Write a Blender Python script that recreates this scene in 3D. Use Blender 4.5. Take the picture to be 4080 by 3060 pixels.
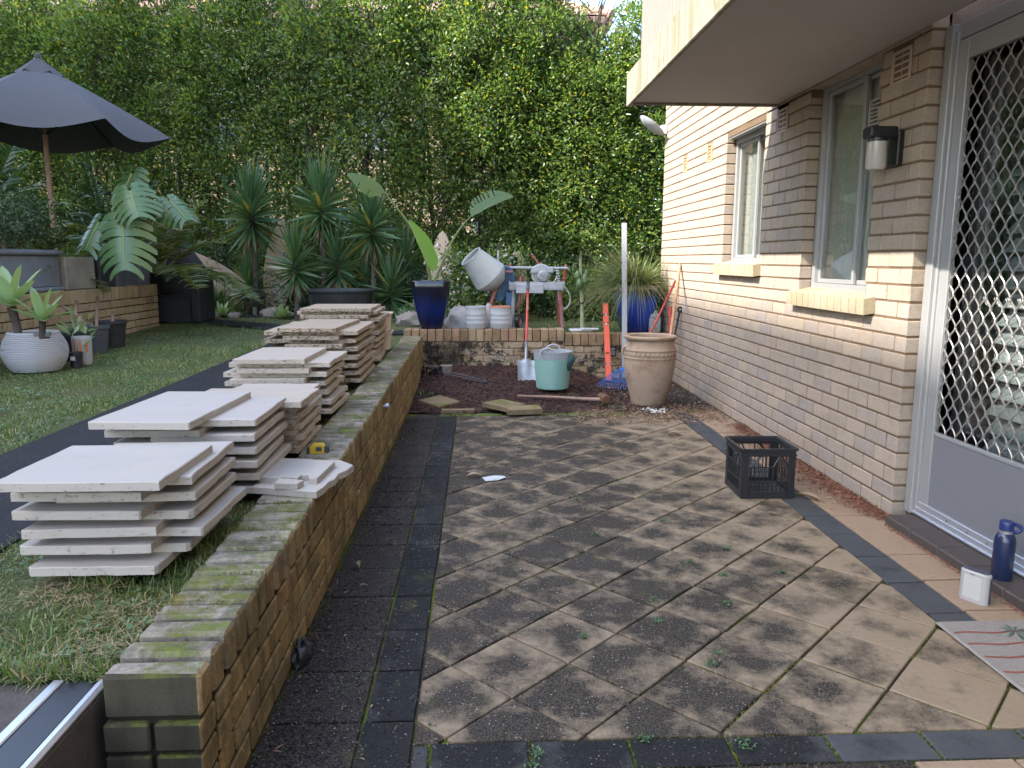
import bpy, math, random
import numpy as np
from mathutils import Vector, Matrix, Euler

for _o in list(bpy.data.objects):
    bpy.data.objects.remove(_o)
SC = bpy.context.scene
COL = SC.collection
rnd = random.Random(7)
PI = math.pi

# ------------------------------------------------------------------ camera
cam_d = bpy.data.cameras.new('camera')
cam_d.sensor_width = 36.0
cam_d.lens = 26.735
cam_d.clip_start = 0.05
cam_d.clip_end = 400
cam = bpy.data.objects.new('camera', cam_d)
COL.objects.link(cam)
_m = Matrix(((0.99903, 0.00488, -0.04378, 0.0),
             (-0.0440, 0.16109, -0.98596, 0.0),
             (0.00224, 0.98693, 0.16115, 1.45),
             (0, 0, 0, 1)))
cam.matrix_world = _m
SC.camera = cam

# ------------------------------------------------------------------ light
SUN_DIR = Vector((1.0, 0.32, -0.95)).normalized()
world = bpy.data.worlds.new('World')
SC.world = world
world.use_nodes = True
wn = world.node_tree.nodes
wl = world.node_tree.links
wn.clear()
sky = wn.new('ShaderNodeTexSky')
sky.sky_type = 'NISHITA'
sky.sun_disc = False
sky.sun_elevation = math.radians(42.3)
sky.sun_rotation = math.radians(253.3)
sky.air_density = 1.0
sky.dust_density = 1.6
sky.ozone_density = 1.0
bg = wn.new('ShaderNodeBackground')
bg.inputs['Strength'].default_value = 0.15
wo = wn.new('ShaderNodeOutputWorld')
wl.new(sky.outputs[0], bg.inputs['Color'])
wl.new(bg.outputs[0], wo.inputs['Surface'])
sun_d = bpy.data.lights.new('sun', 'SUN')
sun_d.energy = 2.1
sun_d.angle = math.radians(0.53)
sun_d.color = (1.0, 0.94, 0.85)
sun = bpy.data.objects.new('sun', sun_d)
COL.objects.link(sun)
sun.rotation_euler = SUN_DIR.to_track_quat('-Z', 'Y').to_euler()
sun.location = (-20, -5, 25)

vs = SC.view_settings
vs.view_transform = 'Standard'
vs.look = 'None'
vs.gamma = 1.0
vs.use_curve_mapping = False
vs.exposure = 2.72
SC.render.engine = 'CYCLES'
SC.cycles.max_bounces = 8
SC.cycles.diffuse_bounces = 4
SC.cycles.transparent_max_bounces = 12
SC.cycles.use_denoising = True

# ------------------------------------------------------------------ mesh helpers
class MB:
    """collects polygons; one MB becomes one mesh object"""
    def __init__(s):
        s.v = []; s.f = []; s.mi = []; s.cur = 0
    def add(s, vs_, fs_, M=None):
        o = len(s.v)
        if M is not None:
            vs_ = [M @ Vector(p) for p in vs_]
        s.v.extend([tuple(p) for p in vs_])
        for f in fs_:
            s.f.append(tuple(i + o for i in f)); s.mi.append(s.cur)
        return s
    def box(s, x0, x1, y0, y1, z0, z1, M=None):
        v = [(x0,y0,z0),(x1,y0,z0),(x1,y1,z0),(x0,y1,z0),(x0,y0,z1),(x1,y0,z1),(x1,y1,z1),(x0,y1,z1)]
        return s.add(v, [(0,3,2,1),(4,5,6,7),(0,1,5,4),(1,2,6,5),(2,3,7,6),(3,0,4,7)], M)
    def cbox(s, x0, x1, y0, y1, z0, z1, b=.004, M=None):
        X = (x0, x1); Y = (y0, y1); Z = (z0, z1); v = []; ix = {}
        for i in (0,1):
            for j in (0,1):
                for k in (0,1):
                    sx, sy, sz = b*(1-2*i), b*(1-2*j), b*(1-2*k)
                    for a in range(3):
                        p = [X[i]+sx, Y[j]+sy, Z[k]+sz]
                        p[a] = (X[i], Y[j], Z[k])[a]
                        ix[i,j,k,a] = len(v); v.append(tuple(p))
        f = []
        for i in (0,1):
            q = [ix[i,0,0,0], ix[i,1,0,0], ix[i,1,1,0], ix[i,0,1,0]]; f.append(q if i else q[::-1])
            q = [ix[0,i,0,1], ix[0,i,1,1], ix[1,i,1,1], ix[1,i,0,1]]; f.append(q if i else q[::-1])
            q = [ix[0,0,i,2], ix[1,0,i,2], ix[1,1,i,2], ix[0,1,i,2]]; f.append(q if i else q[::-1])
        for i in (0,1):
            for j in (0,1):
                for (A, B, mk) in ((0,1,lambda t: (i,j,t)), (0,2,lambda t: (i,t,j)), (1,2,lambda t: (t,i,j))):
                    a, c = mk(0), mk(1)
                    q = [ix[a+(A,)], ix[a+(B,)], ix[c+(B,)], ix[c+(A,)]]
                    f.append(q)
        for i in (0,1):
            for j in (0,1):
                for k in (0,1):
                    f.append([ix[i,j,k,0], ix[i,j,k,1], ix[i,j,k,2]])
        # orient outward
        cx, cy, cz = (x0+x1)/2, (y0+y1)/2, (z0+z1)/2
        ff = []
        for q in f:
            a, b_, c = (Vector(v[q[t]]) for t in range(3))
            n = (b_-a).cross(c-a); m = (a+b_+c)/3 - Vector((cx,cy,cz))
            # compare per dominant direction, enough for a convex box
            ff.append(tuple(q) if n.dot(m) > 0 else tuple(q[::-1]))
        return s.add(v, ff, M)
    def prism(s, poly, z0, z1, M=None, inset=0.0, bev=0.0):
        n = len(poly)
        if bev > 0:
            cx = sum(p[0] for p in poly)/n; cy = sum(p[1] for p in poly)/n
            top = []
            for p in poly:
                d = Vector((p[0]-cx, p[1]-cy)); l = d.length or 1
                top.append((p[0]-d.x/l*bev*1.3, p[1]-d.y/l*bev*1.3))
            v = [(p[0],p[1],z0) for p in poly] + [(p[0],p[1],z1-bev) for p in poly] + [(p[0],p[1],z1) for p in top]
            f = [tuple(range(n))[::-1], tuple(range(2*n,3*n))]
            for r in (0, n):
                f += [(r+i, r+(i+1)%n, r+n+(i+1)%n, r+n+i) for i in range(n)]
        else:
            v = [(p[0],p[1],z0) for p in poly] + [(p[0],p[1],z1) for p in poly]
            f = [tuple(range(n))[::-1], tuple(range(n,2*n))] + [(i,(i+1)%n,n+(i+1)%n,n+i) for i in range(n)]
        return s.add(v, f, M)
    def tube(s, pts, r, n=8, cap=True, M=None, flat=1.0):
        pts = [Vector(p) for p in pts]; N = len(pts)
        rs = r if isinstance(r, (list, tuple)) else [r]*N
        v = []; f = []; up = None
        for i, p in enumerate(pts):
            t = (pts[min(i+1,N-1)] - pts[max(i-1,0)])
            if t.length < 1e-9: t = Vector((0,0,1))
            t.normalize()
            if up is None:
                up = Vector((0,0,1)) if abs(t.z) < .9 else Vector((1,0,0))
            a = t.cross(up)
            if a.length < 1e-6: a = t.cross(Vector((0,1,0)))
            a.normalize(); b = a.cross(t); up = b
            for k in range(n):
                th = 2*PI*k/n
                v.append(p + a*math.cos(th)*rs[i] + b*math.sin(th)*rs[i]*flat)
        for i in range(N-1):
            for k in range(n):
                f.append((i*n+k, (i+1)*n+k, (i+1)*n+(k+1)%n, i*n+(k+1)%n)[::-1])
        if cap:
            f.append(tuple(range(n))); f.append(tuple(range((N-1)*n, N*n))[::-1])
        return s.add(v, f, M)
    def lathe(s, prof, n=32, M=None, cap0=True, cap1=False, drop=None):
        v = []; f = []; N = len(prof)
        for (r, z) in prof:
            for k in range(n):
                th = 2*PI*k/n; v.append((r*math.cos(th), r*math.sin(th), z))
        for i in range(N-1):
            for k in range(n):
                if drop and drop(i, k): continue
                f.append((i*n+k, i*n+(k+1)%n, (i+1)*n+(k+1)%n, (i+1)*n+k))
        if cap0: f.append(tuple(range(n))[::-1])
        if cap1: f.append(tuple(range((N-1)*n, N*n)))
        return s.add(v, f, M)
    def loft(s, secs, n=32, M=None, p=6.0, cap0=True, cap1=False):
        """squarish (superellipse) sections: (half width x, half width y, z)"""
        v = []; f = []; N = len(secs)
        for (a, b, z) in secs:
            for k in range(n):
                th = 2*PI*(k+.5)/n; c, d = math.cos(th), math.sin(th)
                q = (abs(c)**p + abs(d)**p)**(-1/p)
                v.append((a*c*q, b*d*q, z))
        for i in range(N-1):
            for k in range(n):
                f.append((i*n+k, i*n+(k+1)%n, (i+1)*n+(k+1)%n, (i+1)*n+k))
        if cap0: f.append(tuple(range(n))[::-1])
        if cap1: f.append(tuple(range((N-1)*n, N*n)))
        return s.add(v, f, M)

def mesh_of(name, mb, mats, smooth=False):
    me = bpy.data.meshes.new(name)
    me.from_pydata(mb.v, [], mb.f)
    if not isinstance(mats, (list, tuple)): mats = [mats]
    for m in mats: me.materials.append(m)
    if len(mats) > 1:
        me.polygons.foreach_set('material_index', mb.mi)
    if smooth:
        me.shade_smooth()
        if smooth is not True:
            me.set_sharp_from_angle(angle=math.radians(smooth))
    me.update()
    return me

def link(name, me, parent=None, loc=(0,0,0), rot=(0,0,0)):
    o = bpy.data.objects.new(name, me)
    COL.objects.link(o)
    if parent is not None: o.parent = parent
    o.location = loc; o.rotation_euler = rot
    return o

def obj(name, mb, mats, parent=None, loc=(0,0,0), rot=(0,0,0), smooth=False):
    return link(name, mesh_of(name, mb, mats, smooth), parent, loc, rot)

def tag(o, label=None, cat=None, group=None, kind=None):
    if label: o['label'] = label
    if cat: o['category'] = cat
    if group: o['group'] = group
    if kind: o['kind'] = kind
    return o

def thing(name, label, cat, loc=(0,0,0), rz=0.0, group=None):
    o = bpy.data.objects.new(name, None)
    o.empty_display_size = .1
    COL.objects.link(o)
    o.location = loc; o.rotation_euler = (0,0,rz)
    return tag(o, label, cat, group)

def np_mesh(name, V, F, mats, smooth=False, mi=None):
    """V (n,3) array, F (m,3 or 4) int array"""
    me = bpy.data.meshes.new(name)
    k = F.shape[1]
    me.vertices.add(len(V)); me.vertices.foreach_set('co', np.ascontiguousarray(V, dtype=np.float32).ravel())
    me.loops.add(F.size); me.loops.foreach_set('vertex_index', np.ascontiguousarray(F, dtype=np.int32).ravel())
    me.polygons.add(len(F))
    me.polygons.foreach_set('loop_start', np.arange(0, F.size, k, dtype=np.int32))
    if not isinstance(mats, (list, tuple)): mats = [mats]
    for m in mats: me.materials.append(m)
    if mi is not None: me.polygons.foreach_set('material_index', np.asarray(mi, dtype=np.int32))
    me.update(calc_edges=True)
    return me

def unit(a):
    return a / np.maximum(np.linalg.norm(a, axis=-1, keepdims=True), 1e-9)

def leaf_arrays(P, Dv, Nv, L, W, fold=.25):
    """diamond leaves: base P, direction Dv, face normal Nv, length L, width W"""
    n = len(P)
    Dv = unit(Dv); S = unit(np.cross(Dv, Nv)); N = np.cross(S, Dv)
    L = np.broadcast_to(np.asarray(L), (n,))[:,None]; W = np.broadcast_to(np.asarray(W), (n,))[:,None]
    mid = P + Dv*L*.45 + N*W*fold
    V = np.empty((n,4,3))
    V[:,0] = P; V[:,1] = mid + S*W*.5; V[:,2] = P + Dv*L; V[:,3] = mid - S*W*.5
    i = np.arange(n)*4
    F = np.stack([np.stack([i,i+1,i+2],1), np.stack([i,i+2,i+3],1)],1).reshape(-1,3)
    return V.reshape(-1,3), F

def strap_arrays(P, Dv, L, W, droop, seg=3, roll=0.0):
    """strap leaves / grass blades that taper to a point and bend downwards"""
    n = len(P); Dv = unit(Dv)
    L = np.broadcast_to(np.asarray(L, float), (n,)); W = np.broadcast_to(np.asarray(W, float), (n,)); droop = np.broadcast_to(np.asarray(droop, float), (n,))
    side = np.cross(Dv, np.array([0,0,1.0])); bad = np.linalg.norm(side, axis=1) < 1e-3
    side[bad] = [1,0,0]; side = unit(side)
    if roll:
        th = (np.modf(np.abs(np.sin(np.arange(n)*12.9898))*43758.5453)[0]*2-1)*roll
        side = side*np.cos(th)[:,None] + np.cross(Dv, side)*np.sin(th)[:,None]
    rows = []
    for k in range(seg+1):
        t = k/seg
        c = P + Dv*(L*t)[:,None]
        c = c.copy(); c[:,2] -= droop*L*t*t
        w = W*(1-t)**.7*(.75+.5*min(t*3,1)) if k < seg else W*0
        rows.append((c, w))
    V = np.empty((n, seg*2+1, 3))
    for k in range(seg):
        c, w = rows[k]
        V[:,2*k] = c + side*(w*.5)[:,None]; V[:,2*k+1] = c - side*(w*.5)[:,None]
    V[:,2*seg] = rows[seg][0]
    st = seg*2+1; i = np.arange(n)*st; T = []
    for k in range(seg-1):
        a, b, c, d = i+2*k, i+2*k+1, i+2*k+3, i+2*k+2
        T += [np.stack([a,b,c],1), np.stack([a,c,d],1)]
    T.append(np.stack([i+2*seg-2, i+2*seg-1, i+2*seg],1))
    return V.reshape(-1,3), np.concatenate(T)

def cat_arrays(parts):
    o = 0; VV = []; FF = []
    for V, F in parts:
        VV.append(V); FF.append(F+o); o += len(V)
    return np.concatenate(VV), np.concatenate(FF)

# ------------------------------------------------------------------ material helper
class NT:
    def __init__(s, name):
        s.m = bpy.data.materials.new(name); s.m.use_nodes = True
        s.t = s.m.node_tree; s.t.nodes.clear()
        s.out = s.t.nodes.new('ShaderNodeOutputMaterial')
        s.cache = {}
    def n(s, typ, **kw):
        x = s.t.nodes.new(typ)
        for k, v in kw.items(): setattr(x, k, v)
        return x
    def set(s, sock, v):
        if hasattr(v, 'is_output') or isinstance(v, bpy.types.NodeSocket): s.t.links.new(v, sock)
        elif isinstance(v, (tuple, list)):
            sock.default_value = tuple(v) + ((1,) if len(v) == 3 and sock.type == 'RGBA' else ())
        else: sock.default_value = v
    def geo(s, k):
        if 'geo' not in s.cache: s.cache['geo'] = s.n('ShaderNodeNewGeometry')
        return s.cache['geo'].outputs[k]
    def pos(s): return s.geo('Position')
    def isl(s): return s.geo('Random Per Island')
    def orand(s):
        if 'oi' not in s.cache: s.cache['oi'] = s.n('ShaderNodeObjectInfo')
        return s.cache['oi'].outputs['Random']
    def ocoord(s):
        if 'tc' not in s.cache: s.cache['tc'] = s.n('ShaderNodeTexCoord')
        return s.cache['tc'].outputs['Object']
    def gen(s):
        if 'tc' not in s.cache: s.cache['tc'] = s.n('ShaderNodeTexCoord')
        return s.cache['tc'].outputs['Generated']
    def rand(s):
        """random per piece, joined or single"""
        if 'rr' not in s.cache:
            s.cache['rr'] = s.math('FRACT', s.math('ADD', s.orand(), s.isl()))
        return s.cache['rr']
    def math(s, op, a, b=0.0, c=None, clamp=False):
        x = s.n('ShaderNodeMath', operation=op, use_clamp=clamp)
        s.set(x.inputs[0], a); s.set(x.inputs[1], b)
        if c is not None: s.set(x.inputs[2], c)
        return x.outputs[0]
    def vmath(s, op, a, b):
        x = s.n('ShaderNodeVectorMath', operation=op)
        s.set(x.inputs[0], a); s.set(x.inputs[1], b)
        return x.outputs['Value'] if op in ('LENGTH','DOT_PRODUCT','DISTANCE') else x.outputs[0]
    def xyz(s, v):
        x = s.n('ShaderNodeSeparateXYZ'); s.set(x.inputs[0], v); return x.outputs
    def scale(s, v, sc):
        x = s.n('ShaderNodeMapping'); s.set(x.inputs['Vector'], v); x.inputs['Scale'].default_value = sc; return x.outputs[0]
    def noise(s, sc, det=3.0, vec=None, rough=.55, dist=0.0):
        x = s.n('ShaderNodeTexNoise'); s.set(x.inputs['Vector'], vec if vec is not None else s.pos())
        x.inputs['Scale'].default_value = sc; x.inputs['Detail'].default_value = det
        x.inputs['Roughness'].default_value = rough; x.inputs['Distortion'].default_value = dist
        return x.outputs['Fac']
    def voro(s, sc, vec=None, feature='F1', out='Distance'):
        x = s.n('ShaderNodeTexVoronoi', feature=feature); s.set(x.inputs['Vector'], vec if vec is not None else s.pos())
        x.inputs['Scale'].default_value = sc
        return x.outputs[out]
    def ramp(s, fac, stops, interp='LINEAR'):
        x = s.n('ShaderNodeValToRGB'); r = x.color_ramp; r.interpolation = interp
        while len(r.elements) < len(stops): r.elements.new(.5)
        for e, (p, c) in zip(r.elements, stops):
            e.position = p
            e.color = (c, c, c, 1) if isinstance(c, (int, float)) else tuple(c) + (1,)
        s.set(x.inputs[0], fac)
        return x.outputs[0]
    def step(s, fac, a, b):
        x = s.n('ShaderNodeMapRange', clamp=True)
        s.set(x.inputs[0], fac); x.inputs[1].default_value = a; x.inputs[2].default_value = b
        return x.outputs[0]
    def mix(s, fac, a, b, mode='MIX'):
        x = s.n('ShaderNodeMix', data_type='RGBA', blend_type=mode)
        s.set(x.inputs[0], fac); s.set(x.inputs[6], a); s.set(x.inputs[7], b)
        return x.outputs[2]
    def bump(s, h, strength=.4, dist=.01):
        x = s.n('ShaderNodeBump'); x.inputs['Strength'].default_value = strength; x.inputs['Distance'].default_value = dist
        s.set(x.inputs['Height'], h); return x.outputs[0]
    def bsdf(s, col, rough=.8, metal=0.0, normal=None, spec=.5, coat=0.0, **kw):
        x = s.n('ShaderNodeBsdfPrincipled')
        s.set(x.inputs['Base Color'], col); s.set(x.inputs['Roughness'], rough); s.set(x.inputs['Metallic'], metal)
        s.set(x.inputs['Specular IOR Level'], spec)
        if coat: x.inputs['Coat Weight'].default_value = coat; x.inputs['Coat Roughness'].default_value = .05
        if normal is not None: s.t.links.new(normal, x.inputs['Normal'])
        return x.outputs[0]
    def done(s, sh):
        s.t.links.new(sh, s.out.inputs['Surface']); return s.m

def simple(name, col, rough=.6, metal=0.0, var=.12, sc=20.0, bump=0.0, spec=.5, coat=0.0, dirt=None, dirt_amt=.5):
    n = NT(name)
    f = n.noise(sc, 4.0, n.ocoord())
    c = n.mix(f, tuple(x*(1-var) for x in col), tuple(min(1, x*(1+var)) for x in col))
    if dirt:
        d = n.step(n.noise(sc*.35, 6.0, n.ocoord(), .65), .5, .68)
        c = n.mix(n.math('MULTIPLY', d, dirt_amt), c, dirt)
    nm = n.bump(n.noise(sc*4, 3.0, n.ocoord()), bump, .004) if bump else None
    return n.done(n.bsdf(c, rough, metal, nm, spec, coat))
# ------------------------------------------------------------------ materials
def m_brick(name, cols, stain=None, stain_amt=.0, rough=.9, moss=0.0, dark=0.0, bumpy=.35):
    n = NT(name)
    base = n.ramp(n.rand(), [(i/(len(cols)-1), c) for i, c in enumerate(cols)])
    g = n.noise(160, 3.0); g2 = n.noise(9, 5.0, None, .65)
    base = n.mix(n.step(g, .35, .7), n.mix(1.0, base, (.80,.78,.76), 'MULTIPLY'), base)
    base = n.mix(n.math('MULTIPLY', n.step(g2, .45, .8), .35), base, n.mix(1.0, base, (.72,.66,.60), 'MULTIPLY'))
    g3 = n.noise(34, 4.0, None, .7)
    base = n.mix(n.math('MULTIPLY', n.step(g3, .5, .75), .45), base, n.mix(1.0, base, (.66,.62,.56), 'MULTIPLY'))
    base = n.mix(n.math('MULTIPLY', n.step(g3, .45, .25), .30), base, n.mix(1.0, base, (1.22,1.2,1.16), 'MULTIPLY'))
    spk = n.step(n.voro(95), .10, .05)
    base = n.mix(n.math('MULTIPLY', spk, .45), base, (.10,.08,.06))
    if stain:
        sv = n.scale(n.pos(), (14, 14, 2.2))
        st = n.step(n.noise(1.0, 5.0, sv, .65), .42, .72)
        base = n.mix(n.math('MULTIPLY', st, stain_amt), base, stain)
    if dark:
        d = n.step(n.noise(5.5, 8.0, None, .72), .485, .545)
        base = n.mix(n.math('MULTIPLY', d, dark), base, (.022,.019,.016))
    if moss:
        nz = n.xyz(n.geo('Normal'))[2]
        mk = n.math('MULTIPLY', n.step(n.noise(7, 8.0, None, .72), .53-.12*moss, .60), n.step(nz, .3, .8))
        mcol = n.mix(n.noise(45, 3.0), (.035,.055,.008), (.17,.20,.025))
        mcol = n.mix(n.step(n.noise(6, 3.0), .55, .75), mcol, (.20,.13,.03))
        base = n.mix(n.math('MULTIPLY', mk, .92), base, mcol)
        h = n.math('ADD', n.math('MULTIPLY', mk, .8), n.math('MULTIPLY', g, .35))
    else:
        h = n.math('ADD', g, n.math('MULTIPLY', n.noise(40, 3.0), .8))
    return n.done(n.bsdf(base, rough, 0, n.bump(h, bumpy, .006), .25))

M_BRICK = m_brick('pale_brick', [(.42,.345,.27), (.375,.31,.245), (.44,.36,.275), (.355,.305,.26), (.41,.335,.26), (.34,.295,.262)], (.30,.24,.17), .15)
M_BRICK_Y = m_brick('ochre_brick', [(.36,.255,.11), (.28,.20,.09), (.38,.27,.115), (.31,.23,.12), (.33,.205,.09)], (.055,.048,.02), .85, dark=.35, bumpy=.6)
M_BRICK_CAP = m_brick('mossy_cap_brick', [(.33,.285,.225), (.40,.35,.285), (.27,.235,.18), (.37,.335,.28)], (.08,.07,.04), .6, moss=.62, dark=.45, bumpy=.9)
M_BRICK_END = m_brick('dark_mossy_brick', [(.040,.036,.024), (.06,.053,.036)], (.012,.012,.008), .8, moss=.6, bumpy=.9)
M_BRICK_BACK = m_brick('weathered_brick', [(.47,.34,.21), (.40,.28,.165), (.52,.40,.27), (.42,.28,.18)], (.22,.16,.08), .4, dark=.92, bumpy=.8)
M_BRICK_BCAP = m_brick('tan_cap_brick', [(.42,.29,.16), (.32,.22,.13), (.39,.24,.14), (.26,.175,.10), (.45,.325,.19)], (.20,.13,.07), .3, dark=.25, bumpy=.5)
M_BRICK_PL = m_brick('planter_brick', [(.42,.325,.19), (.36,.27,.155), (.45,.35,.22), (.33,.24,.145)], (.17,.13,.07), .4, dark=.10, bumpy=.4)

def m_flat(name, c0, c1, sc=6, rough=.95, bump=.4, fine=120, spec=.2):
    n = NT(name)
    c = n.mix(n.noise(sc, 7.0, None, .65), c0, c1)
    c = n.mix(n.math('MULTIPLY', n.noise(fine, 2.0), .5), c, n.mix(1.0, c, (.55,.55,.55), 'MULTIPLY'))
    return n.done(n.bsdf(c, rough, 0, n.bump(n.noise(fine, 4.0), bump, .006), spec))
M_MORTAR = m_flat('tan_mortar', (.13,.085,.052), (.21,.14,.085))
M_MORTAR_D = m_flat('dark_mortar', (.010,.009,.006), (.038,.030,.017))
M_MORTAR_B = m_flat('crumbling_mortar', (.10,.07,.045), (.42,.33,.21), 9)
M_CONC = m_flat('concrete_soffit', (.47,.43,.40), (.54,.50,.465), 2.5, .95, .25, 200)
_a2 = NT('asphalt')
_c2 = _a2.mix(_a2.noise(3, 5.0), (.013,.013,.0145), (.027,.026,.027))
_c2 = _a2.mix(_a2.math('MULTIPLY', _a2.step(_a2.voro(48), .22, .12), _a2.step(_a2.noise(14, 3.0), .42, .6)), _c2, (.10,.097,.092))
M_ASPHALT2 = _a2.done(_a2.bsdf(_c2, .85, 0, _a2.bump(_a2.noise(120, 3.0), .8, .006), .2))
M_CONC_D = m_flat('dark_concrete', (.045,.040,.034), (.13,.115,.10), 14, .9, .6, 90)
M_ASPHALT = m_flat('asphalt', (.014,.014,.0155), (.030,.029,.030), 3, .85, .8, 140, .2)
M_SOIL = m_flat('soil', (.030,.015,.012), (.085,.043,.032), 11, .95, .9, 60)
M_DIRT = m_flat('dark_dirt', (.020,.018,.015), (.075,.060,.046), 5, .9, .7, 90)
M_JOINT = NT('joint_sand')
_c = M_JOINT.mix(M_JOINT.noise(3.0, 5.0), (.030,.024,.016), (.075,.055,.035))
_c = M_JOINT.mix(M_JOINT.step(M_JOINT.noise(2.2, 5.0, None, .6), .47, .58), _c, (.085,.10,.012))
M_JOINT = M_JOINT.done(M_JOINT.bsdf(_c, .95, 0, M_JOINT.bump(M_JOINT.noise(90), .8, .008), .2))

def m_slab_edge():
    n = NT('weathered_slab_edge')
    v = n.scale(n.pos(), (9, 9, 1.3))
    c = n.mix(n.noise(4, 5.0), (.27,.24,.19), (.36,.315,.25))
    mk = n.step(n.noise(1.0, 6.0, v, .7), .40, .60)
    c = n.mix(n.math('MULTIPLY', mk, .62), c, (.13,.13,.06))
    mk2 = n.step(n.noise(2.3, 6.0, n.scale(n.pos(), (12,12,2)), .7), .58, .68)
    c = n.mix(n.math('MULTIPLY', mk2, .85), c, (.05,.043,.028))
    return n.done(n.bsdf(c, .9, 0, n.bump(n.noise(60, 4.0), .5, .006), .2))
M_SLAB_EDGE = m_slab_edge()

def m_paver(name, tan0, tan1, algae, dark_amt, speck=.5, offs=0.0, centre=1.0):
    n = NT(name)
    oc = n.ocoord(); x, y, z = n.xyz(oc)
    r = n.orand()
    jit = n.n('ShaderNodeVectorMath', operation='ADD'); n.set(jit.inputs[0], n.pos())
    cb = n.n('ShaderNodeCombineXYZ'); n.set(cb.inputs[0], n.math('MULTIPLY', r, 31.0)); n.set(cb.inputs[1], n.math('MULTIPLY', r, 17.0)); n.t.links.new(cb.outputs[0], jit.inputs[1])
    pv = jit.outputs[0]
    big = n.noise(.75, 3.0)
    blot = n.noise(6.5, 6.0, pv, .68)
    rad = n.math('SQRT', n.math('ADD', n.math('MULTIPLY', x, x), n.math('MULTIPLY', y, y)))
    cen = n.math('SUBTRACT', 1.0, n.math('MULTIPLY', rad, 5.6*centre))
    px = n.xyz(n.pos())[0]
    # growth is heaviest away from the house wall
    away = n.step(px, 2.1, .9)
    k = n.math('ADD', n.math('MULTIPLY', blot, 1.9), n.math('MULTIPLY', cen, .38))
    k = n.math('ADD', k, n.math('MULTIPLY', away, .50))
    k = n.math('ADD', k, n.math('MULTIPLY', n.math('SUBTRACT', r, .5), .26))
    k = n.math('ADD', k, n.math('MULTIPLY', big, .6))
    k = n.math('SUBTRACT', k, .20)
    mk = n.math('MULTIPLY', n.step(k, 1.46+offs, 1.96+offs), dark_amt)
    tan = n.mix(n.noise(5, 5.0, pv), tan0, tan1)
    tan = n.mix(n.math('MULTIPLY', n.step(n.noise(38, 4.0), .5, .75), .30), tan, (.14,.10,.065))
    alg = n.mix(n.noise(20, 4.0), tuple(a*.7 for a in algae), tuple(a*1.5 for a in algae))
    grit = n.step(n.noise(130, 3.0), .42, .62)
    mk = n.math('MULTIPLY', mk, n.math('ADD', .78, n.math('MULTIPLY', grit, .3)), clamp=True)
    c = n.mix(mk, tan, alg)
    sp = n.math('MULTIPLY', n.step(n.voro(62), .20, .12), n.step(n.noise(9, 4.0), .44, .62))
    c = n.mix(n.math('MULTIPLY', n.math('MULTIPLY', sp, n.math('ADD', mk, .12)), speck), c, (.34,.29,.23))
    grn = n.math('MULTIPLY', n.step(n.noise(4.0, 5.0, None, .6), .60, .72), n.math('MULTIPLY', mk, .45))
    c = n.mix(grn, c, (.10,.105,.03))
    rough = n.math('SUBTRACT', .88, n.math('MULTIPLY', n.step(n.noise(1.6, 4.0), .5, .7), .22))
    return n.done(n.bsdf(c, rough, 0, n.bump(n.math('ADD', n.noise(130, 3.0), n.math('MULTIPLY', sp, .5)), .45, .004), .16))
M_PAVER = m_paver('sandstone_paver', (.22,.163,.105), (.285,.218,.143), (.022,.020,.017), 1.0, .9, -.19)
M_PAVER_G = m_paver('charcoal_paver', (.046,.049,.051), (.078,.081,.083), (.020,.021,.020), .8, .3, .1)
M_PAVER_MOSS = m_paver('mossy_charcoal_paver', (.060,.068,.06), (.09,.10,.085), (.085,.11,.015), .95, .15, -.3)
M_PAVER_DIRTY = m_paver('dirty_paver', (.20,.145,.095), (.25,.185,.125), (.015,.014,.013), 1.0, .7, -.42, .35)
M_PAVER_GD = m_paver('grimy_charcoal_paver', (.045,.046,.046), (.068,.068,.066), (.012,.012,.011), 1.0, .6, -.3)
M_PAVER_CLEAN = m_paver('clean_paver', (.265,.185,.12), (.33,.24,.16), (.18,.10,.05), .75, .2, .35, .6)

def m_traver(name, c0, c1, pit, warm):
    n = NT(name)
    r = n.orand()
    cb = n.n('ShaderNodeCombineXYZ'); n.set(cb.inputs[0], n.math('MULTIPLY', r, 40.0)); n.set(cb.inputs[2], n.math('MULTIPLY', r, 23.0))
    pv = n.vmath('ADD', n.pos(), cb.outputs[0])
    c = n.mix(n.noise(2.6, 5.0, n.scale(pv, (1, 3, 8)), .6), c0, c1)
    c = n.mix(n.math('MULTIPLY', n.step(n.noise(5, 4.0, pv), .55, .8), .4*warm), c, (.52,.36,.235))
    nz = n.math('ABSOLUTE', n.xyz(n.geo('Normal'))[2])
    side = n.step(nz, .7, .3)
    st = n.math('MULTIPLY', n.step(n.noise(11, 6.0, n.scale(pv, (1,1,2)), .7), .58, .72), n.math('MULTIPLY', side, .35+.4*pit))
    c = n.mix(st, c, (.25,.215,.175))
    pm = n.step(n.noise(42, 5.0, n.scale(pv, (1, 1, 2.2)), .6), .62-.06*pit, .65-.04*pit)
    pm = n.math('MULTIPLY', pm, n.math('ADD', .16*pit, n.math('MULTIPLY', side, .35+.6*pit)), clamp=True)
    c = n.mix(n.math('MULTIPLY', pm, .9), c, (.045,.033,.022))
    h = n.math('SUBTRACT', n.math('MULTIPLY', n.noise(70, 4.0, pv), .35), pm)
    return n.done(n.bsdf(c, .62, 0, n.bump(h, .5, .006), .35))
M_TRAV_W = m_traver('white_travertine', (.335,.30,.26), (.39,.355,.31), .22, .6)
M_TRAV_C = m_traver('cream_travertine', (.34,.285,.225), (.40,.345,.28), .6, .9)
M_TRAV_T = m_traver('weathered_travertine', (.30,.235,.165), (.37,.295,.215), 1.5, .9)

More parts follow.
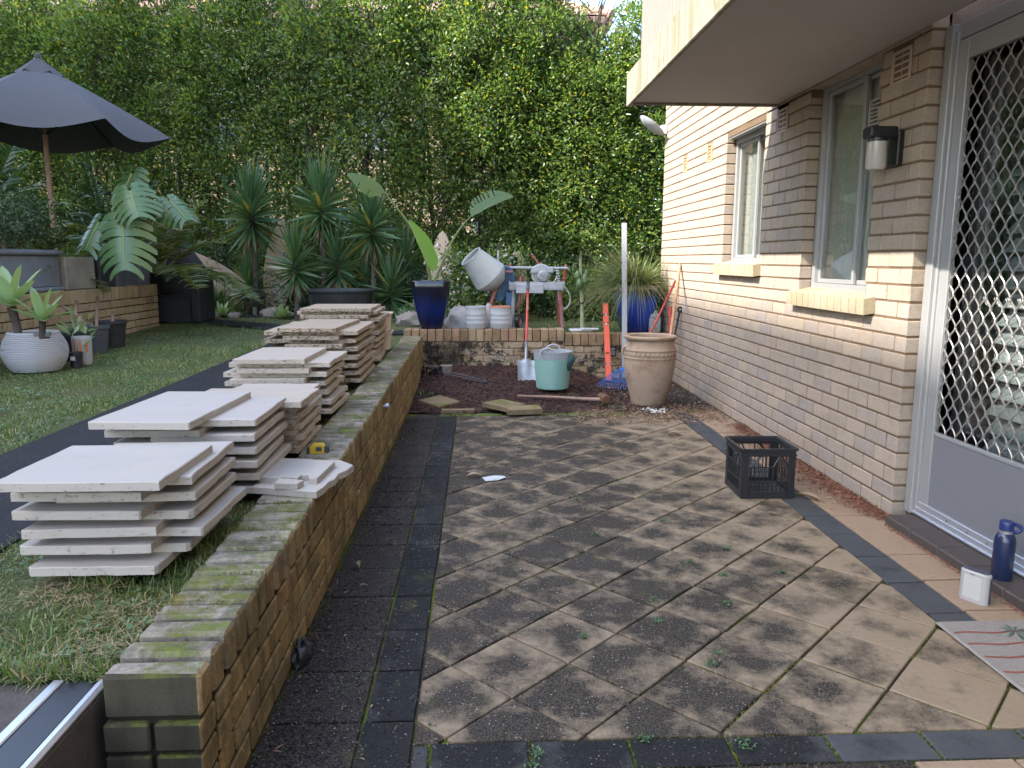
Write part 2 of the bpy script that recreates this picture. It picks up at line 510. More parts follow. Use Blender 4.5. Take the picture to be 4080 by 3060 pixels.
def m_leaf(name, cols, rough=.38, transl=.25, yellow=None, ystart=.93, spec=.5):
    n = NT(name)
    k = n.rand() if False else n.isl()
    st = [(i/(len(cols)-1)*(ystart if yellow else 1.0), c) for i, c in enumerate(cols)]
    if yellow: st += [(ystart+.02, yellow)]
    c = n.ramp(k, st)
    b = n.bsdf(c, rough, 0, None, spec)
    if transl:
        t = n.n('ShaderNodeBsdfTranslucent'); n.set(t.inputs['Color'], n.mix(1.0, c, (1.5,1.55,.7), 'MULTIPLY'))
        x = n.n('ShaderNodeMixShader'); x.inputs[0].default_value = transl
        n.t.links.new(b, x.inputs[1]); n.t.links.new(t.outputs[0], x.inputs[2]); b = x.outputs[0]
    return n.done(b)
M_LEAF_H = m_leaf('hedge_leaf', [(.045,.092,.032), (.085,.15,.044), (.135,.205,.056), (.20,.27,.065)], .34, .42, (.30,.27,.04), .93)
M_LEAF_D = m_leaf('dark_leaf', [(.026,.055,.024), (.045,.085,.032), (.07,.11,.04)], .4, .25)
M_LEAF_S = m_leaf('shrub_leaf', [(.04,.09,.035), (.075,.14,.055), (.11,.17,.07)], .4, .2)
M_YUC = m_leaf('yucca_leaf', [(.045,.10,.045), (.07,.135,.058), (.11,.175,.07)], .32, .2, (.30,.24,.06), .94)
M_PALM = m_leaf('palm_leaflet', [(.075,.12,.04), (.12,.16,.055), (.18,.19,.07)], .4, .3, (.32,.26,.09), .9)
M_GRASS = m_leaf('lawn_grass', [(.055,.105,.024), (.085,.145,.034), (.12,.185,.045), (.16,.21,.06), (.20,.20,.09)], .5, .3, (.38,.30,.17), .86)
M_REED = m_leaf('fountain_grass', [(.07,.11,.04), (.11,.155,.055), (.16,.19,.08)], .5, .3, (.36,.28,.13), .86)
M_AGAVE = m_leaf('agave_leaf', [(.20,.29,.14), (.25,.35,.17), (.31,.40,.20)], .4, .2)
M_MONST = simple('monstera_leaf', (.075,.135,.048), .34, 0, .3, 9, spec=.5)
M_MONST_V = simple('monstera_rib', (.21,.26,.07), .45)
M_STREL = m_leaf('paddle_leaf', [(.075,.125,.040), (.095,.15,.045)], .35, .35)
M_STREL_L = m_leaf('bright_paddle_leaf', [(.16,.28,.055), (.18,.30,.06)], .35, .4)
M_STEM = simple('green_stem', (.13,.16,.05), .5)
M_WEED = m_leaf('weed_leaf', [(.05,.105,.035), (.075,.14,.05), (.10,.165,.075)], .5, .2)
M_DRY = m_leaf('dry_leaf', [(.17,.085,.045), (.26,.14,.08), (.36,.27,.18), (.11,.06,.04)], .7, .1)
M_MULCH = m_leaf('bark_mulch', [(.16,.055,.030), (.24,.088,.045), (.30,.14,.08), (.10,.045,.028)], .8, 0)
M_SOILBIT = m_leaf('soil_crumb', [(.022,.012,.010), (.06,.026,.020), (.10,.045,.033), (.035,.025,.020)], .9, 0)
M_DEBRIS = m_leaf('dark_debris', [(.012,.012,.013), (.022,.020,.020), (.04,.032,.025), (.09,.065,.04)], .8, 0)
M_GRIT = m_leaf('pale_grit', [(.30,.26,.20), (.42,.37,.30), (.22,.18,.13)], .8, 0)
M_MOSS = m_leaf('moss_tuft', [(.05,.08,.008), (.10,.14,.012), (.15,.18,.02), (.17,.12,.02)], .9, .1)
M_BARK = m_flat('bark', (.055,.042,.034), (.15,.12,.095), 12, .95, .8, 60)
M_BARK_D = m_flat('dark_bark', (.028,.022,.018), (.07,.055,.043), 12, .95, .8, 60)

M_ALU = simple('anodised_aluminium', (.33,.33,.325), .42, .35, .06, 12)
M_ALU_B = simple('bright_aluminium', (.55,.55,.57), .33, .7, .06, 12)
M_STEELMESH = simple('steel_mesh', (.30,.29,.27), .38, .5, .08, 30)
M_KICK = simple('grey_kick_panel', (.155,.158,.17), .55, 0, .04, 40, bump=.05)
M_BLACKP = simple('black_plastic', (.016,.016,.018), .42, 0, .2, 14)
M_BLACKM = simple('black_metal', (.014,.014,.016), .4, 0, .2, 14)
M_BLACKPOT = simple('black_nursery_pot', (.020,.021,.024), .5, 0, .25, 14, dirt=(.06,.055,.05), dirt_amt=.5)
M_GREYPOT = simple('charcoal_grey_pot', (.060,.066,.075), .7, 0, .2, 7, dirt=(.10,.10,.105), dirt_amt=.6)
M_TROUGH = simple('blue_grey_trough', (.135,.155,.185), .8, 0, .12, 3, bump=.2, dirt=(.075,.08,.09), dirt_amt=.6)
M_BLOCK = simple('stained_concrete_block', (.25,.225,.18), .9, 0, .3, 5, bump=.5, dirt=(.10,.09,.07), dirt_amt=.7)
M_WHITEPOT = simple('white_ribbed_pot', (.40,.39,.40), .55, 0, .04, 8, dirt=(.40,.37,.33), dirt_amt=.3)
M_CANVAS = simple('charcoal_canvas', (.062,.063,.068), .9, 0, .06, 3, bump=.15)
M_WICKER = simple('black_wicker', (.016,.017,.02), .6, 0, .3, 60, bump=.6)
M_TERRA = NT('lime_washed_terracotta')
_n = M_TERRA
_a = _n.mix(_n.noise(7, 6.0, _n.ocoord(), .62), (.29,.20,.135), (.38,.285,.21))
_a = _n.mix(_n.math('MULTIPLY', _n.step(_n.noise(4.5, 7.0, _n.ocoord(), .7), .5, .68), .75), _a, (.19,.11,.068))
_a = _n.mix(_n.math('MULTIPLY', _n.step(_n.noise(13, 5.0, _n.ocoord(), .7), .62, .7), .7), _a, (.13,.08,.055))
M_TERRA = _n.done(_n.bsdf(_a, .85, 0, _n.bump(_n.noise(50, 4.0, _n.ocoord()), .3, .005), .2))

def m_glaze(name, c0, c1, c2, topworn):
    n = NT(name)
    z = n.xyz(n.ocoord())[2]
    k = n.math('ADD', n.math('MULTIPLY', z, 1.9), n.math('MULTIPLY', n.math('SUBTRACT', n.noise(3.0, 5.0, n.scale(n.ocoord(), (1,1,.35)), .6), .5), .9))
    c = n.ramp(k, [(.05, c0), (.55, c1), (.85, c2), (1.0, c0)])
    if topworn:
        w = n.math('MULTIPLY', n.step(n.math('ADD', z, n.math('MULTIPLY', n.noise(14, 5.0, n.ocoord()), .10)), .585, .60), .9)
        c = n.mix(w, c, (.36,.30,.24))
    return n.done(n.bsdf(c, .16, 0, n.bump(n.noise(7, 3.0, n.ocoord()), .15, .01), .55))
M_BLUE_D = m_glaze('dark_blue_glaze', (.006,.007,.014), (.006,.014,.075), (.006,.008,.02), False)
M_BLUE_L = m_glaze('cobalt_glaze', (.008,.012,.05), (.012,.045,.30), (.02,.07,.36), True)

M_MINT = simple('mint_plastic', (.21,.36,.30), .5, 0, .05, 6)
M_CEMENT = simple('cement_splash', (.30,.31,.31), .9, 0, .2, 9, bump=.3)
M_TEAL = simple('dark_green_rubber', (.012,.05,.05), .6)
M_STEEL = simple('worn_steel', (.33,.33,.34), .45, .6, .25, 14, dirt=(.14,.12,.10), dirt_amt=.7)
M_REDP = simple('worn_red_paint', (.40,.050,.035), .5, 0, .15, 9, dirt=(.42,.26,.22), dirt_amt=.6)
M_ORANGE_P = simple('red_orange_paint', (.62,.095,.045), .5, 0, .1, 9)
M_MIXRED = simple('faded_red_frame', (.30,.085,.07), .6, 0, .15, 14, dirt=(.32,.27,.25), dirt_amt=.7)
M_MIXBLUE = simple('chipped_blue_paint', (.035,.085,.16), .5, 0, .15, 14, dirt=(.30,.32,.34), dirt_amt=.35)
M_MIXDRUM = simple('cement_coated_drum', (.34,.35,.33), .85, 0, .12, 9, bump=.4, dirt=(.12,.19,.27), dirt_amt=.75)
M_SAW = simple('cement_splashed_metal', (.36,.37,.38), .6, .3, .2, 14, dirt=(.13,.12,.12), dirt_amt=.8)
M_BLUEP = simple('blue_plastic', (.022,.10,.30), .45, 0, .1, 9)
M_WOOD = simple('wooden_handle', (.36,.19,.095), .6, 0, .2, 30, dirt=(.20,.11,.06), dirt_amt=.6)
M_WOOD_O = simple('old_grey_wood', (.26,.165,.12), .75, 0, .2, 30, dirt=(.15,.09,.07), dirt_amt=.6)
M_RUST = simple('rusty_iron', (.13,.065,.03), .8, .2, .35, 20)
M_DRUMW = simple('dusty_white_plastic', (.38,.38,.37), .7, 0, .06, 7, dirt=(.42,.40,.37), dirt_amt=.5)
M_ORANGE = simple('orange_stain', (.50,.17,.08), .8)
M_BEIGEP = simple('beige_plastic_bin', (.47,.40,.31), .6, 0, .08, 7)
M_SACK = simple('dirty_white_sack', (.44,.40,.37), .8, 0, .25, 8, dirt=(.16,.13,.11), dirt_amt=.6)
M_YELLOW = simple('yellow_plastic', (.62,.38,.02), .45)
M_DGREY = simple('dark_grey_plastic', (.05,.052,.056), .5)
M_BOTTLE = simple('navy_powder_coat', (.008,.017,.055), .35, 0, .15, 30, coat=.3)
M_NAVY = simple('navy_plastic', (.014,.028,.12), .4)
M_WHITEPL = simple('white_plastic', (.33,.32,.305), .4, 0, .04, 9)
M_SLATEP = simple('slate_plastic', (.06,.062,.085), .5)
M_OPAL = simple('opal_glass', (.45,.42,.37), .25, 0, .05, 9)
M_STILE = simple('brown_sill_tile', (.062,.048,.042), .6, 0, .15, 20, bump=.15)
M_CREAMB = simple('cream_cladding', (.22,.195,.16), .75, 0, .05, 3, bump=.1)
M_PAPER = simple('crumpled_paper', (.48,.49,.51), .8, 0, .1, 30, dirt=(.30,.25,.2), dirt_amt=.7)
M_SHELL = simple('white_crumbs', (.55,.52,.47), .8, 0, .2, 40)
M_ROCK = m_flat('grey_rock', (.14,.12,.10), (.30,.26,.22), 7, .9, .8, 40)
M_SURF = simple('faded_surfboard', (.40,.29,.19), .45, 0, .1, 4, dirt=(.26,.19,.12), dirt_amt=.5)
M_STICK = simple('sticker_black', (.02,.02,.02), .5)
M_TERRAVENT = simple('terracotta_vent', (.47,.27,.15), .9, 0, .12, 20)
M_PINKVENT = simple('pinkish_vent', (.42,.33,.28), .9, 0, .1, 20)
M_VOID = simple('vent_void', (.015,.013,.012), .9)
M_CURT = simple('sheer_curtain', (.70,.665,.58), .9, 0, .06, 2)
M_BLIND = simple('grey_louvre', (.50,.52,.50), .6, 0, .04, 4)
M_ROOM = simple('dim_room', (.07,.07,.068), .9)
M_DARKROOM = simple('dark_room', (.025,.025,.025), .9)
M_DISH = simple('grey_dish', (.42,.44,.47), .45)
M_RED = simple('sticker_red', (.45,.03,.04), .5)
M_BLUEST = simple('sticker_blue', (.03,.08,.33), .5)
M_WHITE = simple('sticker_white', (.55,.55,.55), .5)
M_PALMRED = simple('mat_rust_line', (.20,.055,.035), .95)
M_PALMGRN = simple('mat_green_print', (.055,.10,.075), .95)
M_PALMPNK = simple('mat_pink_print', (.36,.15,.12), .95)
M_MAT = m_flat('woven_mat', (.24,.215,.185), (.32,.285,.245), 40, .95, .7, 150)
M_FRUIT = simple('green_papaya', (.075,.12,.045), .4)
M_FIGTR = simple('papaya_bark', (.22,.23,.13), .8, 0, .25, 30)
M_PETAL = m_leaf('white_petal', [(.62,.56,.58), (.70,.66,.66)], .6, .2)
M_TILE_R = simple('roof_tile', (.33,.19,.14), .85, 0, .25, 6)
M_CREAMW = simple('cream_render', (.62,.53,.41), .9, 0, .06, 2)
M_NBRICK = m_brick('neighbour_brick', [(.52,.38,.25), (.46,.33,.21), (.55,.41,.28)])
M_GUTTER = simple('brown_gutter', (.20,.12,.085), .5)
M_TIMBERW = simple('painted_timber', (.42,.40,.37), .6)
M_NGLASS = simple('reflecting_pane', (.16,.20,.25), .08, 0, .3, 1, spec=.8)
M_WIRE = simple('galvanised_wire', (.32,.32,.31), .5, .5)

def m_glass(name, refl=.10, tint=(.85,.88,.88)):
    n = NT(name)
    t = n.n('ShaderNodeBsdfTransparent'); n.set(t.inputs[0], tint)
    g = n.n('ShaderNodeBsdfGlossy'); g.inputs['Roughness'].default_value = .02; n.set(g.inputs['Color'], (.9,.9,.9))
    lw = n.n('ShaderNodeLayerWeight'); lw.inputs[0].default_value = .35
    f = n.math('ADD', n.math('MULTIPLY', lw.outputs['Fresnel'], .35), refl, clamp=True)
    x = n.n('ShaderNodeMixShader'); n.t.links.new(f, x.inputs[0]); n.t.links.new(t.outputs[0], x.inputs[1]); n.t.links.new(g.outputs[0], x.inputs[2])
    return n.done(x.outputs[0])
M_GLASS = m_glass('window_glass', .06)
# ------------------------------------------------------------------ setting
def zl(y):
    """height of the sloping lawn"""
    return .42 + .016*(y-2)
def quad_sheet(name, pts, mat, nx=1, ny=1, kind='structure'):
    mb = MB(); mb.add(pts, [(0,1,2,3)])
    return tag(obj(name, mb, mat), kind=kind)

quad_sheet('ground', [(-160,-120,-.30),(160,-120,-.30),(160,260,-.30),(-160,260,-.30)], M_DIRT)
# lawn: a bed of earth beside the low wall and behind the back wall
M_LAWN = m_flat('lawn_earth', (.045,.060,.020), (.10,.105,.045), 5, .95, .8, 60)
mb = MB()
def lawn_quad(x0, x1, y0, y1):
    n = max(1, int((y1-y0)/1.5))
    for i in range(n):
        a = y0+(y1-y0)*i/n; b = y0+(y1-y0)*(i+1)/n
        mb.add([(x0,a,zl(a)-.025),(x1,a,zl(a)-.025),(x1,b,zl(b)-.025),(x0,b,zl(b)-.025)], [(0,1,2,3)])
lawn_quad(-8.5, -.90, 1.84, 9.62)
lawn_quad(-14, 9, 9.62, 19.5)
lawn = tag(obj('lawn', mb, M_LAWN), kind='structure')
# asphalt paths
mb = MB()
for i in range(10):
    a = 1.9+.82*i; b = a+.82
    xa = -2.56+.025*i; xb = -2.56+.025*(i+1)
    mb.add([(xa,a,zl(a)-.012),(xa+.82,a,zl(a)-.012),(xb+.82,b,zl(b)-.012),(xb,b,zl(b)-.012)], [(0,1,2,3)])
tag(obj('path', mb, M_ASPHALT2), kind='structure')
mb = MB()
P0 = [(-5.4,12.10),(-2.75,10.20),(-.95,9.30),(-.66,9.66),(-2.70,10.72),(-5.2,12.45)]
cp = [(-5.4,12.02),(-2.75,10.12),(-1.25,9.42),(.2,9.80),(2.3,9.80),(2.3,10.25),(.1,10.25),(-1.15,9.92),(-2.62,10.66),(-5.2,12.42)]
mb.add([(x,y,zl(y)-.008) for x,y in cp[:3]+cp[7:]], [(0,1,2,3,4,5)])
mb.add([(x,y,zl(y)-.008) for x,y in [(-1.25,9.42),(-.72,9.63),(-.72,10.05),(-1.15,9.92)]], [(0,1,2,3)])
tag(obj('path', mb, M_ASPHALT2), kind='structure')

# ------------------------------------------------------------------ patio
patio = bpy.data.objects.new('patio', None); COL.objects.link(patio); tag(patio, kind='structure')
mb = MB(); mb.add([(-.70,.9,-.012),(2.52,.9,-.012),(2.52,7.3,-.012),(-.70,7.3,-.012)], [(0,1,2,3)])
obj('joint_bed', mb, M_JOINT, patio)
mb = MB(); mb.add([(-.70,7.3,-.016),(2.45,7.3,-.016),(2.45,9.45,-.02),(-.70,9.45,-.02)], [(0,1,2,3)])
obj('dirt_bed', mb, M_DIRT, patio)

def clip_poly(poly, x0, x1, y0, y1):
    for ax, lim, sg in ((0,x0,1),(0,x1,-1),(1,y0,1),(1,y1,-1)):
        out = []
        for i in range(len(poly)):
            a, b = poly[i], poly[(i+1)%len(poly)]
            ia, ib = (a[ax]-lim)*sg >= 0, (b[ax]-lim)*sg >= 0
            if ia: out.append(a)
            if ia != ib:
                t = (lim-a[ax])/(b[ax]-a[ax]); out.append((a[0]+(b[0]-a[0])*t, a[1]+(b[1]-a[1])*t))
        poly = out
        if not poly: return []
    return poly
def area(p):
    return abs(sum(p[i][0]*p[(i+1)%len(p)][1]-p[(i+1)%len(p)][0]*p[i][1] for i in range(len(p))))/2
def inset(p, d):
    """move each edge of a convex ccw polygon inwards"""
    n = len(p); q = []
    for i in range(n):
        a, b, c = Vector(p[i-1]), Vector(p[i]), Vector(p[(i+1)%n])
        e1 = (b-a); e2 = (c-b)
        if e1.length < 1e-6 or e2.length < 1e-6: continue
        e1.normalize(); e2.normalize()
        n1 = Vector((-e1.y, e1.x)); n2 = Vector((-e2.y, e2.x))
        k = 1+n1.dot(n2)
        if k < .15: return None
        q.append(tuple(b + (n1+n2)*(d/k)))
    return q
def paver(poly, mat, parent=patio, z=0.0, joint=.0045, t=.035, name='paver'):
    if len(poly) < 3 or area(poly) < .0012: return
    s = sum(poly[i][0]*poly[(i+1)%len(poly)][1]-poly[(i+1)%len(poly)][0]*poly[i][1] for i in range(len(poly)))
    if s < 0: poly = poly[::-1]
    q = []
    for p in poly:
        if not q or (Vector(p)-Vector(q[-1])).length > .004: q.append(p)
    if (Vector(q[0])-Vector(q[-1])).length < .004: q.pop()
    q = inset(q, joint+rnd.uniform(-.0008,.0022))
    if not q or area(q) < .0008: return
    cx = sum(p[0] for p in q)/len(q); cy = sum(p[1] for p in q)/len(q)
    m = MB(); m.prism([(p[0]-cx+rnd.uniform(-.0012,.0012), p[1]-cy+rnd.uniform(-.0012,.0012)) for p in q], -t, 0, bev=.0035)
    return obj(name, m, mat, parent, (cx, cy, z+rnd.uniform(-.002,.002)), (rnd.uniform(-.004,.004), rnd.uniform(-.004,.004), 0))
def rect(x0,x1,y0,y1): return [(x0,y0),(x1,y0),(x1,y1),(x0,y1)]
# diamond field
def node(u, v): return (1.8276+.2140*u-.2151*v, 3.6315-.2151*u-.2140*v)
for u in range(-16, 8):
    for v in range(-12, 14):
        p = clip_poly([node(u,v), node(u+1,v), node(u+1,v+1), node(u,v+1)], -.205, 1.862, 2.112, 7.02)
        if p:
            cx = sum(q[0] for q in p)/len(p)
            paver(p, M_PAVER)
# left border: tan squares, then a charcoal band
y = 2.842-.305*3
while y < 7.0:
    y1 = min(y+.305, 7.02)
    paver(rect(-.675, -.372, y, y1), M_PAVER_DIRTY)
    paver(rect(-.372, -.205, max(y, 1.95), y1), M_PAVER_GD)
    y += .305
# right border: charcoal band and tan squares along the house
y = 2.899-.305*3
while y < 6.9:
    y1 = y+.305
    paver(rect(1.862, 2.032, max(y,2.14), y1), M_PAVER_G, joint=.006)
    if y > 3.8: paver(rect(2.032, 2.352, y, y1), M_PAVER_CLEAN, joint=.007)
    else: paver(rect(2.032, 2.338, y+.02, y1+.02), M_PAVER_CLEAN, joint=.007)
    y += .305
# near charcoal band and the row in front of it
x = .147-.305*1
paver(rect(-.205, -.15, 1.975, 2.108), M_PAVER_G)
for k in range(-1, 8):
    xa = .147+.305*k; paver(rect(max(xa,-.15), xa+.305, 1.975, 2.112), M_PAVER_GD if k < 3 else M_PAVER_G)
for r_ in range(3):
    for k in range(-1, 8):
        xa = .05+.305*k; paver(rect(xa, xa+.305, 1.67-.305*r_, 1.975-.305*r_), M_PAVER_DIRTY if k < 4 else M_PAVER_CLEAN)
# far border: mossy band, a few pavers still laid beyond it
for k in range(8):
    xa = -.372+.305*k
    paver(rect(xa, xa+.305, 7.02, 7.15), M_PAVER_MOSS if k < 6 else M_PAVER_G)
for k in range(3, 7):
    xa = -.372+.305*k
    paver(rect(xa, xa+.305, 7.15, 7.43), M_PAVER_DIRTY, z=-.004)

# soil bed heaped against the back wall
def hsoil(x, y):
    t = min(max((y-7.15)/1.9, 0), 1); l = min(max((1.55-x)/.5, 0), 1)
    e = .06*math.exp(-((y-9.3)/.35)**2)
    return -.02 + (.02+.085*t+e)*l
nx, ny = 74, 74
V = []; F = []
for j in range(ny+1):
    for i in range(nx+1):
        x = -.67+2.25*i/nx; y = 7.17+2.26*j/ny
        V.append((x, y, hsoil(x,y)+rnd.uniform(-.012,.012)+.012*math.sin(x*9+y*5)*math.sin(y*11-x*4)))
for j in range(ny):
    for i in range(nx):
        a = j*(nx+1)+i; F.append((a,a+1,a+nx+2,a+nx+1))
mb = MB(); mb.add(V, F)
tag(obj('soil_bed', mb, M_SOIL, smooth=True), kind='structure')

# ------------------------------------------------------------------ brickwork generator
_bcache = {}
def brick_mesh(l, h, d, mat, var, b=.005):
    k = (round(l*200), round(h*400), round(d*200), mat.name, var)
    if k not in _bcache:
        r = random.Random(hash(k) % 9999)
        m = MB(); m.cbox(-l/2, l/2, 0, d, -h/2, h/2, b)
        m.v = [(p[0]+r.uniform(-.0014,.0014), p[1]+r.uniform(-.0012,.0012), p[2]+r.uniform(-.0014,.0014)) for p in m.v]
        _bcache[k] = mesh_of('brick', m, mat)
    return _bcache[k]
def running_bond(parent, org, udir, ndir, length, z_rows, pitch, mat, holes=(), d=.09, joint=.010, solo=lambda u, z: True, shift=0.0, jut=.0015, stuff_name='brickwork', zmax=None):
    """courses of bricks on a vertical face. org: start point (z ignored), udir along, ndir outward. z_rows: list of (z0,z1)"""
    ud = Vector(udir).normalized(); nd = Vector(ndir).normalized(); org = Vector(org)
    rot = math.atan2(ud.y, ud.x)
    # local box runs x along, y away from the viewer
    flip = Vector((-ud.y, ud.x, 0)).dot(nd) > 0
    if flip: rot += PI
    bulk = MB(); nb = 0
    for ri, (z0, z1) in enumerate(z_rows):
        cuts = []
        for (hu0, hu1, hz0, hz1) in holes:
            if min(z1,hz1)-max(z0,hz0) > .35*(z1-z0): cuts.append((hu0,hu1))
        u = -pitch*(.5 if ri % 2 else 0) - shift
        while u < length:
            segs = [(max(u, 0), min(u+pitch, length))]
            for c0, c1 in cuts:
                ns = []
                for a, b in segs:
                    if b <= c0 or a >= c1: ns.append((a,b)); continue
                    if a < c0: ns.append((a,c0))
                    if b > c1: ns.append((c1,b))
                segs = ns
            for a, b in segs:
                L = b-a-joint
                if L < .018: continue
                uc = (a+b)/2; zc = (z0+z1)/2; h = z1-z0-joint
                off = rnd.uniform(-jut, jut)
                p = org + ud*uc + nd*off; p.z = zc
                if solo(uc, zc):
                    link('brick', brick_mesh(L, h, d, mat, rnd.randrange(4)), parent, p, (rnd.uniform(-.004,.004), 0, rot+rnd.uniform(-.003,.003)))
                    nb += 1
                else:
                    bulk.cbox(-L/2, L/2, 0, d, -h/2, h/2, .005, Matrix.Translation(p) @ Matrix.Rotation(rot, 4, 'Z'))
            u += pitch
    if bulk.v:
        tag(obj(stuff_name, bulk, mat, parent), kind='stuff')
    return nb

# ------------------------------------------------------------------ the house on the right
WX = 2.362
house = thing('brick_building', 'pale brick ground floor flat with grey screen door and concrete balcony overhead', 'building', (0,0,0))
CR = .0945
rows = [(.012+CR*i-.02, .012+CR*(i+1)-.02) for i in range(37)]
y0w = 4.09
W1 = (6.40-y0w, 3.2912, 1.345, 2.585)
W2 = (4.60-y0w, 1.4627, 1.16, 2.66)
V3 = (5.945-y0w, 6.15-y0w, 2.425, 2.615)
V4 = (4.265-y0w, 4.475-y0w, 2.425, 2.615)
V1 = (8.775-y0w, 8.93-y0w, 2.435, 2.62)
V2 = (7.845-y0w, 8.02-y0w, 2.435, 2.62)
near_rows = rows
nb = running_bond(house, (WX, y0w, 0), (0,1,0), (-1,0,0), 9.87-y0w, rows, .2438, M_BRICK, [W1, W2, V1, V2, V3, V4], d=.095,
    solo=lambda u, z: (u < 2.46-.0*z and z < 2.62) , shift=.122)
# return of the pier beside the door (faces the viewer), butted behind the front face
for i, (z0, z1) in enumerate(rows[:28]):
    m = MB(); L = .022 if False else .11
    link('brick', brick_mesh(.118, z1-z0-.010, .05, M_BRICK, i % 4), house, (WX+.159, y0w+.002, (z0+z1)/2), (0,0,0))
m = MB(); m.box(WX+.006, WX+.22, y0w+.008, 9.862, -.3, 1.16); m.box(WX+.006, WX+.22, 5.575, 6.385, 1.16, 3.0); m.box(WX+.006, WX+.22, y0w+.008, 4.585, 1.16, 3.0)
m.box(WX+.006, WX+.22, 7.40, 9.862, 1.16, 3.5); m.box(WX+.006, WX+.22, 5.545, 7.37, 2.59, 3.5); m.box(WX+.006, WX+.22, y0w+.008, 5.545, 2.67, 3.5); m.box(WX+.006, WX+.22, 6.40, 7.37, 1.16, 1.33)
obj('mortar_backing', m, M_MORTAR, house)
# window reveals: brick ends on the far jambs
for (yj, za, zb) in ((7.37, 1.40, 2.585), (5.545, 1.22, 2.66)):
    mbk = MB()
    for (z0, z1) in rows:
        if z0 > za-.05 and z1 < zb+.05:
            mbk.cbox(WX+.104, WX+.16, yj-.003, yj+.02, z0+.005, z1-.005, .003)
    tag(obj('reveal_brickwork', mbk, M_BRICK, house), kind='stuff')
# body of the house behind and above, upper storey wall, far gable
m = MB(); m.box(WX+.22, 7.5, 9.60, 9.86, -.3, 9.0); m.box(WX+.23, WX+.45, -9, 2.2, -.3, 2.66); m.box(WX+.01, WX+.22, -9, 9.86, 3.5, 8.6); m.box(WX+.01, 7.5, -9, -8.8, -.3, 8.6)
m.box(WX-.3, 7.7, -9.4, 10.2, 8.6, 8.85)
m.box(WX+.1, WX+.22, y0w-1.3, y0w, 2.62, 3.5)
obj('outer_wall', m, M_BRICK, house)
m = MB(); m.box(WX+.45, 5.2, 2.2, 9.55, -.05, 0.02); m.box(5.2, 5.3, 2.2, 9.55, -.05, 2.7); m.box(WX+.45, 5.2, 4.32, 4.40, .02, 2.7); m.box(WX+.45, 5.2, 6.0, 6.08, .02, 2.7); m.box(WX+.23, 5.3, 2.2, 9.55, 2.7, 2.75); m.box(WX+.45, 5.2, 2.1, 2.2, 0, 2.7)
obj('room_lining', m, M_ROOM, house)

# brick sills
def sill(yc0, yc1, ztop, zbot, n):
    w = (yc1-yc0)/n
    for i in range(n):
        m = MB(); a = yc0+w*i+.003; b = yc0+w*(i+1)-.003
        m.add([(WX-.062,a,zbot),(WX+.06,a,zbot+.02),(WX+.06,b,zbot+.02),(WX-.062,b,zbot),(WX-.066,a,ztop-.012),(WX+.09,a,ztop+.022),(WX+.09,b,ztop+.022),(WX-.066,b,ztop-.012)],
              [(0,1,2,3),(4,7,6,5),(0,4,5,1),(3,2,6,7),(0,3,7,4),(1,5,6,2)])
        obj('sill_brick', m, M_BRICK_SILL, house)
M_BRICK_SILL = m_brick('lichen_sill_brick', [(.40,.335,.235), (.36,.295,.19), (.42,.36,.265), (.35,.27,.185)], (.30,.265,.17), .5)
sill(6.335, 7.43, 1.425, 1.315, 11)
sill(4.455, 5.62, 1.235, 1.128, 12)
# sagging header over the bathroom window: lintel soffit
m = MB(); m.box(WX+.012, WX+.10, 6.40, 7.37, 2.575, 2.588); obj('lintel', m, M_ALU, house)

# windows
def frame_rect(mb, x0, x1, ya, yb, za, zb, w):
    mb.cbox(x0,x1,ya,ya+w,za,zb,.003); mb.cbox(x0,x1,yb-w,yb,za,zb,.003)
    mb.cbox(x0,x1,ya+w,yb-w,za,za+w,.003); mb.cbox(x0,x1,ya+w,yb-w,zb-w,zb,.003)
def window(ya, yb, za, zb, mid):
    w = MB(); frame_rect(w, WX+.085, WX+.17, ya+.002, yb-.002, za, zb, .045)
    win = obj('window', w, M_ALU, house)
    s = MB(); frame_rect(s, WX+.112, WX+.135, mid-.02, yb-.047, za+.047, zb-.047, .030); obj('sash', s, M_ALU, win)
    s = MB(); frame_rect(s, WX+.140, WX+.163, ya+.047, mid+.02, za+.047, zb-.047, .030); obj('sash', s, M_ALU, win)
    g = MB(); g.box(WX+.122, WX+.126, mid+.008, yb-.075, za+.075, zb-.075); obj('pane', g, M_GLASS, win)
    g = MB(); g.box(WX+.150, WX+.154, ya+.075, mid-.008, za+.075, zb-.075); obj('pane', g, M_GLASS, win)
    return win
def curtain(ya, yb, za, zb, x, mat, win, name='curtain', amp=.012):
    V = []; F = []; n = 60
    for i in range(n+1):
        y = ya+(yb-ya)*i/n; d = amp*math.sin(i*.9)+amp*.6*math.sin(i*.37+1)
        V += [(x+d, y, za), (x+d*1.2, y, zb)]
    for i in range(n): F.append((2*i, 2*i+2, 2*i+3, 2*i+1))
    m = MB(); m.add(V, F); return obj(name, m, mat, win, smooth=True)
w1 = window(6.40, 7.37, 1.425, 2.575, 6.86)
curtain(6.42, 7.36, 1.45, 2.56, WX+.185, M_CURT, w1, amp=.004)
w2 = window(4.60, 5.545, 1.245, 2.66, 4.99)
curtain(4.92, 5.52, 1.27, 2.62, WX+.190, M_CURT, w2)
for i in range(17):
    z = 1.46+i*.073
    m = MB(); m.cbox(-.004,.004,-.17,.17,-.037,.037,.002)
    obj('louvre', m, M_BLIND, w2, (WX+.205, 4.78, z), (0, .62, 0))
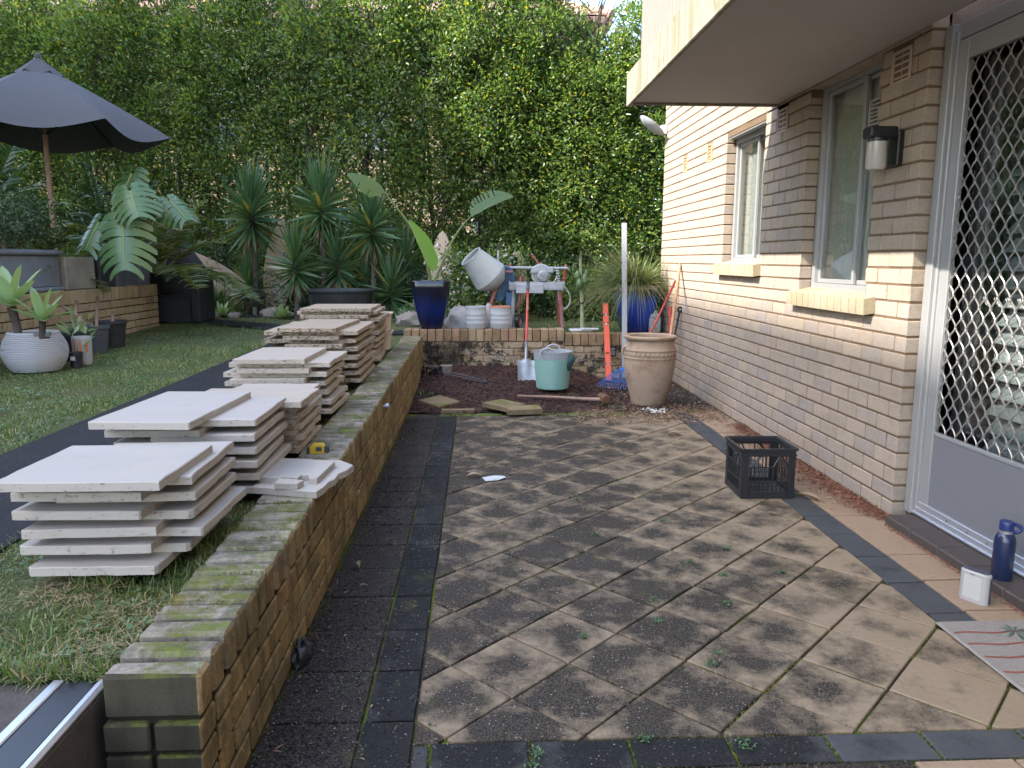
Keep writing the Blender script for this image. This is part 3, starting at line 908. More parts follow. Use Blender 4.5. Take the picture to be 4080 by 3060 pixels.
# alarm sticker: blue and red lozenge with a white rim
def oct_(w, h, c): return [(-w/2+c,-h/2),(w/2-c,-h/2),(w/2,-h/2+c),(w/2,h/2-c),(w/2-c,h/2),(-w/2+c,h/2),(-w/2,h/2-c),(-w/2,-h/2+c)]
stk = MB(); Mx = Matrix(((0,0,-1,WX+.1385),(-1,0,0,4.80),(0,1,0,1.415),(0,0,0,1)))
stk.prism(oct_(.060,.105,.018), 0, .0006, Mx); stk.cur = 1
stk.prism(oct_(.052,.097,.016)[2:6]+[(-.026,-.012),(.026,-.012)], .0008, .0012, Mx); stk.cur = 2
stk.prism([(.026,-.016),(-.026,-.016)]+[oct_(.052,.097,.016)[i] for i in (7,0,1,2)], .0008, .0012, Mx); stk.cur = 0
for (x0,x1,z0,z1) in ((-.012,.010,.034,.038),(-.018,.020,.010,.018),(-.022,.022,-.002,.003),(-.014,.014,-.027,-.023),(-.016,.016,-.036,-.032)):
    stk.prism([(x0,z0),(x1,z0),(x1,z1),(x0,z1)], .0013, .0017, Mx)
obj('sticker', stk, [M_WHITE, M_BLUEST, M_RED], w2)
# slatted exhaust grille in the upper corner of the near window
g = MB(); frame_rect(g, WX+.10, WX+.138, 4.70, 4.90, 2.03, 2.44, .012)
for i in range(16): g.cbox(WX+.105, WX+.136, 4.712, 4.888, 2.05+i*.0235, 2.062+i*.0235, .002)
obj('vent_grille', g, M_WHITEPL, w2)

# air vents
def air_vent(v, mat, cols):
    ya, yb, za, zb = v[0]+y0w+.006, v[1]+y0w-.006, v[2]+.004, v[3]-.004
    m = MB(); frame_rect(m, WX-.004, WX+.05, ya, yb, za, zb, .018)
    for i in range(1, 5):
        z = za+(zb-za)*i/5; m.cbox(WX+.004, WX+.045, ya+.018, yb-.018, z-.006, z+.006, .002)
    for j in range(1, cols):
        y = ya+(yb-ya)*j/cols; m.cbox(WX+.0055, WX+.044, y-.005, y+.005, za+.018, zb-.018, .002)
    o = obj('air_vent', m, mat, house)
    k = MB(); k.box(WX+.046, WX+.05, ya+.01, yb-.01, za+.01, zb-.01); obj('vent_void', k, M_VOID, o)
air_vent(V1, M_TERRAVENT, 3); air_vent(V2, M_TERRAVENT, 3); air_vent(V3, M_PINKVENT, 2); air_vent(V4, M_PINKVENT, 2)

# balcony slab and ribbed cladding
SLX = 1.16
slab = MB()
slab.box(SLX+.03, WX-.004, -7, 6.13, 2.66, 2.70); slab.cur = 1
slab.cbox(SLX, SLX+.03, -7, 6.16, 2.625, 2.875, .006); slab.cbox(SLX+.03, WX-.004, 6.13, 6.16, 2.64, 2.875, .004)
slab.cur = 0; slab.box(SLX+.03, WX-.004, -7, 6.13, 2.70, 2.87)
obj('balcony_slab', slab, [M_CONC, M_SLAB_EDGE], house)
d_ = MB(); d_.box(WX+.0, WX+.10, -7, 5.6, 2.6, 2.66)
for i in range(110):
    y1 = 5.92-.0925*i
    if y1 < -3.5: break
    m = MB(); m.cbox(SLX+.055, SLX+.075, y1-.072, y1, 2.876, 3.82, .005)
    obj('cladding_board', m, M_CREAMB, house)
m = MB(); m.box(SLX+.077, SLX+.10, -3.6, 5.92, 2.876, 3.80); m.cbox(SLX+.04, SLX+.13, -3.6, 5.93, 3.821, 3.87, .004)
for j in range(12): m.cbox(SLX+.10+j*.088, SLX+.184+j*.088, 5.905, 5.925, 2.876, 3.82, .004)
obj('balustrade', m, M_CREAMB, house)

# screen door
DX = 2.455
door = obj('door', MB().cbox(DX-.03, DX+.05, 4.012, 4.075, .045, 2.64, .003), M_ALU, house)
for nm, q, mt in (('door_frame', [(DX-.012,DX+.045,3.99,4.012,.05,2.60),(DX+.0,DX+.05,2.95,4.075,2.56,2.64)], M_ALU),
              ('door_stile', [(DX,DX+.032,3.915,3.99,.06,2.555),(DX,DX+.032,3.0,3.075,.06,2.555)], M_ALU),
              ('door_rail', [(DX,DX+.032,3.075,3.915,2.45,2.555),(DX+.004,DX+.030,3.075,3.915,.515,.535)], M_ALU)):
    m = MB()
    for b in q: obj(nm, MB().cbox(*b, .003), mt, door)
m = MB(); m.cbox(DX+.010, DX+.022, 3.075, 3.915, .125, .515, .002); obj('kick_panel', m, M_KICK, door)
m = MB(); m.cbox(DX-.004, DX+.02, 3.0, 3.99, .062, .125, .003); m.cbox(DX-.026, DX-.006, 2.6, 4.01, .052, .066, .003); m.cbox(DX-.014, DX-.005, 2.6, 4.0, .066, .092, .002)
obj('bottom_track', m, M_ALU_B, door)
m = MB()
for (y, z) in ((3.945,.09),(3.72,.10),(3.55,.10),(3.40,.10)): m.cbox(DX-.008, DX-.004, y-.004, y+.004, z-.004, z+.004, .001)
obj('rusty_screw', m, M_RUST, door)
# expanded diamond grille: wavy strands that touch at the nodes
m = MB(); pw, ph = .0855, .113
ncol = 11
for j in range(-1, ncol+1):
    yc = 3.918-pw*j
    for sg in (1, -1):
        pts = []
        nz = int((2.45-.535)/ph*2)+1
        for k in range(nz*4+1):
            z = .536+k*ph/8
            if z > 2.452: break
            ph_ = ((z-.536)/ph) % 1.0
            tri = 1-abs(2*ph_-1)               # 0 at nodes on own line, 1 at the outer node
            tri = tri*tri*(3-2*tri)*.35+tri*.65
            y = yc + sg*tri*pw/2
            pts.append((DX+.016+.006*math.sin(ph_*2*PI)*sg, min(max(y, 3.075), 3.915), z))
        if 3.05 < yc < 3.94: m.tube(pts, .0042, 5, cap=False)
    for k in range(40):
        z = .536+k*ph/2; yy = yc + (pw/2 if k % 2 else 0)
        if z < 2.44 and 3.085 < yy < 3.905: m.cbox(DX+.010, DX+.023, yy-.0065, yy+.0065, z-.009, z+.009, .003)
obj('diamond_grille', m, M_STEELMESH, door, smooth=50)
# glazed inner door and louvre blind behind the grille
m = MB(); m.box(DX+.095, DX+.10, 3.0, 3.93, .06, 2.6); obj('pane', m, M_GLASS, door)
m = MB(); m.cbox(DX+.08, DX+.12, 3.83, 3.90, .06, 2.6, .003); m.cbox(DX+.08, DX+.12, 3.02, 3.83, .06, .16, .003); obj('inner_door_frame', m, M_BLACKM, door)
for i in range(24):
    z = .24+i*.092
    m = MB(); m.cbox(-.005,.005,-.34,.34,-.046,.046,.002)
    obj('louvre', m, M_BLIND, door, (DX+.21, 3.42, z), (0, .75, 0))
m = MB(); m.box(DX+.30, DX+.31, 2.3, 4.3, .0, 2.7); obj('dark_backing', m, M_DARKROOM, door)

# brown sill tiles under the door
for i in range(8):
    y1 = 3.985-.2425*i
    m = MB(); m.cbox(-.105, .095, -.2385/2, .2385/2, -.06, 0, .006)
    m.v = [(p[0], p[1], p[2]) for p in m.v]
    obj('sill_tile', m, M_STILE, house, (2.375, y1-.121, .047), (0, rnd.uniform(-.004,.004), 0))

# wall lamp
lamp = thing('wall_lamp', 'black bracket wall lamp with white opal cylinder on pale brick pier', 'lamp', (WX, 4.325, 2.05))
m = MB(); m.cbox(-.035, 0, -.055, .055, -.075, .115, .006); obj('wall_plate', m, M_BLACKM, lamp)
m = MB(); m.cbox(-.19, -.0351, -.052, .052, .075, .135, .008); m.lathe([(.052,.055),(.052,.075)], 24, Matrix.Translation((-.125,0,0)), True, True); obj('arm', m, M_BLACKM, lamp)
m = MB(); m.lathe([(.028,-.098),(.046,-.094),(.0525,-.082),(.0525,.055)], 28, Matrix.Translation((-.125,0,0)), True, True); obj('lamp_glass', m, M_OPAL, lamp, smooth=40)
# dish on the far corner
dish = thing('satellite_dish', 'small grey dish fixed to the far corner of the pale brick wall', 'dish', (WX-.03, 9.80, 3.06))
m = MB(); m.lathe([(.001,-.035),(.09,-.030),(.16,-.012),(.19,.010),(.185,.014),(.15,-.004),(.08,-.022),(.001,-.027)], 28, Matrix.Translation((-.16,0,.04)) @ Euler((0,math.radians(38),0)).to_matrix().to_4x4()); obj('reflector', m, M_DISH, dish, smooth=50)
m = MB(); m.cbox(-.05, .03, -.05, .05, -.06, .05, .006); m.tube([(-.04,0,0),(-.13,0,.02)], .018, 8); obj('bracket', m, M_DISH, dish)
# ------------------------------------------------------------------ low wall beside the patio
low = thing('low_brick_wall', 'low mossy ochre brick wall running back along the left of the patio', 'wall', (0,0,0))
CW = .086
lrows = [(.0+CW*i-.004, CW*(i+1)-.004) for i in range(4)]
ya_, yb_ = 1.725, 9.28
def ltop(y): return .456+.0105*(y-1.7)
running_bond(low, (-.680, ya_+.115, 0), (0,1,0), (1,0,0), yb_-ya_-.115, lrows, .25, M_BRICK_Y, d=.10, joint=.013, jut=.003)
# extra part-course that takes up the rise of the cap towards the back
running_bond(low, (-.680, ya_, 0), (0,1,0), (1,0,0), .0, lrows[:1], .25, M_BRICK_Y)
n_cap = 75; pc = (yb_-ya_)/n_cap
for i in range(n_cap):
    yc = ya_+pc*(i+.5); zt = ltop(yc)
    hgt = zt-.344
    k = ('cap', i % 5, i < 1)
    if k not in _bcache:
        m = MB(); r_ = random.Random(i)
        m.cbox(-.118, .118, -.0385, .0385, -.112, 0, .009)
        m.v = [(p[0]+r_.uniform(-.0025,.0025), p[1]+r_.uniform(-.002,.002), p[2]+r_.uniform(-.0025,.0025)) for p in m.v]
        # side that faces the patio takes the ochre brick, the top the mossy one
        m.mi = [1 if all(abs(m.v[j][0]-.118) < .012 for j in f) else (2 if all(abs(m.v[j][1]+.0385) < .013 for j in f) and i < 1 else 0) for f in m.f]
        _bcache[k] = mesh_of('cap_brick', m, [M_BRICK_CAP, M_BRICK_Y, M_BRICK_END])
    o = link('cap_brick', _bcache[k], low, (-.797+rnd.uniform(-.003,.003), yc, zt+rnd.uniform(-.003,.003)), (rnd.uniform(-.012,.012), rnd.uniform(-.008,.008), rnd.uniform(-.012,.012)))
    o.scale = (1, 1, hgt/.112)
# near end: headers under the cap, dark on the end, ochre on the patio side
for k, (z0, z1) in enumerate(lrows[::-1]):
    for xa, xb in ((-.915, -.805), (-.793, -.680)):
        mm = MB(); mm.cbox(xa, xb, ya_, ya_+.105, z0+.006, z1-.006, .005)
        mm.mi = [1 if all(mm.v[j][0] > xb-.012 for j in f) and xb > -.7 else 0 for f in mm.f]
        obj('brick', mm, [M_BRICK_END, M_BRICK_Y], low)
m = MB(); m.box(-.905, -.688, ya_+.02, yb_, -.25, .346); obj('mortar_core', m, M_MORTAR_D, low)
# moss growing along the foot of the wall and on the cap
def tufts(P, n_each, r, h, rng):
    pts = np.repeat(P, n_each, 0) + rng.normal(0, 1, (len(P)*n_each, 3))*np.array([r, r, 0])
    d = np.stack([rng.normal(0,.6,len(pts)), rng.normal(0,.6,len(pts)), np.ones(len(pts))], 1)
    return strap_arrays(pts, d, rng.uniform(.4,1,len(pts))*h, .0035, .1, 1)
rg = np.random.default_rng(3)
cen = []
for (x, y, s) in ((-.76,2.10,.05),(-.72,2.33,.05),(-.80,2.58,.07),(-.74,2.66,.06),(-.83,2.73,.06),(-.72,2.8,.04),(-.78,3.02,.04),(-.74,2.24,.05),(-.86,2.16,.04),(-.75,4.6,.06),(-.8,5.3,.06),(-.77,6.2,.07),(-.8,7.2,.07)):
    for _ in range(26):
        px, py = x+rg.normal(0,s), y+rg.normal(0,s*.5)
        if -.905 < px < -.69: cen.append((px, py, ltop(py)-.004))
for _ in range(170):
    y = rg.uniform(1.3, 7.0); cen.append((-.672+abs(rg.normal(0,.008)), y, -.004))
V, F = tufts(np.array(cen), 14, .012, .014, rg)
tag(link('moss', np_mesh('moss', V, F, M_MOSS), low), kind='stuff')
# brass hose tap stub
m = MB(); m.tube([(-.692,5.33,.42),(-.648,5.33,.425)], .012, 10); m.tube([(-.655,5.33,.425),(-.635,5.33,.428)], .018, 10); obj('hose_tap', m, M_STEEL, low)

# ------------------------------------------------------------------ back wall
back = thing('back_brick_wall', 'low weathered tan brick wall across the far end of the patio', 'wall', (0,0,0))
BY = 9.40
bc = .0865
brows = [(.448-bc*(i+1), .448-bc*i) for i in range(6)]
running_bond(back, (-.69, BY, 0), (1,0,0), (0,-1,0), 1.76, brows, .25, M_BRICK_BACK, d=.10, jut=.006)
brows2 = [(.393-bc*(i+1), .393-bc*i) for i in range(6)]
running_bond(back, (1.07, BY, 0), (1,0,0), (0,-1,0), 1.285, brows2, .25, M_BRICK_BACK, d=.10, jut=.004)
for (x0, x1, zt, zb) in ((-.925, 1.07, .60, .452), (1.075, 2.35, .545, .397)):
    n = round((x1-x0)/.0985); w = (x1-x0)/n
    for i in range(n):
        k = ('bcap', i % 5, round(zt*100))
        if k not in _bcache:
            m = MB(); m.cbox(-w/2+.004, w/2-.004, 0, .23, zb-zt, 0, .006); _bcache[k] = mesh_of('cap_brick', m, M_BRICK_BCAP)
        link('cap_brick', _bcache[k], back, (x0+w*(i+.5), BY-.012+rnd.uniform(-.004,.004), zt+rnd.uniform(-.003,.003)), (rnd.uniform(-.01,.01), 0, rnd.uniform(-.01,.01)))
m = MB(); m.box(-.92, 1.07, BY+.012, BY+.20, -.2, .45); m.box(1.075, 2.355, BY+.012, BY+.20, -.2, .394)
obj('mortar_core', m, M_MORTAR_B, back)
# crumbs of render and mortar left on the face
rg = np.random.default_rng(5); n = 900
P = np.stack([rg.uniform(-.45, 1.5, n), np.full(n, BY-.002)-rg.uniform(0,.006,n), np.clip(rg.normal(.22,.09,n), .06, .43)], 1)
P = P[(np.sin(P[:,0]*7+P[:,2]*23)+rg.normal(0,.5,n)) > .35]
D = rg.normal(0,1,P.shape); D[:,1] *= .2
V, F = leaf_arrays(P, D, np.tile([0,-1.0,0], (len(P),1))+rg.normal(0,.4,P.shape), rg.uniform(.012,.04,len(P)), rg.uniform(.01,.025,len(P)))
tag(link('mortar_crumbs', np_mesh('mortar_crumbs', V, F, M_GRIT), back), kind='stuff')
# dark root mat hanging over the left of the wall
n = 420
P = np.stack([rg.uniform(-.66,-.18,n), np.full(n, BY-.012)-rg.uniform(0,.02,n), rg.uniform(.2,.46,n)], 1)
D = rg.normal(0,1,(n,3)); D[:,1] = -.2; D[:,2] -= .5
V, F = strap_arrays(P, D, rg.uniform(.05,.16,n), .007, .3, 2)
tag(link('root_mat', np_mesh('root_mat', V, F, M_DEBRIS), back), kind='stuff')

# ------------------------------------------------------------------ raised planter wall on the left
plw = thing('planter_brick_wall', 'tan brick retaining wall behind the white ribbed pot on the left lawn', 'wall', (0,0,0))
PX = -4.42
prows = [(.955-.0945*(i+1), .955-.0945*i) for i in range(6)]
running_bond(plw, (PX, 5.2, 0), (0,1,0), (1,0,0), 5.56, prows, .25, M_BRICK_PL, d=.10, jut=.003, shift=.06)
n = 54; w = 5.56/n
for i in range(n):
    k = ('pcap', i % 5)
    if k not in _bcache:
        m = MB(); m.cbox(-.22, .006, -w/2+.004, w/2-.004, -.15, 0, .006); _bcache[k] = mesh_of('cap_brick', m, M_BRICK_PL)
    link('cap_brick', _bcache[k], plw, (PX+rnd.uniform(-.003,.003), 5.2+w*(i+.5), 1.108+rnd.uniform(-.003,.003)), (0, rnd.uniform(-.01,.01), 0))
m = MB(); m.box(PX-.20, PX-.012, 5.2, 10.755, .2, .96); m.box(PX-.2, PX-.012, 10.70, 10.757, .2, .96); obj('mortar_core', m, M_MORTAR_D, plw)
m = MB(); m.box(-8.6, PX-.21, 4.5, 10.75, .2, 1.03); tag(obj('terrace', m, M_LAWN), kind='structure')

# ------------------------------------------------------------------ concrete step at the near left corner
step = thing('concrete_step', 'rough dark concrete step below the near end of the mossy low wall', 'step', (0,0,0))
m = MB(); m.cbox(-2.6, -.945, .5, 1.845, -.2, .384, .012); obj('tread', m, M_CONC_D, step)
m = MB(); m.cbox(-.940, -.655, 1.0, 1.705, -.2, .168, .02); m.box(-.945, -.68, .4, 1.0, -.2, .05); obj('lower_tread', m, M_CONC_D, step)
nos = thing('stair_nosing', 'black stair nosing strip with two white aluminium rails on concrete step', 'nosing', (0,0,0), group=None)
def bar(name, x0, x1, z0, z1, mat, r=.004):
    m = MB(); m.cbox(x0, x1, .7, 1.835, z0, z1, r); return obj(name, m, mat, nos)
bar('grip_insert', -1.055, -.972, .3845, .390, M_BLACKP, .002)
bar('edge_rail', -.971, -.944, .377, .398, M_ALU_B, .008)
bar('rear_rail', -1.083, -1.056, .3845, .395, M_ALU_B, .003)
# ------------------------------------------------------------------ stacks of travertine slabs
ORD = ['topmost', 'second from top', 'third from top', 'fourth from top', 'fifth from top', 'sixth from top', 'seventh from top', 'eighth from top', 'ninth from top', 'tenth from top']
def slab_mesh(w, d, t, mat, seed, rough, bite=None):
    r = random.Random(seed); pts = []
    def edge(a, b, n):
        for i in range(n):
            u = i/n; x = a[0]+(b[0]-a[0])*u; y = a[1]+(b[1]-a[1])*u
            e = r.gauss(0, rough) if i else 0
            if r.random() < .07: e -= rough*3.5
            nx_, ny_ = (b[1]-a[1]), -(b[0]-a[0]); l = math.hypot(nx_, ny_)
            pts.append((x+nx_/l*min(e, .002), y+ny_/l*min(e, .002)))
    c = [(-w/2,-d/2),(w/2,-d/2),(w/2,d/2),(-w/2,d/2)]
    ch = [r.choice((0, 0, .006, .012)) for _ in range(4)]
    cc = []
    for i in range(4):
        p, q = Vector(c[i]), Vector(c[i-1]); s_ = Vector(c[(i+1)%4])
        if ch[i]: cc += [tuple(p+(q-p).normalized()*ch[i]), tuple(p+(s_-p).normalized()*ch[i])]
        else: cc.append(tuple(p))
    for i in range(len(cc)): edge(cc[i], cc[(i+1)%len(cc)], 7 if (Vector(cc[i])-Vector(cc[(i+1)%len(cc)])).length > .1 else 1)
    m = MB(); m.prism(pts, 0, t, bev=.0028)
    return mesh_of('stone_slab', m, mat)
STK = [
 # where, A column (x0,x1,y0,y1), B column, z0, layers, thickness, material, top slab rect, rough
 ('nearest white stack', (-1.475,-1.06,2.375,2.84), (-1.40,-.955,2.475,2.95), .452, 11, .0292, M_TRAV_W, (-1.495,-.985,2.31,2.79), .0013),
 ('second stack, white, behind the nearest', (-1.52,-1.13,3.10,3.76), (-1.36,-.935,3.14,3.66), .466, 12, .0292, M_TRAV_W, (-1.525,-1.12,2.985,3.70), .0013),
 ('third stack, cream with wide top', (-1.46,-.93,3.80,4.26), (-1.36,-.905,3.82,4.36), .475, 10, .030, M_TRAV_C, (-1.42,-.85,3.64,4.03), .0025),
 ('fourth stack, cream in neat layers', (-1.46,-1.03,4.55,5.15), (-1.52,-.905,4.62,5.20), .485, 13, .0292, M_TRAV_C, (-1.455,-1.03,4.54,5.16), .0025),
 ('fifth stack, weathered with dark edges', (-1.43,-1.02,5.66,6.34), (-1.60,-.905,5.72,6.62), .495, 15, .0305, M_TRAV_T, (-1.455,-1.025,5.64,6.50), .0045),
 ('farthest stack below the black tub', (-1.60,-1.00,7.02,7.60), (-1.66,-.93,7.06,7.78), .515, 16, .031, M_TRAV_T, (-1.62,-.975,7.0,7.72), .0045),
]
sd = 0
for (wh, A, B, z0, nl, t, mat, top, rgh) in STK:
    nA = 0; nB = 0; z = z0+nl*t
    for k in range(nl):
        z -= t; onA = (k % 2 == 0); sd += 1
        r_ = random.Random(sd*13)
        R_ = list(A if onA else B)
        if k == 0: R_ = list(top)
        else:
            dx, dy = r_.gauss(0, .020), r_.gauss(0, .020)
            if onA and nA == 1 and wh.startswith('nearest'): dx = -.012
            R_ = [R_[0]+dx+r_.gauss(0,.008), min(R_[1]+dx, -.895), R_[2]+dy, R_[3]+dy+r_.gauss(0,.012)]
        w, d = R_[1]-R_[0], R_[3]-R_[2]
        o = link('stone_slab', slab_mesh(w, d, t, mat, sd, rgh), None, ((R_[0]+R_[1])/2, (R_[2]+R_[3])/2, z), (0, 0, r_.gauss(0, .022)))
        col_ = 'left' if onA else 'right'
        i_ = nA if onA else nB
        if onA: nA += 1
        else: nB += 1
        tag(o, '%s slab in the %s column of the %s' % (ORD[i_], col_, wh), 'stone slab', 'travertine slabs stacked along the low wall')
# a second white slab lying beside the top of the second stack
o = link('stone_slab', slab_mesh(.19, .42, .029, M_TRAV_W, 77, .0018), None, (-1.02, 3.30, .466+12*.0292-.0292), (0,0,.0)); COL.objects.unlink(o); bpy.data.objects.remove(o)
# offcuts on the low wall
OZ = .474
m = MB(); m.prism([(-.955,3.14),(-.672,3.06),(-.655,3.12),(-.648,3.20),(-.630,3.25),(-.628,3.33),(-.602,3.38),(-.585,3.47),(-.66,3.56),(-.965,3.60)], OZ, OZ+.03, bev=.003)
o = obj('stone_slab', m, M_TRAV_W); tag(o, 'broken white slab with a rough right edge lying on the mossy low wall', 'stone slab', 'white offcuts on the low wall')
m = MB(); m.prism([(-.945,3.20),(-.775,3.155),(-.768,3.215),(-.735,3.22),(-.725,3.17),(-.690,3.165),(-.665,3.44),(-.80,3.49),(-.925,3.51)], OZ+.0305, OZ+.056, bev=.002)
o = obj('stone_slab', m, M_TRAV_W); tag(o, 'thin notched white offcut on top of the broken slab on the wall', 'stone slab', 'white offcuts on the low wall')
m = MB(); m.prism([(-.855,3.105),(-.755,3.085),(-.742,3.145),(-.765,3.148),(-.78,3.17),(-.85,3.185)], OZ+.0305, OZ+.056, bev=.002)
o = obj('stone_slab', m, M_TRAV_W); tag(o, 'small front offcut beside the notch of the thin white slab', 'stone slab', 'white offcuts on the low wall')
# tape measure
tm = thing('tape_measure', 'yellow and grey tape measure on the mossy low wall', 'tape measure', (-.815, 3.80, ltop(3.8)), .12)
m = MB(); m.prism([(-.045,0),(.038,0),(.042,.012),(.036,.040),(.020,.050),(-.025,.050),(-.045,.030)], -.018, .018, Matrix.Rotation(PI/2, 4, 'X'), bev=.003); obj('case', m, M_YELLOW, tm)
m = MB(); m.cbox(.025,.052,-.0195,.0195,.002,.042,.006); m.cbox(-.056,-.040,-.0195,.0195,0,.034,.004); obj('rubber_grip', m, M_DGREY, tm)
m = MB(); m.cbox(-.012,.018,-.0205,-.0185,.014,.036,.001); obj('face_label', m, M_DGREY, tm)

# ------------------------------------------------------------------ things on the patio
# milk crate
cr = thing('milk_crate', 'black plastic milk crate standing on pavers near the pale brick wall', 'crate', (1.775, 4.60, 0), -.02)
cw, cd, ch_ = .325, .325, .315
m = MB()
frame = m
for s in (-1, 1):
    m.cbox(-cw/2, cw/2, s*cd/2-.006, s*cd/2+.006, ch_-.038, ch_, .003); m.cbox(s*cw/2-.006, s*cw/2+.006, -cd/2+.007, cd/2-.007, ch_-.038, ch_, .003)
    m.cbox(-cw/2-.006, cw/2+.006, s*(cd/2+.010)-.006, s*(cd/2+.010)+.006, ch_-.010, ch_+.004, .002); m.cbox(s*(cw/2+.010)-.006, s*(cw/2+.010)+.006, -cd/2-.004, cd/2+.004, ch_-.0095, ch_+.0035, .002)
    m.cbox(-cw/2, cw/2, s*(cd/2+.005)-.005, s*(cd/2+.005)+.005, ch_-.046, ch_-.036, .002); m.cbox(s*(cw/2+.005)-.005, s*(cw/2+.005)+.005, -cd/2-.001, cd/2+.001, ch_-.0455, ch_-.0355, .002)
obj('rim', m, M_BLACKP, cr)
for sx in (-1, 1):
    for sy in (-1, 1):
        m = MB()
        m.cbox(sx*(cw/2-.001)-.004, sx*(cw/2-.001)+.004, min(sy*cd/2, sy*(cd/2-.042)), max(sy*cd/2, sy*(cd/2-.042)), .0, ch_-.04, .002)
        m.cbox(min(sx*(cw/2-.006), sx*(cw/2-.042)), max(sx*(cw/2-.006), sx*(cw/2-.042)), sy*(cd/2-.001)-.004, sy*(cd/2-.001)+.004, .0, ch_-.04, .002)
        obj('corner_post', m, M_BLACKP, cr)
def crate_side(M4):
    m = MB(); a = cw/2-.044
    m.cbox(-a, a, -.004, .004, .0, .045, .002, M4)
    for z in (.105, .195): m.cbox(-a, a, -.004, .004, z, z+.008, .002, M4)
    for i in range(9):
        x = -a+2*a*(i+.5)/9; m.cbox(x-.0028, x+.0028, -.0035, .0035, .045, .195, .001, M4)
    for x0, x1 in ((-a, -a/3), (-a/3+.02, a/3-.06), (a/3-.01, a-.05), (a, a*.62)):
        m.tube([M4 @ Vector((x0, 0, .203)), M4 @ Vector((x1 if x0 < 0 else x1, 0, ch_-.038))], .005, 6)
    m.tube([M4 @ Vector((-a+.012, 0, .203)), M4 @ Vector((-a/2.2, 0, ch_-.038))], .005, 6)
    return m
for k in range(4):
    M4 = Matrix.Rotation(k*PI/2, 4, 'Z') @ Matrix.Translation((0, -cd/2+.001, 0))
    obj('lattice_side', crate_side(M4), M_BLACKP, cr)
m = MB(); a = cw/2-.006
for i in range(12):
    x = -a+2*a*i/11
    m.tube([(x, -a, .012), (x, a, .012)], .003, 4)
    pts = [(x+(.012 if j % 2 else -.012), -a+2*a*j/24, .012) for j in range(25)]
    m.tube(pts, .003, 4)
for y in (-a, -a/2, 0, a/2, a): m.cbox(-a, a, y-.004, y+.004, .008, .016, .001)
obj('mesh_base', m, M_BLACKP, cr)

# small white speaker
sp = thing('portable_speaker', 'small white rounded speaker standing on tan paver by the sill tiles', 'speaker', (2.135, 3.005, 0), math.radians(-62))
def stadium(a, b, n=8):
    P_ = []
    for i in range(n+1):
        t = -PI/2+PI*i/n; P_.append((a-b+b*math.cos(t), b*math.sin(t)))
    for i in range(n+1):
        t = PI/2+PI*i/n; P_.append((-(a-b)+b*math.cos(t), b*math.sin(t)))
    return P_
m = MB(); m.prism(stadium(.062,.026), .0, .136, bev=.006); obj('body', m, M_WHITEPL, sp, smooth=35)
m = MB(); m.prism(stadium(.054,.020), .1362, .1385, bev=.001); 
for i in range(5): m.cbox(-.03+.015*i-.003, -.03+.015*i+.003, -.003, .003, .1386, .1395, .0004)
obj('control_panel', m, M_SLATEP, sp, smooth=35)
m = MB()
for i in range(26): m.cbox(-.036, .036, -.0268, -.0255, .018+i*.0039, .0195+i*.0039, .0003)
obj('grille', m, simple('off_white_grille', (.52,.51,.48), .6), sp)
m = MB(); m.cbox(-.012, .006, -.0276, -.0262, .122, .1255, .0005); obj('badge', m, M_SLATEP, sp)
m = MB(); m.cbox(.0605, .0632, -.007, .007, .006, .120, .002); obj('side_strip', m, M_SLATEP, sp)

# water bottle
bo = thing('water_bottle', 'navy blue metal water bottle with loop lid standing on brown sill tile', 'bottle', (2.335, 3.125, .047))
m = MB(); m.lathe([(.040,0),(.0425,.004),(.0425,.175),(.039,.195),(.031,.208),(.027,.212)], 32, None, True, True); obj('body', m, M_BOTTLE, bo, smooth=40)
m = MB(); m.lathe([(.0272,.2121),(.0275,.226)], 28, None, True, True); obj('neck_ring', m, M_STEEL, bo, smooth=40)
m = MB(); m.lathe([(.0285,.2262),(.029,.248),(.0285,.262),(.026,.266)], 28, None, True, True); obj('lid', m, M_NAVY, bo, smooth=40)
m = MB(); pts = [(.026+.030*math.sin(t)*1.0, -.004, .236+.019*math.cos(t)) for t in np.linspace(0, PI, 14)]; m.tube(pts, [.006]*14, 8, flat=1.4); obj('carry_loop', m, M_NAVY, bo, rot=(0,0,-.35), smooth=True)

# door mat
mt = thing('door_mat', 'beige door mat with rust lines and a green palm print by the door', 'mat', (2.12, 2.46, 0))
m = MB(); m.cbox(-.285, .40, -.42, .335, .003, .016, .006); obj('weave', m, M_MAT, mt)
for k, y in enumerate((.235, .145, .050, -.05, -.15)):
    m = MB(); pts = [(-.27+.6*i/14, y+.006*math.sin(i*1.3+k), .0172) for i in range(15)]
    for i in range(14):
        a, b = pts[i], pts[i+1]; m.add([(a[0],a[1]-.006,.0168),(b[0],b[1]-.006,.0168),(b[0],b[1]+.006,.0168),(a[0],a[1]+.006,.0168)], [(0,1,2,3)])
    obj('printed_line', m, M_PALMRED, mt)
m = MB(); r_ = random.Random(4)
for (cx_, cy_) in ((-.02,.24),(-.02,.03)):
    for k in range(9):
        t = k/9*2*PI+.3; L = r_.uniform(.06,.11); q = [(cx_,cy_),(cx_+L*.5*math.cos(t-.18),cy_+L*.5*math.sin(t-.18)),(cx_+L*math.cos(t),cy_+L*math.sin(t)*.8-.01),(cx_+L*.5*math.cos(t+.18),cy_+L*.5*math.sin(t+.18))]
        m.add([(x,y,.0174+.0001*k) for x,y in q], [(0,1,2,3)])
obj('green_print', m, M_PALMGRN, mt)
m = MB()
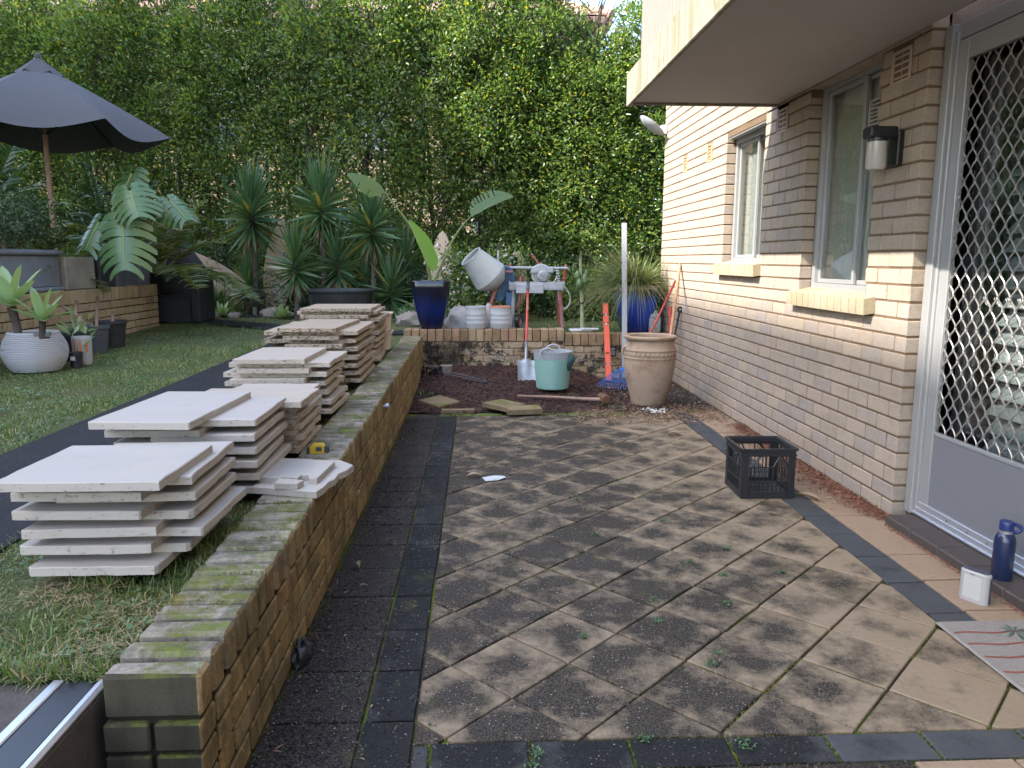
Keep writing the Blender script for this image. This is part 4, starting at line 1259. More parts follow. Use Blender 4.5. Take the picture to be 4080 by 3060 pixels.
for k in range(6):
    t = k/6*PI; L = .09; q = [(0,.16),(L*.5*math.cos(t-.2),.16-L*.5*math.sin(t-.2)),(L*math.cos(t),.16-L*math.sin(t)*.7),(L*.5*math.cos(t+.2),.16-L*.5*math.sin(t+.2))]
    m.add([(x,y,.0186+.0001*k) for x,y in q], [(0,1,2,3)])
obj('pink_print', m, M_PALMPNK, mt)

# paper scrap
m = MB(); m.add([(-.075,.02,.004),(-.05,-.065,.003),(.03,-.055,.006),(.085,-.012,.012),(.075,.03,.010),(.045,.052,.006),(.0,.04,.010)], [(0,1,2,6),(2,3,4,6),(4,5,6)])
m.add([(-.075,.02,.0025),(-.05,-.065,.0015),(.03,-.055,.0045),(.085,-.012,.0105),(.075,.03,.0085),(.045,.052,.0045),(.0,.04,.0085)], [(6,2,1,0),(6,4,3,2),(6,5,4)])
tag(obj('paper_scrap', m, M_PAPER, None, (.095, 4.93, .002)), 'torn white paper scrap lying on the pavers', 'paper')
def curled_leaf(loc, L, rz, lab, mat=M_DRY):
    m = MB(); V = []; F = []
    for i in range(7):
        t = i/6; w = L*.22*math.sin(PI*min(max(t,.04),.96)); z = .006+.016*math.sin(t*PI)
        V += [(L*(t-.5), -w, z+.010), (L*(t-.5), 0, z-.004), (L*(t-.5), w, z+.012)]
    for i in range(6):
        a = 3*i; F += [(a,a+3,a+4,a+1),(a+1,a+4,a+5,a+2)]
    m.add(V, F); return tag(obj('dry_leaf', m, mat, None, loc, (0,0,rz), smooth=True), lab, 'leaf')
curled_leaf((-.035, 4.96, .002), .10, .2, 'dark curled brown leaf beside the paper scrap')
curled_leaf((1.63, 6.15, .003), .09, -.2, 'reddish brown leaf on the far right pavers by the charcoal band')
curled_leaf((2.02, 4.42, .004), .15, 2.2, 'large curled palm husk on the pavers right of the milk crate')
curled_leaf((-.58, 3.46, .003), .065, 2.0, 'pale dry leaf at the foot of the low wall')

# terracotta jar
jar = thing('terracotta_jar', 'tall pale terracotta jar with a ring of discs holding tool handles', 'jar', (1.735, 7.60, -.012))
prof = [(.160,0),(.173,.012),(.182,.05),(.214,.16),(.246,.29),(.264,.40),(.268,.46),(.266,.485),(.272,.492),(.272,.502),(.265,.510),(.265,.560),(.271,.568),(.271,.578),(.262,.586),(.252,.625),(.236,.655),(.232,.668),(.262,.678),(.276,.692),(.276,.706),(.262,.716),(.236,.716),(.222,.705),(.218,.66),(.225,.60),(.20,.45)]
m = MB(); m.lathe([(a*.97,b) for a,b in prof], 56, None, True, True); obj('vessel', m, M_TERRA, jar, smooth=45)
m = MB()
for k in range(34):
    t = 2*PI*k/34
    m.lathe([(.0225,0),(.0225,.006),(.015,.011),(.003,.011)], 12, Matrix.Rotation(t, 4, 'Z') @ Matrix.Translation((.256,0,.535)) @ Matrix.Rotation(PI/2, 4, 'Y'), True, True)
obj('disc_band', m, M_TERRA, jar, smooth=45)
m = MB(); pts = [(-.255-.030*math.sin(t), -.02, .56-.035*math.cos(t)) for t in np.linspace(0, PI, 10)]; m.tube(pts, .012, 8); obj('handle', m, M_TERRA, jar, smooth=True)

# tools that stand in or behind the jar
m = MB(); m.tube([(1.90,7.62,.15),(2.02,7.95,.52),(2.345,8.86,1.40)], [.016,.018,.019], 10); m.cur = 1; m.tube([(1.90,7.62,.14),(1.93,7.70,.30),(2.00,7.9,.48)], [.019,.019,.018], 8)
tag(obj('wooden_handle', m, [M_WOOD, M_RUST], smooth=50), 'long brown wooden tool handle standing in the terracotta jar', 'handle', 'long tool handles by the jar')
rk = thing('leaf_rake', 'blue plastic leaf rake with red handle behind the terracotta jar', 'rake', (1.64, 8.33, .02))
RB = Vector((.17,.42,.26))
m = MB(); m.tube([RB, Vector((.42,.52,.66)), Vector((.70,.60,1.24))], .014, 10); obj('handle', m, M_REDP, rk, smooth=True)
m = MB(); m.tube([Vector((.675,.592,1.19)), Vector((.712,.604,1.265))], .0155, 10); obj('hanging_cap', m, M_STEEL, rk, smooth=True)
def fanpt(t, k):   # t across -1..1, k along 0..1 from hub to tips
    e = Vector((-.03+.29*t, -.02+.05*t*t*.5+.02*abs(t), .02+.03*(abs(t))))
    return RB.lerp(e, k) + Vector((0, 0, .03*math.sin(k*PI)))
m = MB(); V = []; F = []
for i in range(9):
    for j in range(7): V.append(tuple(fanpt((-1+2*i/8)*(.55+.45*j/6), .04+.44*j/6)))
for i in range(8):
    for j in range(6): a = i*7+j; F.append((a, a+7, a+8, a+1))
m.add(V, F); m.add([(x,y+.006,z-.006) for x,y,z in V], [f[::-1] for f in F]); m.tube([RB+Vector((.02,.02,.03)), fanpt(0,.5)+Vector((0,-.006,.012))], .012, 8); obj('fan_head', m, M_BLUEP, rk, smooth=60)
m = MB(); m.cbox(-.014,.014,-.001,.002,-.016,.016,.0006, Matrix.Translation(fanpt(-.25,.35)+Vector((0,-.008,.004))) @ Euler((-.6,0,-.2)).to_matrix().to_4x4()); obj('price_label', m, M_WHITE, rk)
for i in range(21):
    t = -1+2*i/20; m = MB()
    p0, p1 = fanpt(t, .46), fanpt(t, .98); m.tube([p0, p1, p1+Vector((.0,-.012,-.028))], [.0045,.0042,.003], 5); obj('tine', m, M_BLUEP, rk)
m = MB(); m.tube([fanpt(-1+2*i/24, .86)+Vector((0,-.004,.006)) for i in range(25)], .006, 6); obj('tine_brace', m, M_BLUEP, rk)
# bolt cutters leaning on the wall
bcut = thing('bolt_cutter', 'black bolt cutters with one red grip leaning on the pale brick wall', 'tool', (2.26, 8.70, .3))
m = MB(); m.tube([(-.02,-.02,-.15),(-.035,.0,.30)], .018, 10); m.cur = 1; m.tube([(-.034,-.001,.27),(-.048,.02,.62)], .022, 10); obj('red_grip_arm', m, [M_BLACKP, M_REDP], bcut, smooth=50)
m = MB(); m.tube([(-.02,0,.12),(.05,.05,.42),(.075,.06,.56)], [.016,.020,.024], 8, flat=.6); m.lathe([(.014,-.010),(.036,-.010),(.036,.010),(.014,.010)], 16, Matrix.Translation((.083,.062,.585)) @ Matrix.Rotation(PI/2, 4, 'X'), False, False); obj('black_arm', m, M_BLACKP, bcut, smooth=50)
m = MB(); m.tube([(-.10,-.02,.20),(.04,.04,.30)], .012, 8); obj('link_plate', m, M_STEEL, bcut)

# spirit level and straight edge leaning on the back wall
lv = thing('spirit_level', 'red orange box spirit level leaning upright against the back brick wall', 'level', (1.555, 8.93, .03))
ax = Vector((.015,.44,.85)); Mz = ax.to_track_quat('Z', 'Y').to_matrix().to_4x4()
m = MB()
for (z0,z1) in ((0,.20),(.215,.335),(.35,.72),(.742,.84),(.862,1.0)): m.cbox(-.032,.032,-.012,.012,z0,z1,.003,Mz)
for x in (-.029,.029): m.cbox(x-.004, x+.004, -.0125,.0125,0,1.0,.002,Mz)
obj('body', m, M_ORANGE_P, lv)
for z in (.208,.852): m = MB(); m.lathe([(.016,-.010),(.016,.010)], 14, Mz @ Matrix.Translation((0,0,z)) @ Matrix.Rotation(PI/2,4,'X'), True, True); obj('end_vial', m, M_STEEL, lv)
m = MB(); m.cbox(-.012,.012,-.014,.008,.700,.740,.003,Mz); obj('centre_vial', m, M_WHITE, lv)
m = MB(); ax = Vector((.035,.45,1.80)); Mz = ax.to_track_quat('Z', 'Y').to_matrix().to_4x4()
m.cbox(-.031,.031,-.012,.012,0,1.89,.003,Mz)
tag(obj('straight_edge', m, M_ALU, None, (1.74, 8.90, .06)), 'tall pale aluminium screeding straight edge leaning on the back wall', 'straight edge')
# key safe
ks = thing('key_safe', 'small grey key safe with black surround fixed to the back wall', 'key safe', (1.675, BY-.002, .325))
m = MB(); m.cbox(-.042,.042,-.030,-.0,-.062,.062,.010); obj('surround', m, M_BLACKP, ks)
m = MB(); m.cbox(-.030,.030,-.037,-.0305,-.046,.012,.004); m.cbox(-.030,.030,-.036,-.0305,.018,.040,.003); obj('cover', m, M_STEEL, ks)

# flexible tub
tub = thing('bucket', 'mint green flexible bucket splashed with cement on the soil bed', 'bucket', (.80, 8.12, .075))
prof = [(.150,0),(.168,.006)]
for i in range(30):
    z = .012+.32*i/30; prof += [(.170+.040*z/.4, z), (.1725+.040*z/.4, z+.004)]
m = MB(); m.lathe(prof+[(.2045,.335)], 44, None, True); m.cur = 1
m.lathe([(.2048,.335),(.208,.36),(.211,.40),(.214,.408),(.207,.409),(.198,.36),(.19,.30),(.10,.30),(.001,.29)], 44, None, False)
obj('tub_body', m, [M_MINT, M_CEMENT], tub, smooth=40)
for s, yo in ((-1, -.10), (1, .12)):
    m = MB(); pts = [(-.03*s*0+(-.075 if s < 0 else .02)+.075*math.cos(t), (-1 if s<0 else 1)*.185, .395+.060*math.sin(t)) for t in np.linspace(0, PI, 12)]; m.tube(pts, .011, 8, flat=1.0); obj('handle', m, M_CEMENT, tub, smooth=True)
gl = MB(); V = []; F = []
for (sx, n_) in ((1,0),):
    for i in range(9):
        z = .385-.18*i/8; w = .034-.010*abs(i-3)/6; x = .175+.012*math.sin(i*.8); y = -.145-.018*math.sin(i*.5)
        V += [(x-w, y+.012, z), (x, y-.006, z), (x+w, y+.02, z)]
for i in range(8): a = 3*i; F += [(a,a+3,a+4,a+1),(a+1,a+4,a+5,a+2)]
gl.add(V, F); gl.add([(x,y+.008,z) for x,y,z in V], [f[::-1] for f in F])
tag(obj('rubber_strap', gl, M_TEAL, None, (.80, 8.12, .075), smooth=True), 'dark green rubber strap hanging over the rim of the mint bucket', 'strap')

# shovel
sh = thing('shovel', 'square mouth shovel with red fibreglass handle leaning on the back wall', 'shovel', (.555, 8.62, .05))
a0, a1 = Vector((0,.20,.33)), Vector((.055,.74,1.13))
m = MB(); m.tube([a0, a1], .0155, 12); obj('handle', m, M_REDP, sh, smooth=True)
m = MB(); d_ = (a1-a0).normalized(); m.tube([a1-d_*.12, a1+d_*.01], .020, 12); obj('grip', m, M_DGREY, sh, smooth=True)
m = MB(); m.tube([a0-d_*.10-Vector((0,0,.03)), a0-d_*.02, a0+d_*.16], [.012,.019,.018], 10); obj('socket', m, M_STEEL, sh, smooth=True)
V = []; F = []
for j in range(9):
    for i in range(9):
        u = -1+2*i/8; v = j/8; w = .105 if j < 8 else .10
        V.append((u*w, .02+.09*v-.022*(1-abs(u))**1.2*v - .02*abs(u)**3, -.03+.30*v-(.02 if j == 8 and abs(u) > .3 else 0)))
for j in range(8):
    for i in range(8): a = j*9+i; F.append((a,a+1,a+10,a+9))
m = MB(); m.add(V, F); m.add([(x,y+.004,z) for x,y,z in V], [f[::-1] for f in F]); obj('blade', m, M_STEEL, sh, smooth=True)

# sledgehammer, loose pavers
hm = thing('sledgehammer', 'sledgehammer with old wooden handle lying across the soil', 'hammer', (1.22, 7.53, .035))
m = MB(); m.tube([(-.82,.17,.03),(-.4,.085,.03),(-.12,.025,.02),(.05,-.012,.022)], [.020,.019,.024,.026], 10, flat=.75); obj('handle', m, M_WOOD_O, hm, smooth=True)
m = MB(); m.prism(oct_(.085,.085,.022), -.085, .085, Matrix.Translation((.045,-.01,.035)) @ Matrix.Rotation(.2,4,'Z') @ Matrix.Rotation(PI/2,4,'X'), bev=.006); obj('head', m, M_RUST, hm)
def loose(poly, z, t, rot, loc, lab, mat):
    m = MB(); m.prism(poly, -t, 0, bev=.004)
    o = obj('loose_paver', m, mat, None, loc, rot); return tag(o, lab, 'paver', 'lifted pavers at the edge of the soil')
M_PAVER_LOOSE = m_brick('mossy_lifted_paver', [(.25,.185,.105), (.20,.155,.085)], (.08,.07,.03), .5, moss=.15, bumpy=.8)
sq = [(-.15,-.15),(.15,-.15),(.15,.15),(-.15,.15)]
loose(sq, 0, .045, (.10,-.03,.82), (-.395,7.53,.055), 'lifted mossy paver resting beside the low wall', M_PAVER_LOOSE)
loose(sq, 0, .042, (.06,.02,.88), (.245,7.21,.085), 'lifted mossy paver tilted beside the short edging block', M_PAVER_LOOSE)
loose([(-.165,-.07),(.165,-.07),(.165,.07),(-.165,.07)], 0, .05, (.10,0,.18), (.425,7.04,.075), 'dark mossy edging block overlapping the tilted paver', M_PAVER_LOOSE)
loose([(-.16,-.035),(.16,-.035),(.16,.035),(-.16,.035)], 0, .04, (0,0,.03), (-.20,7.20,.030), 'narrow tan paver offcut along the mossy band', M_PAVER_LOOSE)
# pots in the far left corner
bp = thing('black_pot', 'black pot with a dead root ball in the corner of the soil bed', 'pot', (-.555, 9.02, .02))
m = MB(); m.lathe([(.095,0),(.105,.15),(.114,.16),(.114,.178),(.104,.178),(.098,.15),(.001,.14)], 28); obj('pot_shell', m, M_BLACKPOT, bp, smooth=40)
m = MB(); r_ = random.Random(2)
for k in range(12):
    p = [Vector((r_.uniform(-.07,.07), r_.uniform(-.09,.03), .14))]
    for j in range(4): p.append(p[-1]+Vector((r_.uniform(-.04,.04), r_.uniform(-.05,.01), r_.uniform(-.03,.05)-(.06 if k > 7 and j > 1 else 0))))
    m.tube(p, [.006,.005,.004,.003,.002], 5)
obj('dead_roots', m, M_WOOD_O, bp)
m = MB(); m.lathe([(.062,0),(.07,.12),(.073,.125),(.073,.14),(.066,.14),(.062,.10),(.001,.09)], 24)
tag(obj('grey_pot', m, M_BLOCK, None, (-.385, 9.06, .06), smooth=40), 'small empty pale grey pot beside the black pot of dead roots', 'pot')
m = MB(); m.tube([(-.40,8.82,.17),(-.12,8.66,.13),(.12,8.50,.085)], .012, 6, flat=.5); m.tube([(-.40,8.78,.145),(-.14,8.62,.11),(.08,8.50,.08)], .010, 6, flat=.5)
tag(obj('edging_strip', m, M_BLACKP), 'thin black plastic edging strip lying on the soil', 'edging')
# ------------------------------------------------------------------ on and behind the back wall
def square_pot(name, lab, loc, secs, mat, cat='pot'):
    t = thing(name, lab, cat, loc)
    m = MB(); a = secs[-1]
    m.loft(secs + [(a[0]-.004,a[1]-.004,a[2]+.006),(a[0]-.024,a[1]-.024,a[2]+.006),(a[0]-.03,a[1]-.03,a[2]-.05)], 48, None, 9.0, True, False)
    obj('pot_shell', m, mat, t, smooth=40)
    s = MB(); s.loft([(a[0]-.031,a[1]-.031,a[2]-.045),(a[0]-.032,a[1]-.032,a[2]-.044)], 32, None, 9.0, False, True); obj('potting_soil', s, M_SOIL, t)
    return t
potL = square_pot('glazed_pot', 'dark navy glazed square pot holding the paddle leaved plant on the back wall', (-.585, 9.60, .598),
    [(.128,.128,0),(.150,.150,.08),(.185,.185,.22),(.212,.212,.36),(.230,.230,.50),(.238,.238,.59)], M_BLUE_D)
potR = square_pot('glazed_pot', 'bright cobalt glazed pot with worn rim holding fountain grass', (2.0, 9.66, .54),
    [(.150,.150,0),(.175,.175,.08),(.205,.205,.22),(.228,.228,.36),(.243,.243,.50),(.25,.25,.59)], M_BLUE_L)
potR.scale = (1.04,1.04,1.0)

# bird of paradise: three paddle leaves on long stalks
st = thing('paddle_plant', 'tall bird of paradise plant with three torn paddle leaves', 'plant', (-.585, 9.60, 1.14))
def bez(a, b, c, d, n=14):
    a, b, c, d = Vector(a), Vector(b), Vector(c), Vector(d)
    return [a*(1-t)**3+b*3*t*(1-t)**2+c*3*t*t*(1-t)+d*t**3 for t in [i/n for i in range(n+1)]]
def paddle(mid, hw_l, hw_r, nup, cuts, mat, name='leaf', parent=st, dip=.10):
    """blade along a mid rib, with slits torn in from the edge"""
    n = len(mid)-1; V = []; F = []
    nup = Vector(nup)
    for i, p in enumerate(mid):
        t = (mid[min(i+1,n)]-mid[max(i-1,0)]).normalized(); s = t.cross(nup).normalized(); u = s.cross(t)
        f = i/n; pr = min(1, (f*5)**.6)*min(1, ((1-f)*2.4)**.65)
        for k, (sg, hw) in enumerate(((-1,hw_l),(-.5,hw_l),(0,0),(.5,hw_r),(1,hw_r))):
            w = hw*abs(sg)*pr; V.append(p + s*(w if sg > 0 else -w) + u*(dip*abs(sg)*hw*pr*4*(.35)) )
    for i in range(n):
        for k in range(4):
            a = 5*i+k
            if (k == 0 and (i, 0) in cuts) or (k == 3 and (i, 1) in cuts): continue
            F.append((a, a+1, a+6, a+5))
    m = MB(); m.add(V, F)
    return obj(name, m, mat, parent, smooth=True)
o0 = Vector((-.585,9.60,1.14))
def L_(x, y, z): return Vector((x,y,z))-o0
p1 = bez((0,0,0), L_(-.66,9.55,1.75), L_(-.92,9.5,1.98), L_(-1.12,9.46,2.24)); m = MB(); m.tube(p1, [.020-.0008*i for i in range(15)], 8); obj('stalk', m, M_STEM, st, smooth=True)
mid = bez(L_(-1.12,9.46,2.24), L_(-1.24,9.45,2.37), L_(-1.38,9.42,2.44), L_(-1.55,9.40,2.46), 40)
paddle(mid, .17, .035, (0,-1,.25), {(12,0),(26,0)}, M_STREL)
p2 = bez((.02,0,0), L_(-.42,9.6,1.42), L_(-.36,9.6,1.72), L_(-.08,9.58,1.98)); m = MB(); m.tube(p2, [.018-.0007*i for i in range(15)], 8); obj('stalk', m, M_STEM, st, smooth=True)
mid = bez(L_(-.08,9.58,1.98), L_(.08,9.58,2.10), L_(.24,9.57,2.17), L_(.44,9.56,2.21), 44)
paddle(mid, .16, .025, (0,-1,.3), {(k,0) for k in (5,9,12,15,18,22,27)}, M_STREL)
p3 = bez((-.01,-.03,0), L_(-.60,9.55,1.3), L_(-.62,9.52,1.4), L_(-.60,9.52,1.42)); m = MB(); m.tube(p3, .018, 8); obj('stalk', m, M_STEM, st, smooth=True)
mid = bez(L_(-.56,9.50,1.30), L_(-.62,9.48,1.5), L_(-.72,9.46,1.7), L_(-.84,9.45,1.93), 30)
paddle(mid, .035, .13, (-.2,-1,.1), set(), M_STREL_L)

# white drums
def drum(lab, x, stain):
    t = thing('plastic_drum', lab, 'drum', (x, 9.53, .603))
    m = MB(); pr = [(.122,0),(.130,.010)]
    for zz_ in (.07,.125,.18): pr += [(.1315,zz_-.004),(.1335,zz_),(.1315,zz_+.004)]
    pr += [(.131,.262),(.133,.266),(.127,.266),(.124,.20),(.001,.19)]
    m.lathe(pr, 40, None, True); obj('drum_shell', m, M_DRUMW, t, smooth=40)
    m = MB(); m.lathe([(.1245,.2665),(.1265,.2755),(.133,.2755),(.1345,.262)], 40, None, False, False); obj('cut_rim', m, stain, t, smooth=40)
drum('dusty white plastic drum with a plain rim on the back wall', -.03, M_DRUMW)
drum('dusty white plastic drum with an orange stained rim on the back wall', .275, M_ORANGE)
# dirty sack behind the drums
def lump(name, mat, loc, sc, seed, lab, cat, amp=.25, parent=None):
    r = random.Random(seed); V = []; F = []; a, b = 22, 14
    ph = [(r.uniform(2,6), r.uniform(0,6), r.uniform(2,6), r.uniform(0,6)) for _ in range(6)]
    for j in range(b+1):
        v = PI*j/b
        for i in range(a):
            u = 2*PI*i/a; k = 1
            for (f1, p1_, f2, p2_) in ph: k += amp/6*math.sin(round(f1)*u+p1_)*math.sin(f2*v+p2_)*1.6
            k += r.uniform(-.03,.03)
            V.append((sc[0]*k*math.sin(v)*math.cos(u), sc[1]*k*math.sin(v)*math.sin(u), max(-.0, sc[2]*(.45+k*math.cos(v)))))
    for j in range(b):
        for i in range(a): F.append((j*a+i, (j+1)*a+i, (j+1)*a+(i+1)%a, j*a+(i+1)%a))
    m = MB(); m.add(V, F); o = obj(name, m, mat, parent, loc, smooth=60)
    if lab: tag(o, lab, cat)
    return o
lump('cement_sack', M_SACK, (-.24, 9.86, .55), (.19,.14,.20), 4, 'crumpled dirty white sack behind the white drums', 'sack', .5)
lump('cement_sack', M_SACK, (.13, 9.84, .55), (.075,.06,.23), 9, 'upright pale sack showing between the two drums', 'sack', .25)

# cement mixer
mx = thing('cement_mixer', 'old cement mixer with tilted grey drum and blue gear cover behind the wall', 'cement mixer', (.10, 10.02, .555))
ax = Vector((-.66,-.22,.70)).normalized()
Md = Matrix.Translation((.10,.0,.63)) @ ax.to_track_quat('Z','Y').to_matrix().to_4x4()
m = MB(); m.lathe([(.06,-.09),(.13,-.075),(.215,.02),(.235,.06),(.240,.075),(.236,.085),(.160,.395),(.156,.43),(.164,.438),(.156,.444),(.146,.43),(.15,.39),(.215,.09),(.19,.02),(.001,-.04)], 44, Md, True); obj('drum', m, M_MIXDRUM, mx, smooth=38)
m = MB(); m.tube([(-.0,.02,-.02),(.06,.02,.30),(.12,.03,.50),(.18,.03,.66)], .026, 10); m.tube([(.18,.03,.66),(.10,-.02,.60)], .030, 10); m.tube([(.12,.03,.46),(.02,.0,.56)], .022, 8); obj('yoke', m, M_MIXRED, mx, smooth=50)
m = MB(); Mg = Matrix.Translation((.235,.10,.60)) @ Matrix.Rotation(math.radians(96), 4, 'X') @ Matrix.Rotation(.18,4,'Y')
pl = [(.155*math.cos(t), .06+.17*math.sin(t)) for t in np.linspace(-.15, PI+.15, 18)] + [(-.10,-.22),(-.06,-.25),(-.02,-.25)]
m.prism(pl, -.035, .035, Mg, bev=.014); obj('gear_cover', m, M_MIXBLUE, mx, smooth=35)
m = MB(); m.cbox(.15,.35,.0,.03,.73,.755,.004); m.cbox(.12,.18,-.02,.03,.60,.72,.006); obj('cover_strap', m, M_MIXRED, mx)
m = MB(); m.cbox(.26,.40,.02,.16,.28,.48,.012); obj('motor_box', m, M_MIXBLUE, mx)
m = MB(); m.tube([(.08,.05,.27),(.40,.05,.27),(.44,.05,.34),(.46,.05,.68)], .018, 8); m.tube([(.08,.05,.27),(.30,.05,.18)], .014, 8); m.tube([(.05,.25,0),(.12,.05,.28)], .02, 8); m.tube([(.46,.22,.02),(.42,.05,.3)], .016, 8); m.tube([(.10,.08,.10),(.40,.10,.27)], .014, 8); obj('stand', m, M_MIXRED, mx, smooth=50)
m = MB(); m.tube([(.155,.12,.72),(.165,.12,.98),(.168,.12,1.02)], .015, 8); obj('tilt_lever', m, M_STEEL, mx); m = MB(); m.tube([(.168,.12,1.02),(.172,.12,1.10)], .016, 8); obj('lever_grip', m, M_BLACKP, mx)
for nm, x in (('wheel', .44),):
    Mw = Matrix.Translation((x,-.02,.09)) @ Matrix.Rotation(PI/2,4,'Y') @ Matrix.Rotation(.5,4,'X')
    w = obj('wheel', MB().lathe([(.055,-.025),(.085,-.03),(.10,-.02),(.102,0),(.10,.02),(.085,.03),(.055,.025)], 28, Mw, False), M_BLACKP, mx, smooth=40)
    obj('wheel_rim', MB().lathe([(.001,-.012),(.054,-.014),(.054,.014),(.001,.012)], 22, Mw, False), M_MIXRED, w, smooth=40)
m = MB(); m.tube([(-.42,.02,.02),(-.42,.02,.16),(-.40,.02,.20),(-.33,.02,.215)], .013, 8); obj('tow_handle', m, M_MIXRED, mx, smooth=True)

# tile saw on a stand
sw = thing('tile_saw', 'cement splashed brick saw on a red legged stand behind the wall', 'saw', (.77, 10.18, .56))
for (x, y, dx, dy) in ((-.30,-.14,-.03,-.05),(.30,-.14,.04,-.05),(-.30,.16,-.03,.06),(.30,.16,.04,.06)):
    m = MB(); m.tube([(x+dx,y+dy,0),(x,y,.55)], .022, 4); obj('leg', m, M_MIXRED if x > 0 else M_SAW, sw)
m = MB(); m.cbox(-.36,.34,-.20,.20,.50,.515,.003); m.cbox(-.36,.34,-.205,-.19,.5151,.60,.003); m.cbox(-.36,.34,.19,.205,.5151,.60,.003); m.cbox(-.37,-.355,-.2,.2,.5151,.61,.003); m.cbox(.345,.36,-.2,.2,.5151,.61,.003); m.cbox(-.28,.08,-.23,-.208,.46,.58,.004); obj('water_tray', m, M_SAW, sw)
m = MB(); m.tube([(-.40,0,.79),(.42,0,.78)], .020, 10); m.tube([(-.40,.08,.79),(.42,.08,.78)], .014, 8); obj('guide_rail', m, M_ALU, sw, smooth=50)
m = MB(); m.tube([(-.36,.04,.50),(-.35,.04,.83)], .018, 6); m.tube([(.36,.04,.50),(.40,.04,.83)], .018, 6); m.cur = 1; m.cbox(-.39,-.33,-.03,.09,.50,.60,.006); obj('rail_post', m, [M_REDP, M_SAW], sw, smooth=40)
Mb = Matrix.Translation((.06,-.05,.70)) @ Matrix.Rotation(PI/2,4,'X')
m = MB(); m.lathe([(.001,-.003),(.125,-.003),(.125,.003),(.001,.003)], 36, Mb, False); obj('blade', m, M_STEEL, sw, smooth=30)
m = MB(); pl = [(.14*math.cos(t), .14*math.sin(t)) for t in np.linspace(.1, PI-.1, 16)]; m.prism(pl, -.03,.03, Mb, bev=.008); m.cbox(.12,.22,-.10,.02,.72,.80,.01); obj('blade_guard', m, M_SAW, sw, smooth=35)
m = MB(); m.lathe([(.02,-.02),(.065,-.02),(.075,.0),(.075,.10),(.06,.115),(.001,.118)], 28, Matrix.Translation((.085,-.06,.68)) @ Matrix.Rotation(PI/2,4,'X'), True); m.lathe([(.05,.118),(.045,.125),(.001,.126)], 20, Matrix.Translation((.085,-.06,.68)) @ Matrix.Rotation(PI/2,4,'X'), False); obj('motor', m, M_SAW, sw, smooth=40)
m = MB(); m.tube([(.06,.0,.76),(.02,-.02,.85),(-.07,-.05,.97)], .014, 8); m.cbox(.05,.075,-.02,.02,.78,.86,.004); obj('pull_handle', m, M_MIXRED, sw)
m = MB(); m.tube([(.10+.16*math.cos(t), -.12, .68-.155*math.sin(t)*.75) for t in np.linspace(-.1, PI+.3, 16)], .008, 6); m.tube(bez((.28,-.12,.60),(.46,-.14,.50),(.50,-.14,.32),(.36,-.12,.24)), .012, 6); obj('water_hose', m, M_BEIGEP, sw, smooth=True)
m = MB()
for i in range(22): p = bez((.27,-.08,.78),(.30,-.16,.55),(.28,-.16,.30),(.36,-.10,.25), 21)[i]; m.cbox(p.x-.022,p.x+.022,p.y-.012,p.y+.012,p.z-.010,p.z+.010,.003)
obj('cable_chain', m, M_SAW, sw)

# papaya stem
pa = thing('papaya_tree', 'thin leafless papaya stem with four green fruits behind the back wall', 'tree', (1.335, 9.78, .55))
m = MB(); m.tube([(.01,0,0),(.0,0,.3),(-.012,0,.6),(-.03,0,.85),(-.025,0,1.02)], [.030,.026,.022,.020,.012], 10); obj('trunk', m, M_FIGTR, pa, smooth=True)
for (x,y,z,s) in ((-.065,-.02,.70,1),(.025,-.03,.65,1.1),(-.045,-.05,.60,1.05),(.05,.02,.72,.8)):
    m = MB(); m.lathe([(.001,-.07),(.025,-.062),(.043,-.03),(.045,0),(.033,.04),(.012,.065),(.003,.07)], 16, Matrix.Translation((x,y,z)) @ Matrix.Scale(s,4), False); obj('fruit', m, M_FRUIT, pa, smooth=True)
m = MB(); m.lathe([(.030,.34),(.033,.345),(.033,.36),(.030,.365)], 14, None, False); obj('tie', m, M_BLACKP, pa)
m = MB(); m.cbox(-.16,.13,-.10,.10,0,.025,.006); m.cbox(-.03,.20,-.14,-.02,.0251,.042,.006)
tag(obj('foam_tray', m, M_WHITE, None, (1.33, 9.72, .55)), 'white foam board on the grass at the foot of the papaya stem', 'board')
# jerry can
jc = thing('jerry_can', 'white plastic jerry can beside the cobalt pot', 'can', (2.215, 9.48, .545))
m = MB(); m.cbox(-.075,.075,-.05,.05,0,.20,.02); m.loft([(.075,.05,.2),(.06,.04,.235),(.03,.03,.255),(.022,.022,.27)], 20, None, 5, False, True); obj('body', m, M_WHITEPL, jc, smooth=40)
m = MB(); m.lathe([(.026,.27),(.026,.29)], 16, None, True, True); obj('cap', m, M_WHITEPL, jc); m = MB(); m.tube([(-.04,0,.215),(-.045,0,.262),(.0,0,.275)], .010, 8); obj('handle', m, M_WHITEPL, jc)
m = MB(); m.cbox(-.012,.030,-.052,-.0505,.03,.075,.0004); obj('label', m, M_BLOCK, jc)

# fountain grass in the cobalt pot
rg = np.random.default_rng(11)
n = 1500
ang = rg.uniform(0, 2*PI, n); el = rg.uniform(.10, 1.35, n)
D = np.stack([np.cos(ang)*np.cos(el)-.10, np.sin(ang)*np.cos(el), np.sin(el)+.12], 1)
P = np.stack([np.cos(ang)*rg.uniform(0,.14,n), np.sin(ang)*rg.uniform(0,.14,n), np.zeros(n)], 1)
V, F = strap_arrays(P, D, rg.uniform(.55,1.05,n)*np.where(np.cos(ang)<0,1.15,.80), rg.uniform(.006,.010,n), rg.uniform(.25,.95,n)*1.0, 6, 1.0)
fg = thing('fountain_grass', 'arching fountain grass spilling over the cobalt glazed pot', 'grass plant', (2.0, 9.66, 1.10))
tag(link('foliage', np_mesh('foliage', V, F, M_REED), fg), kind='stuff')

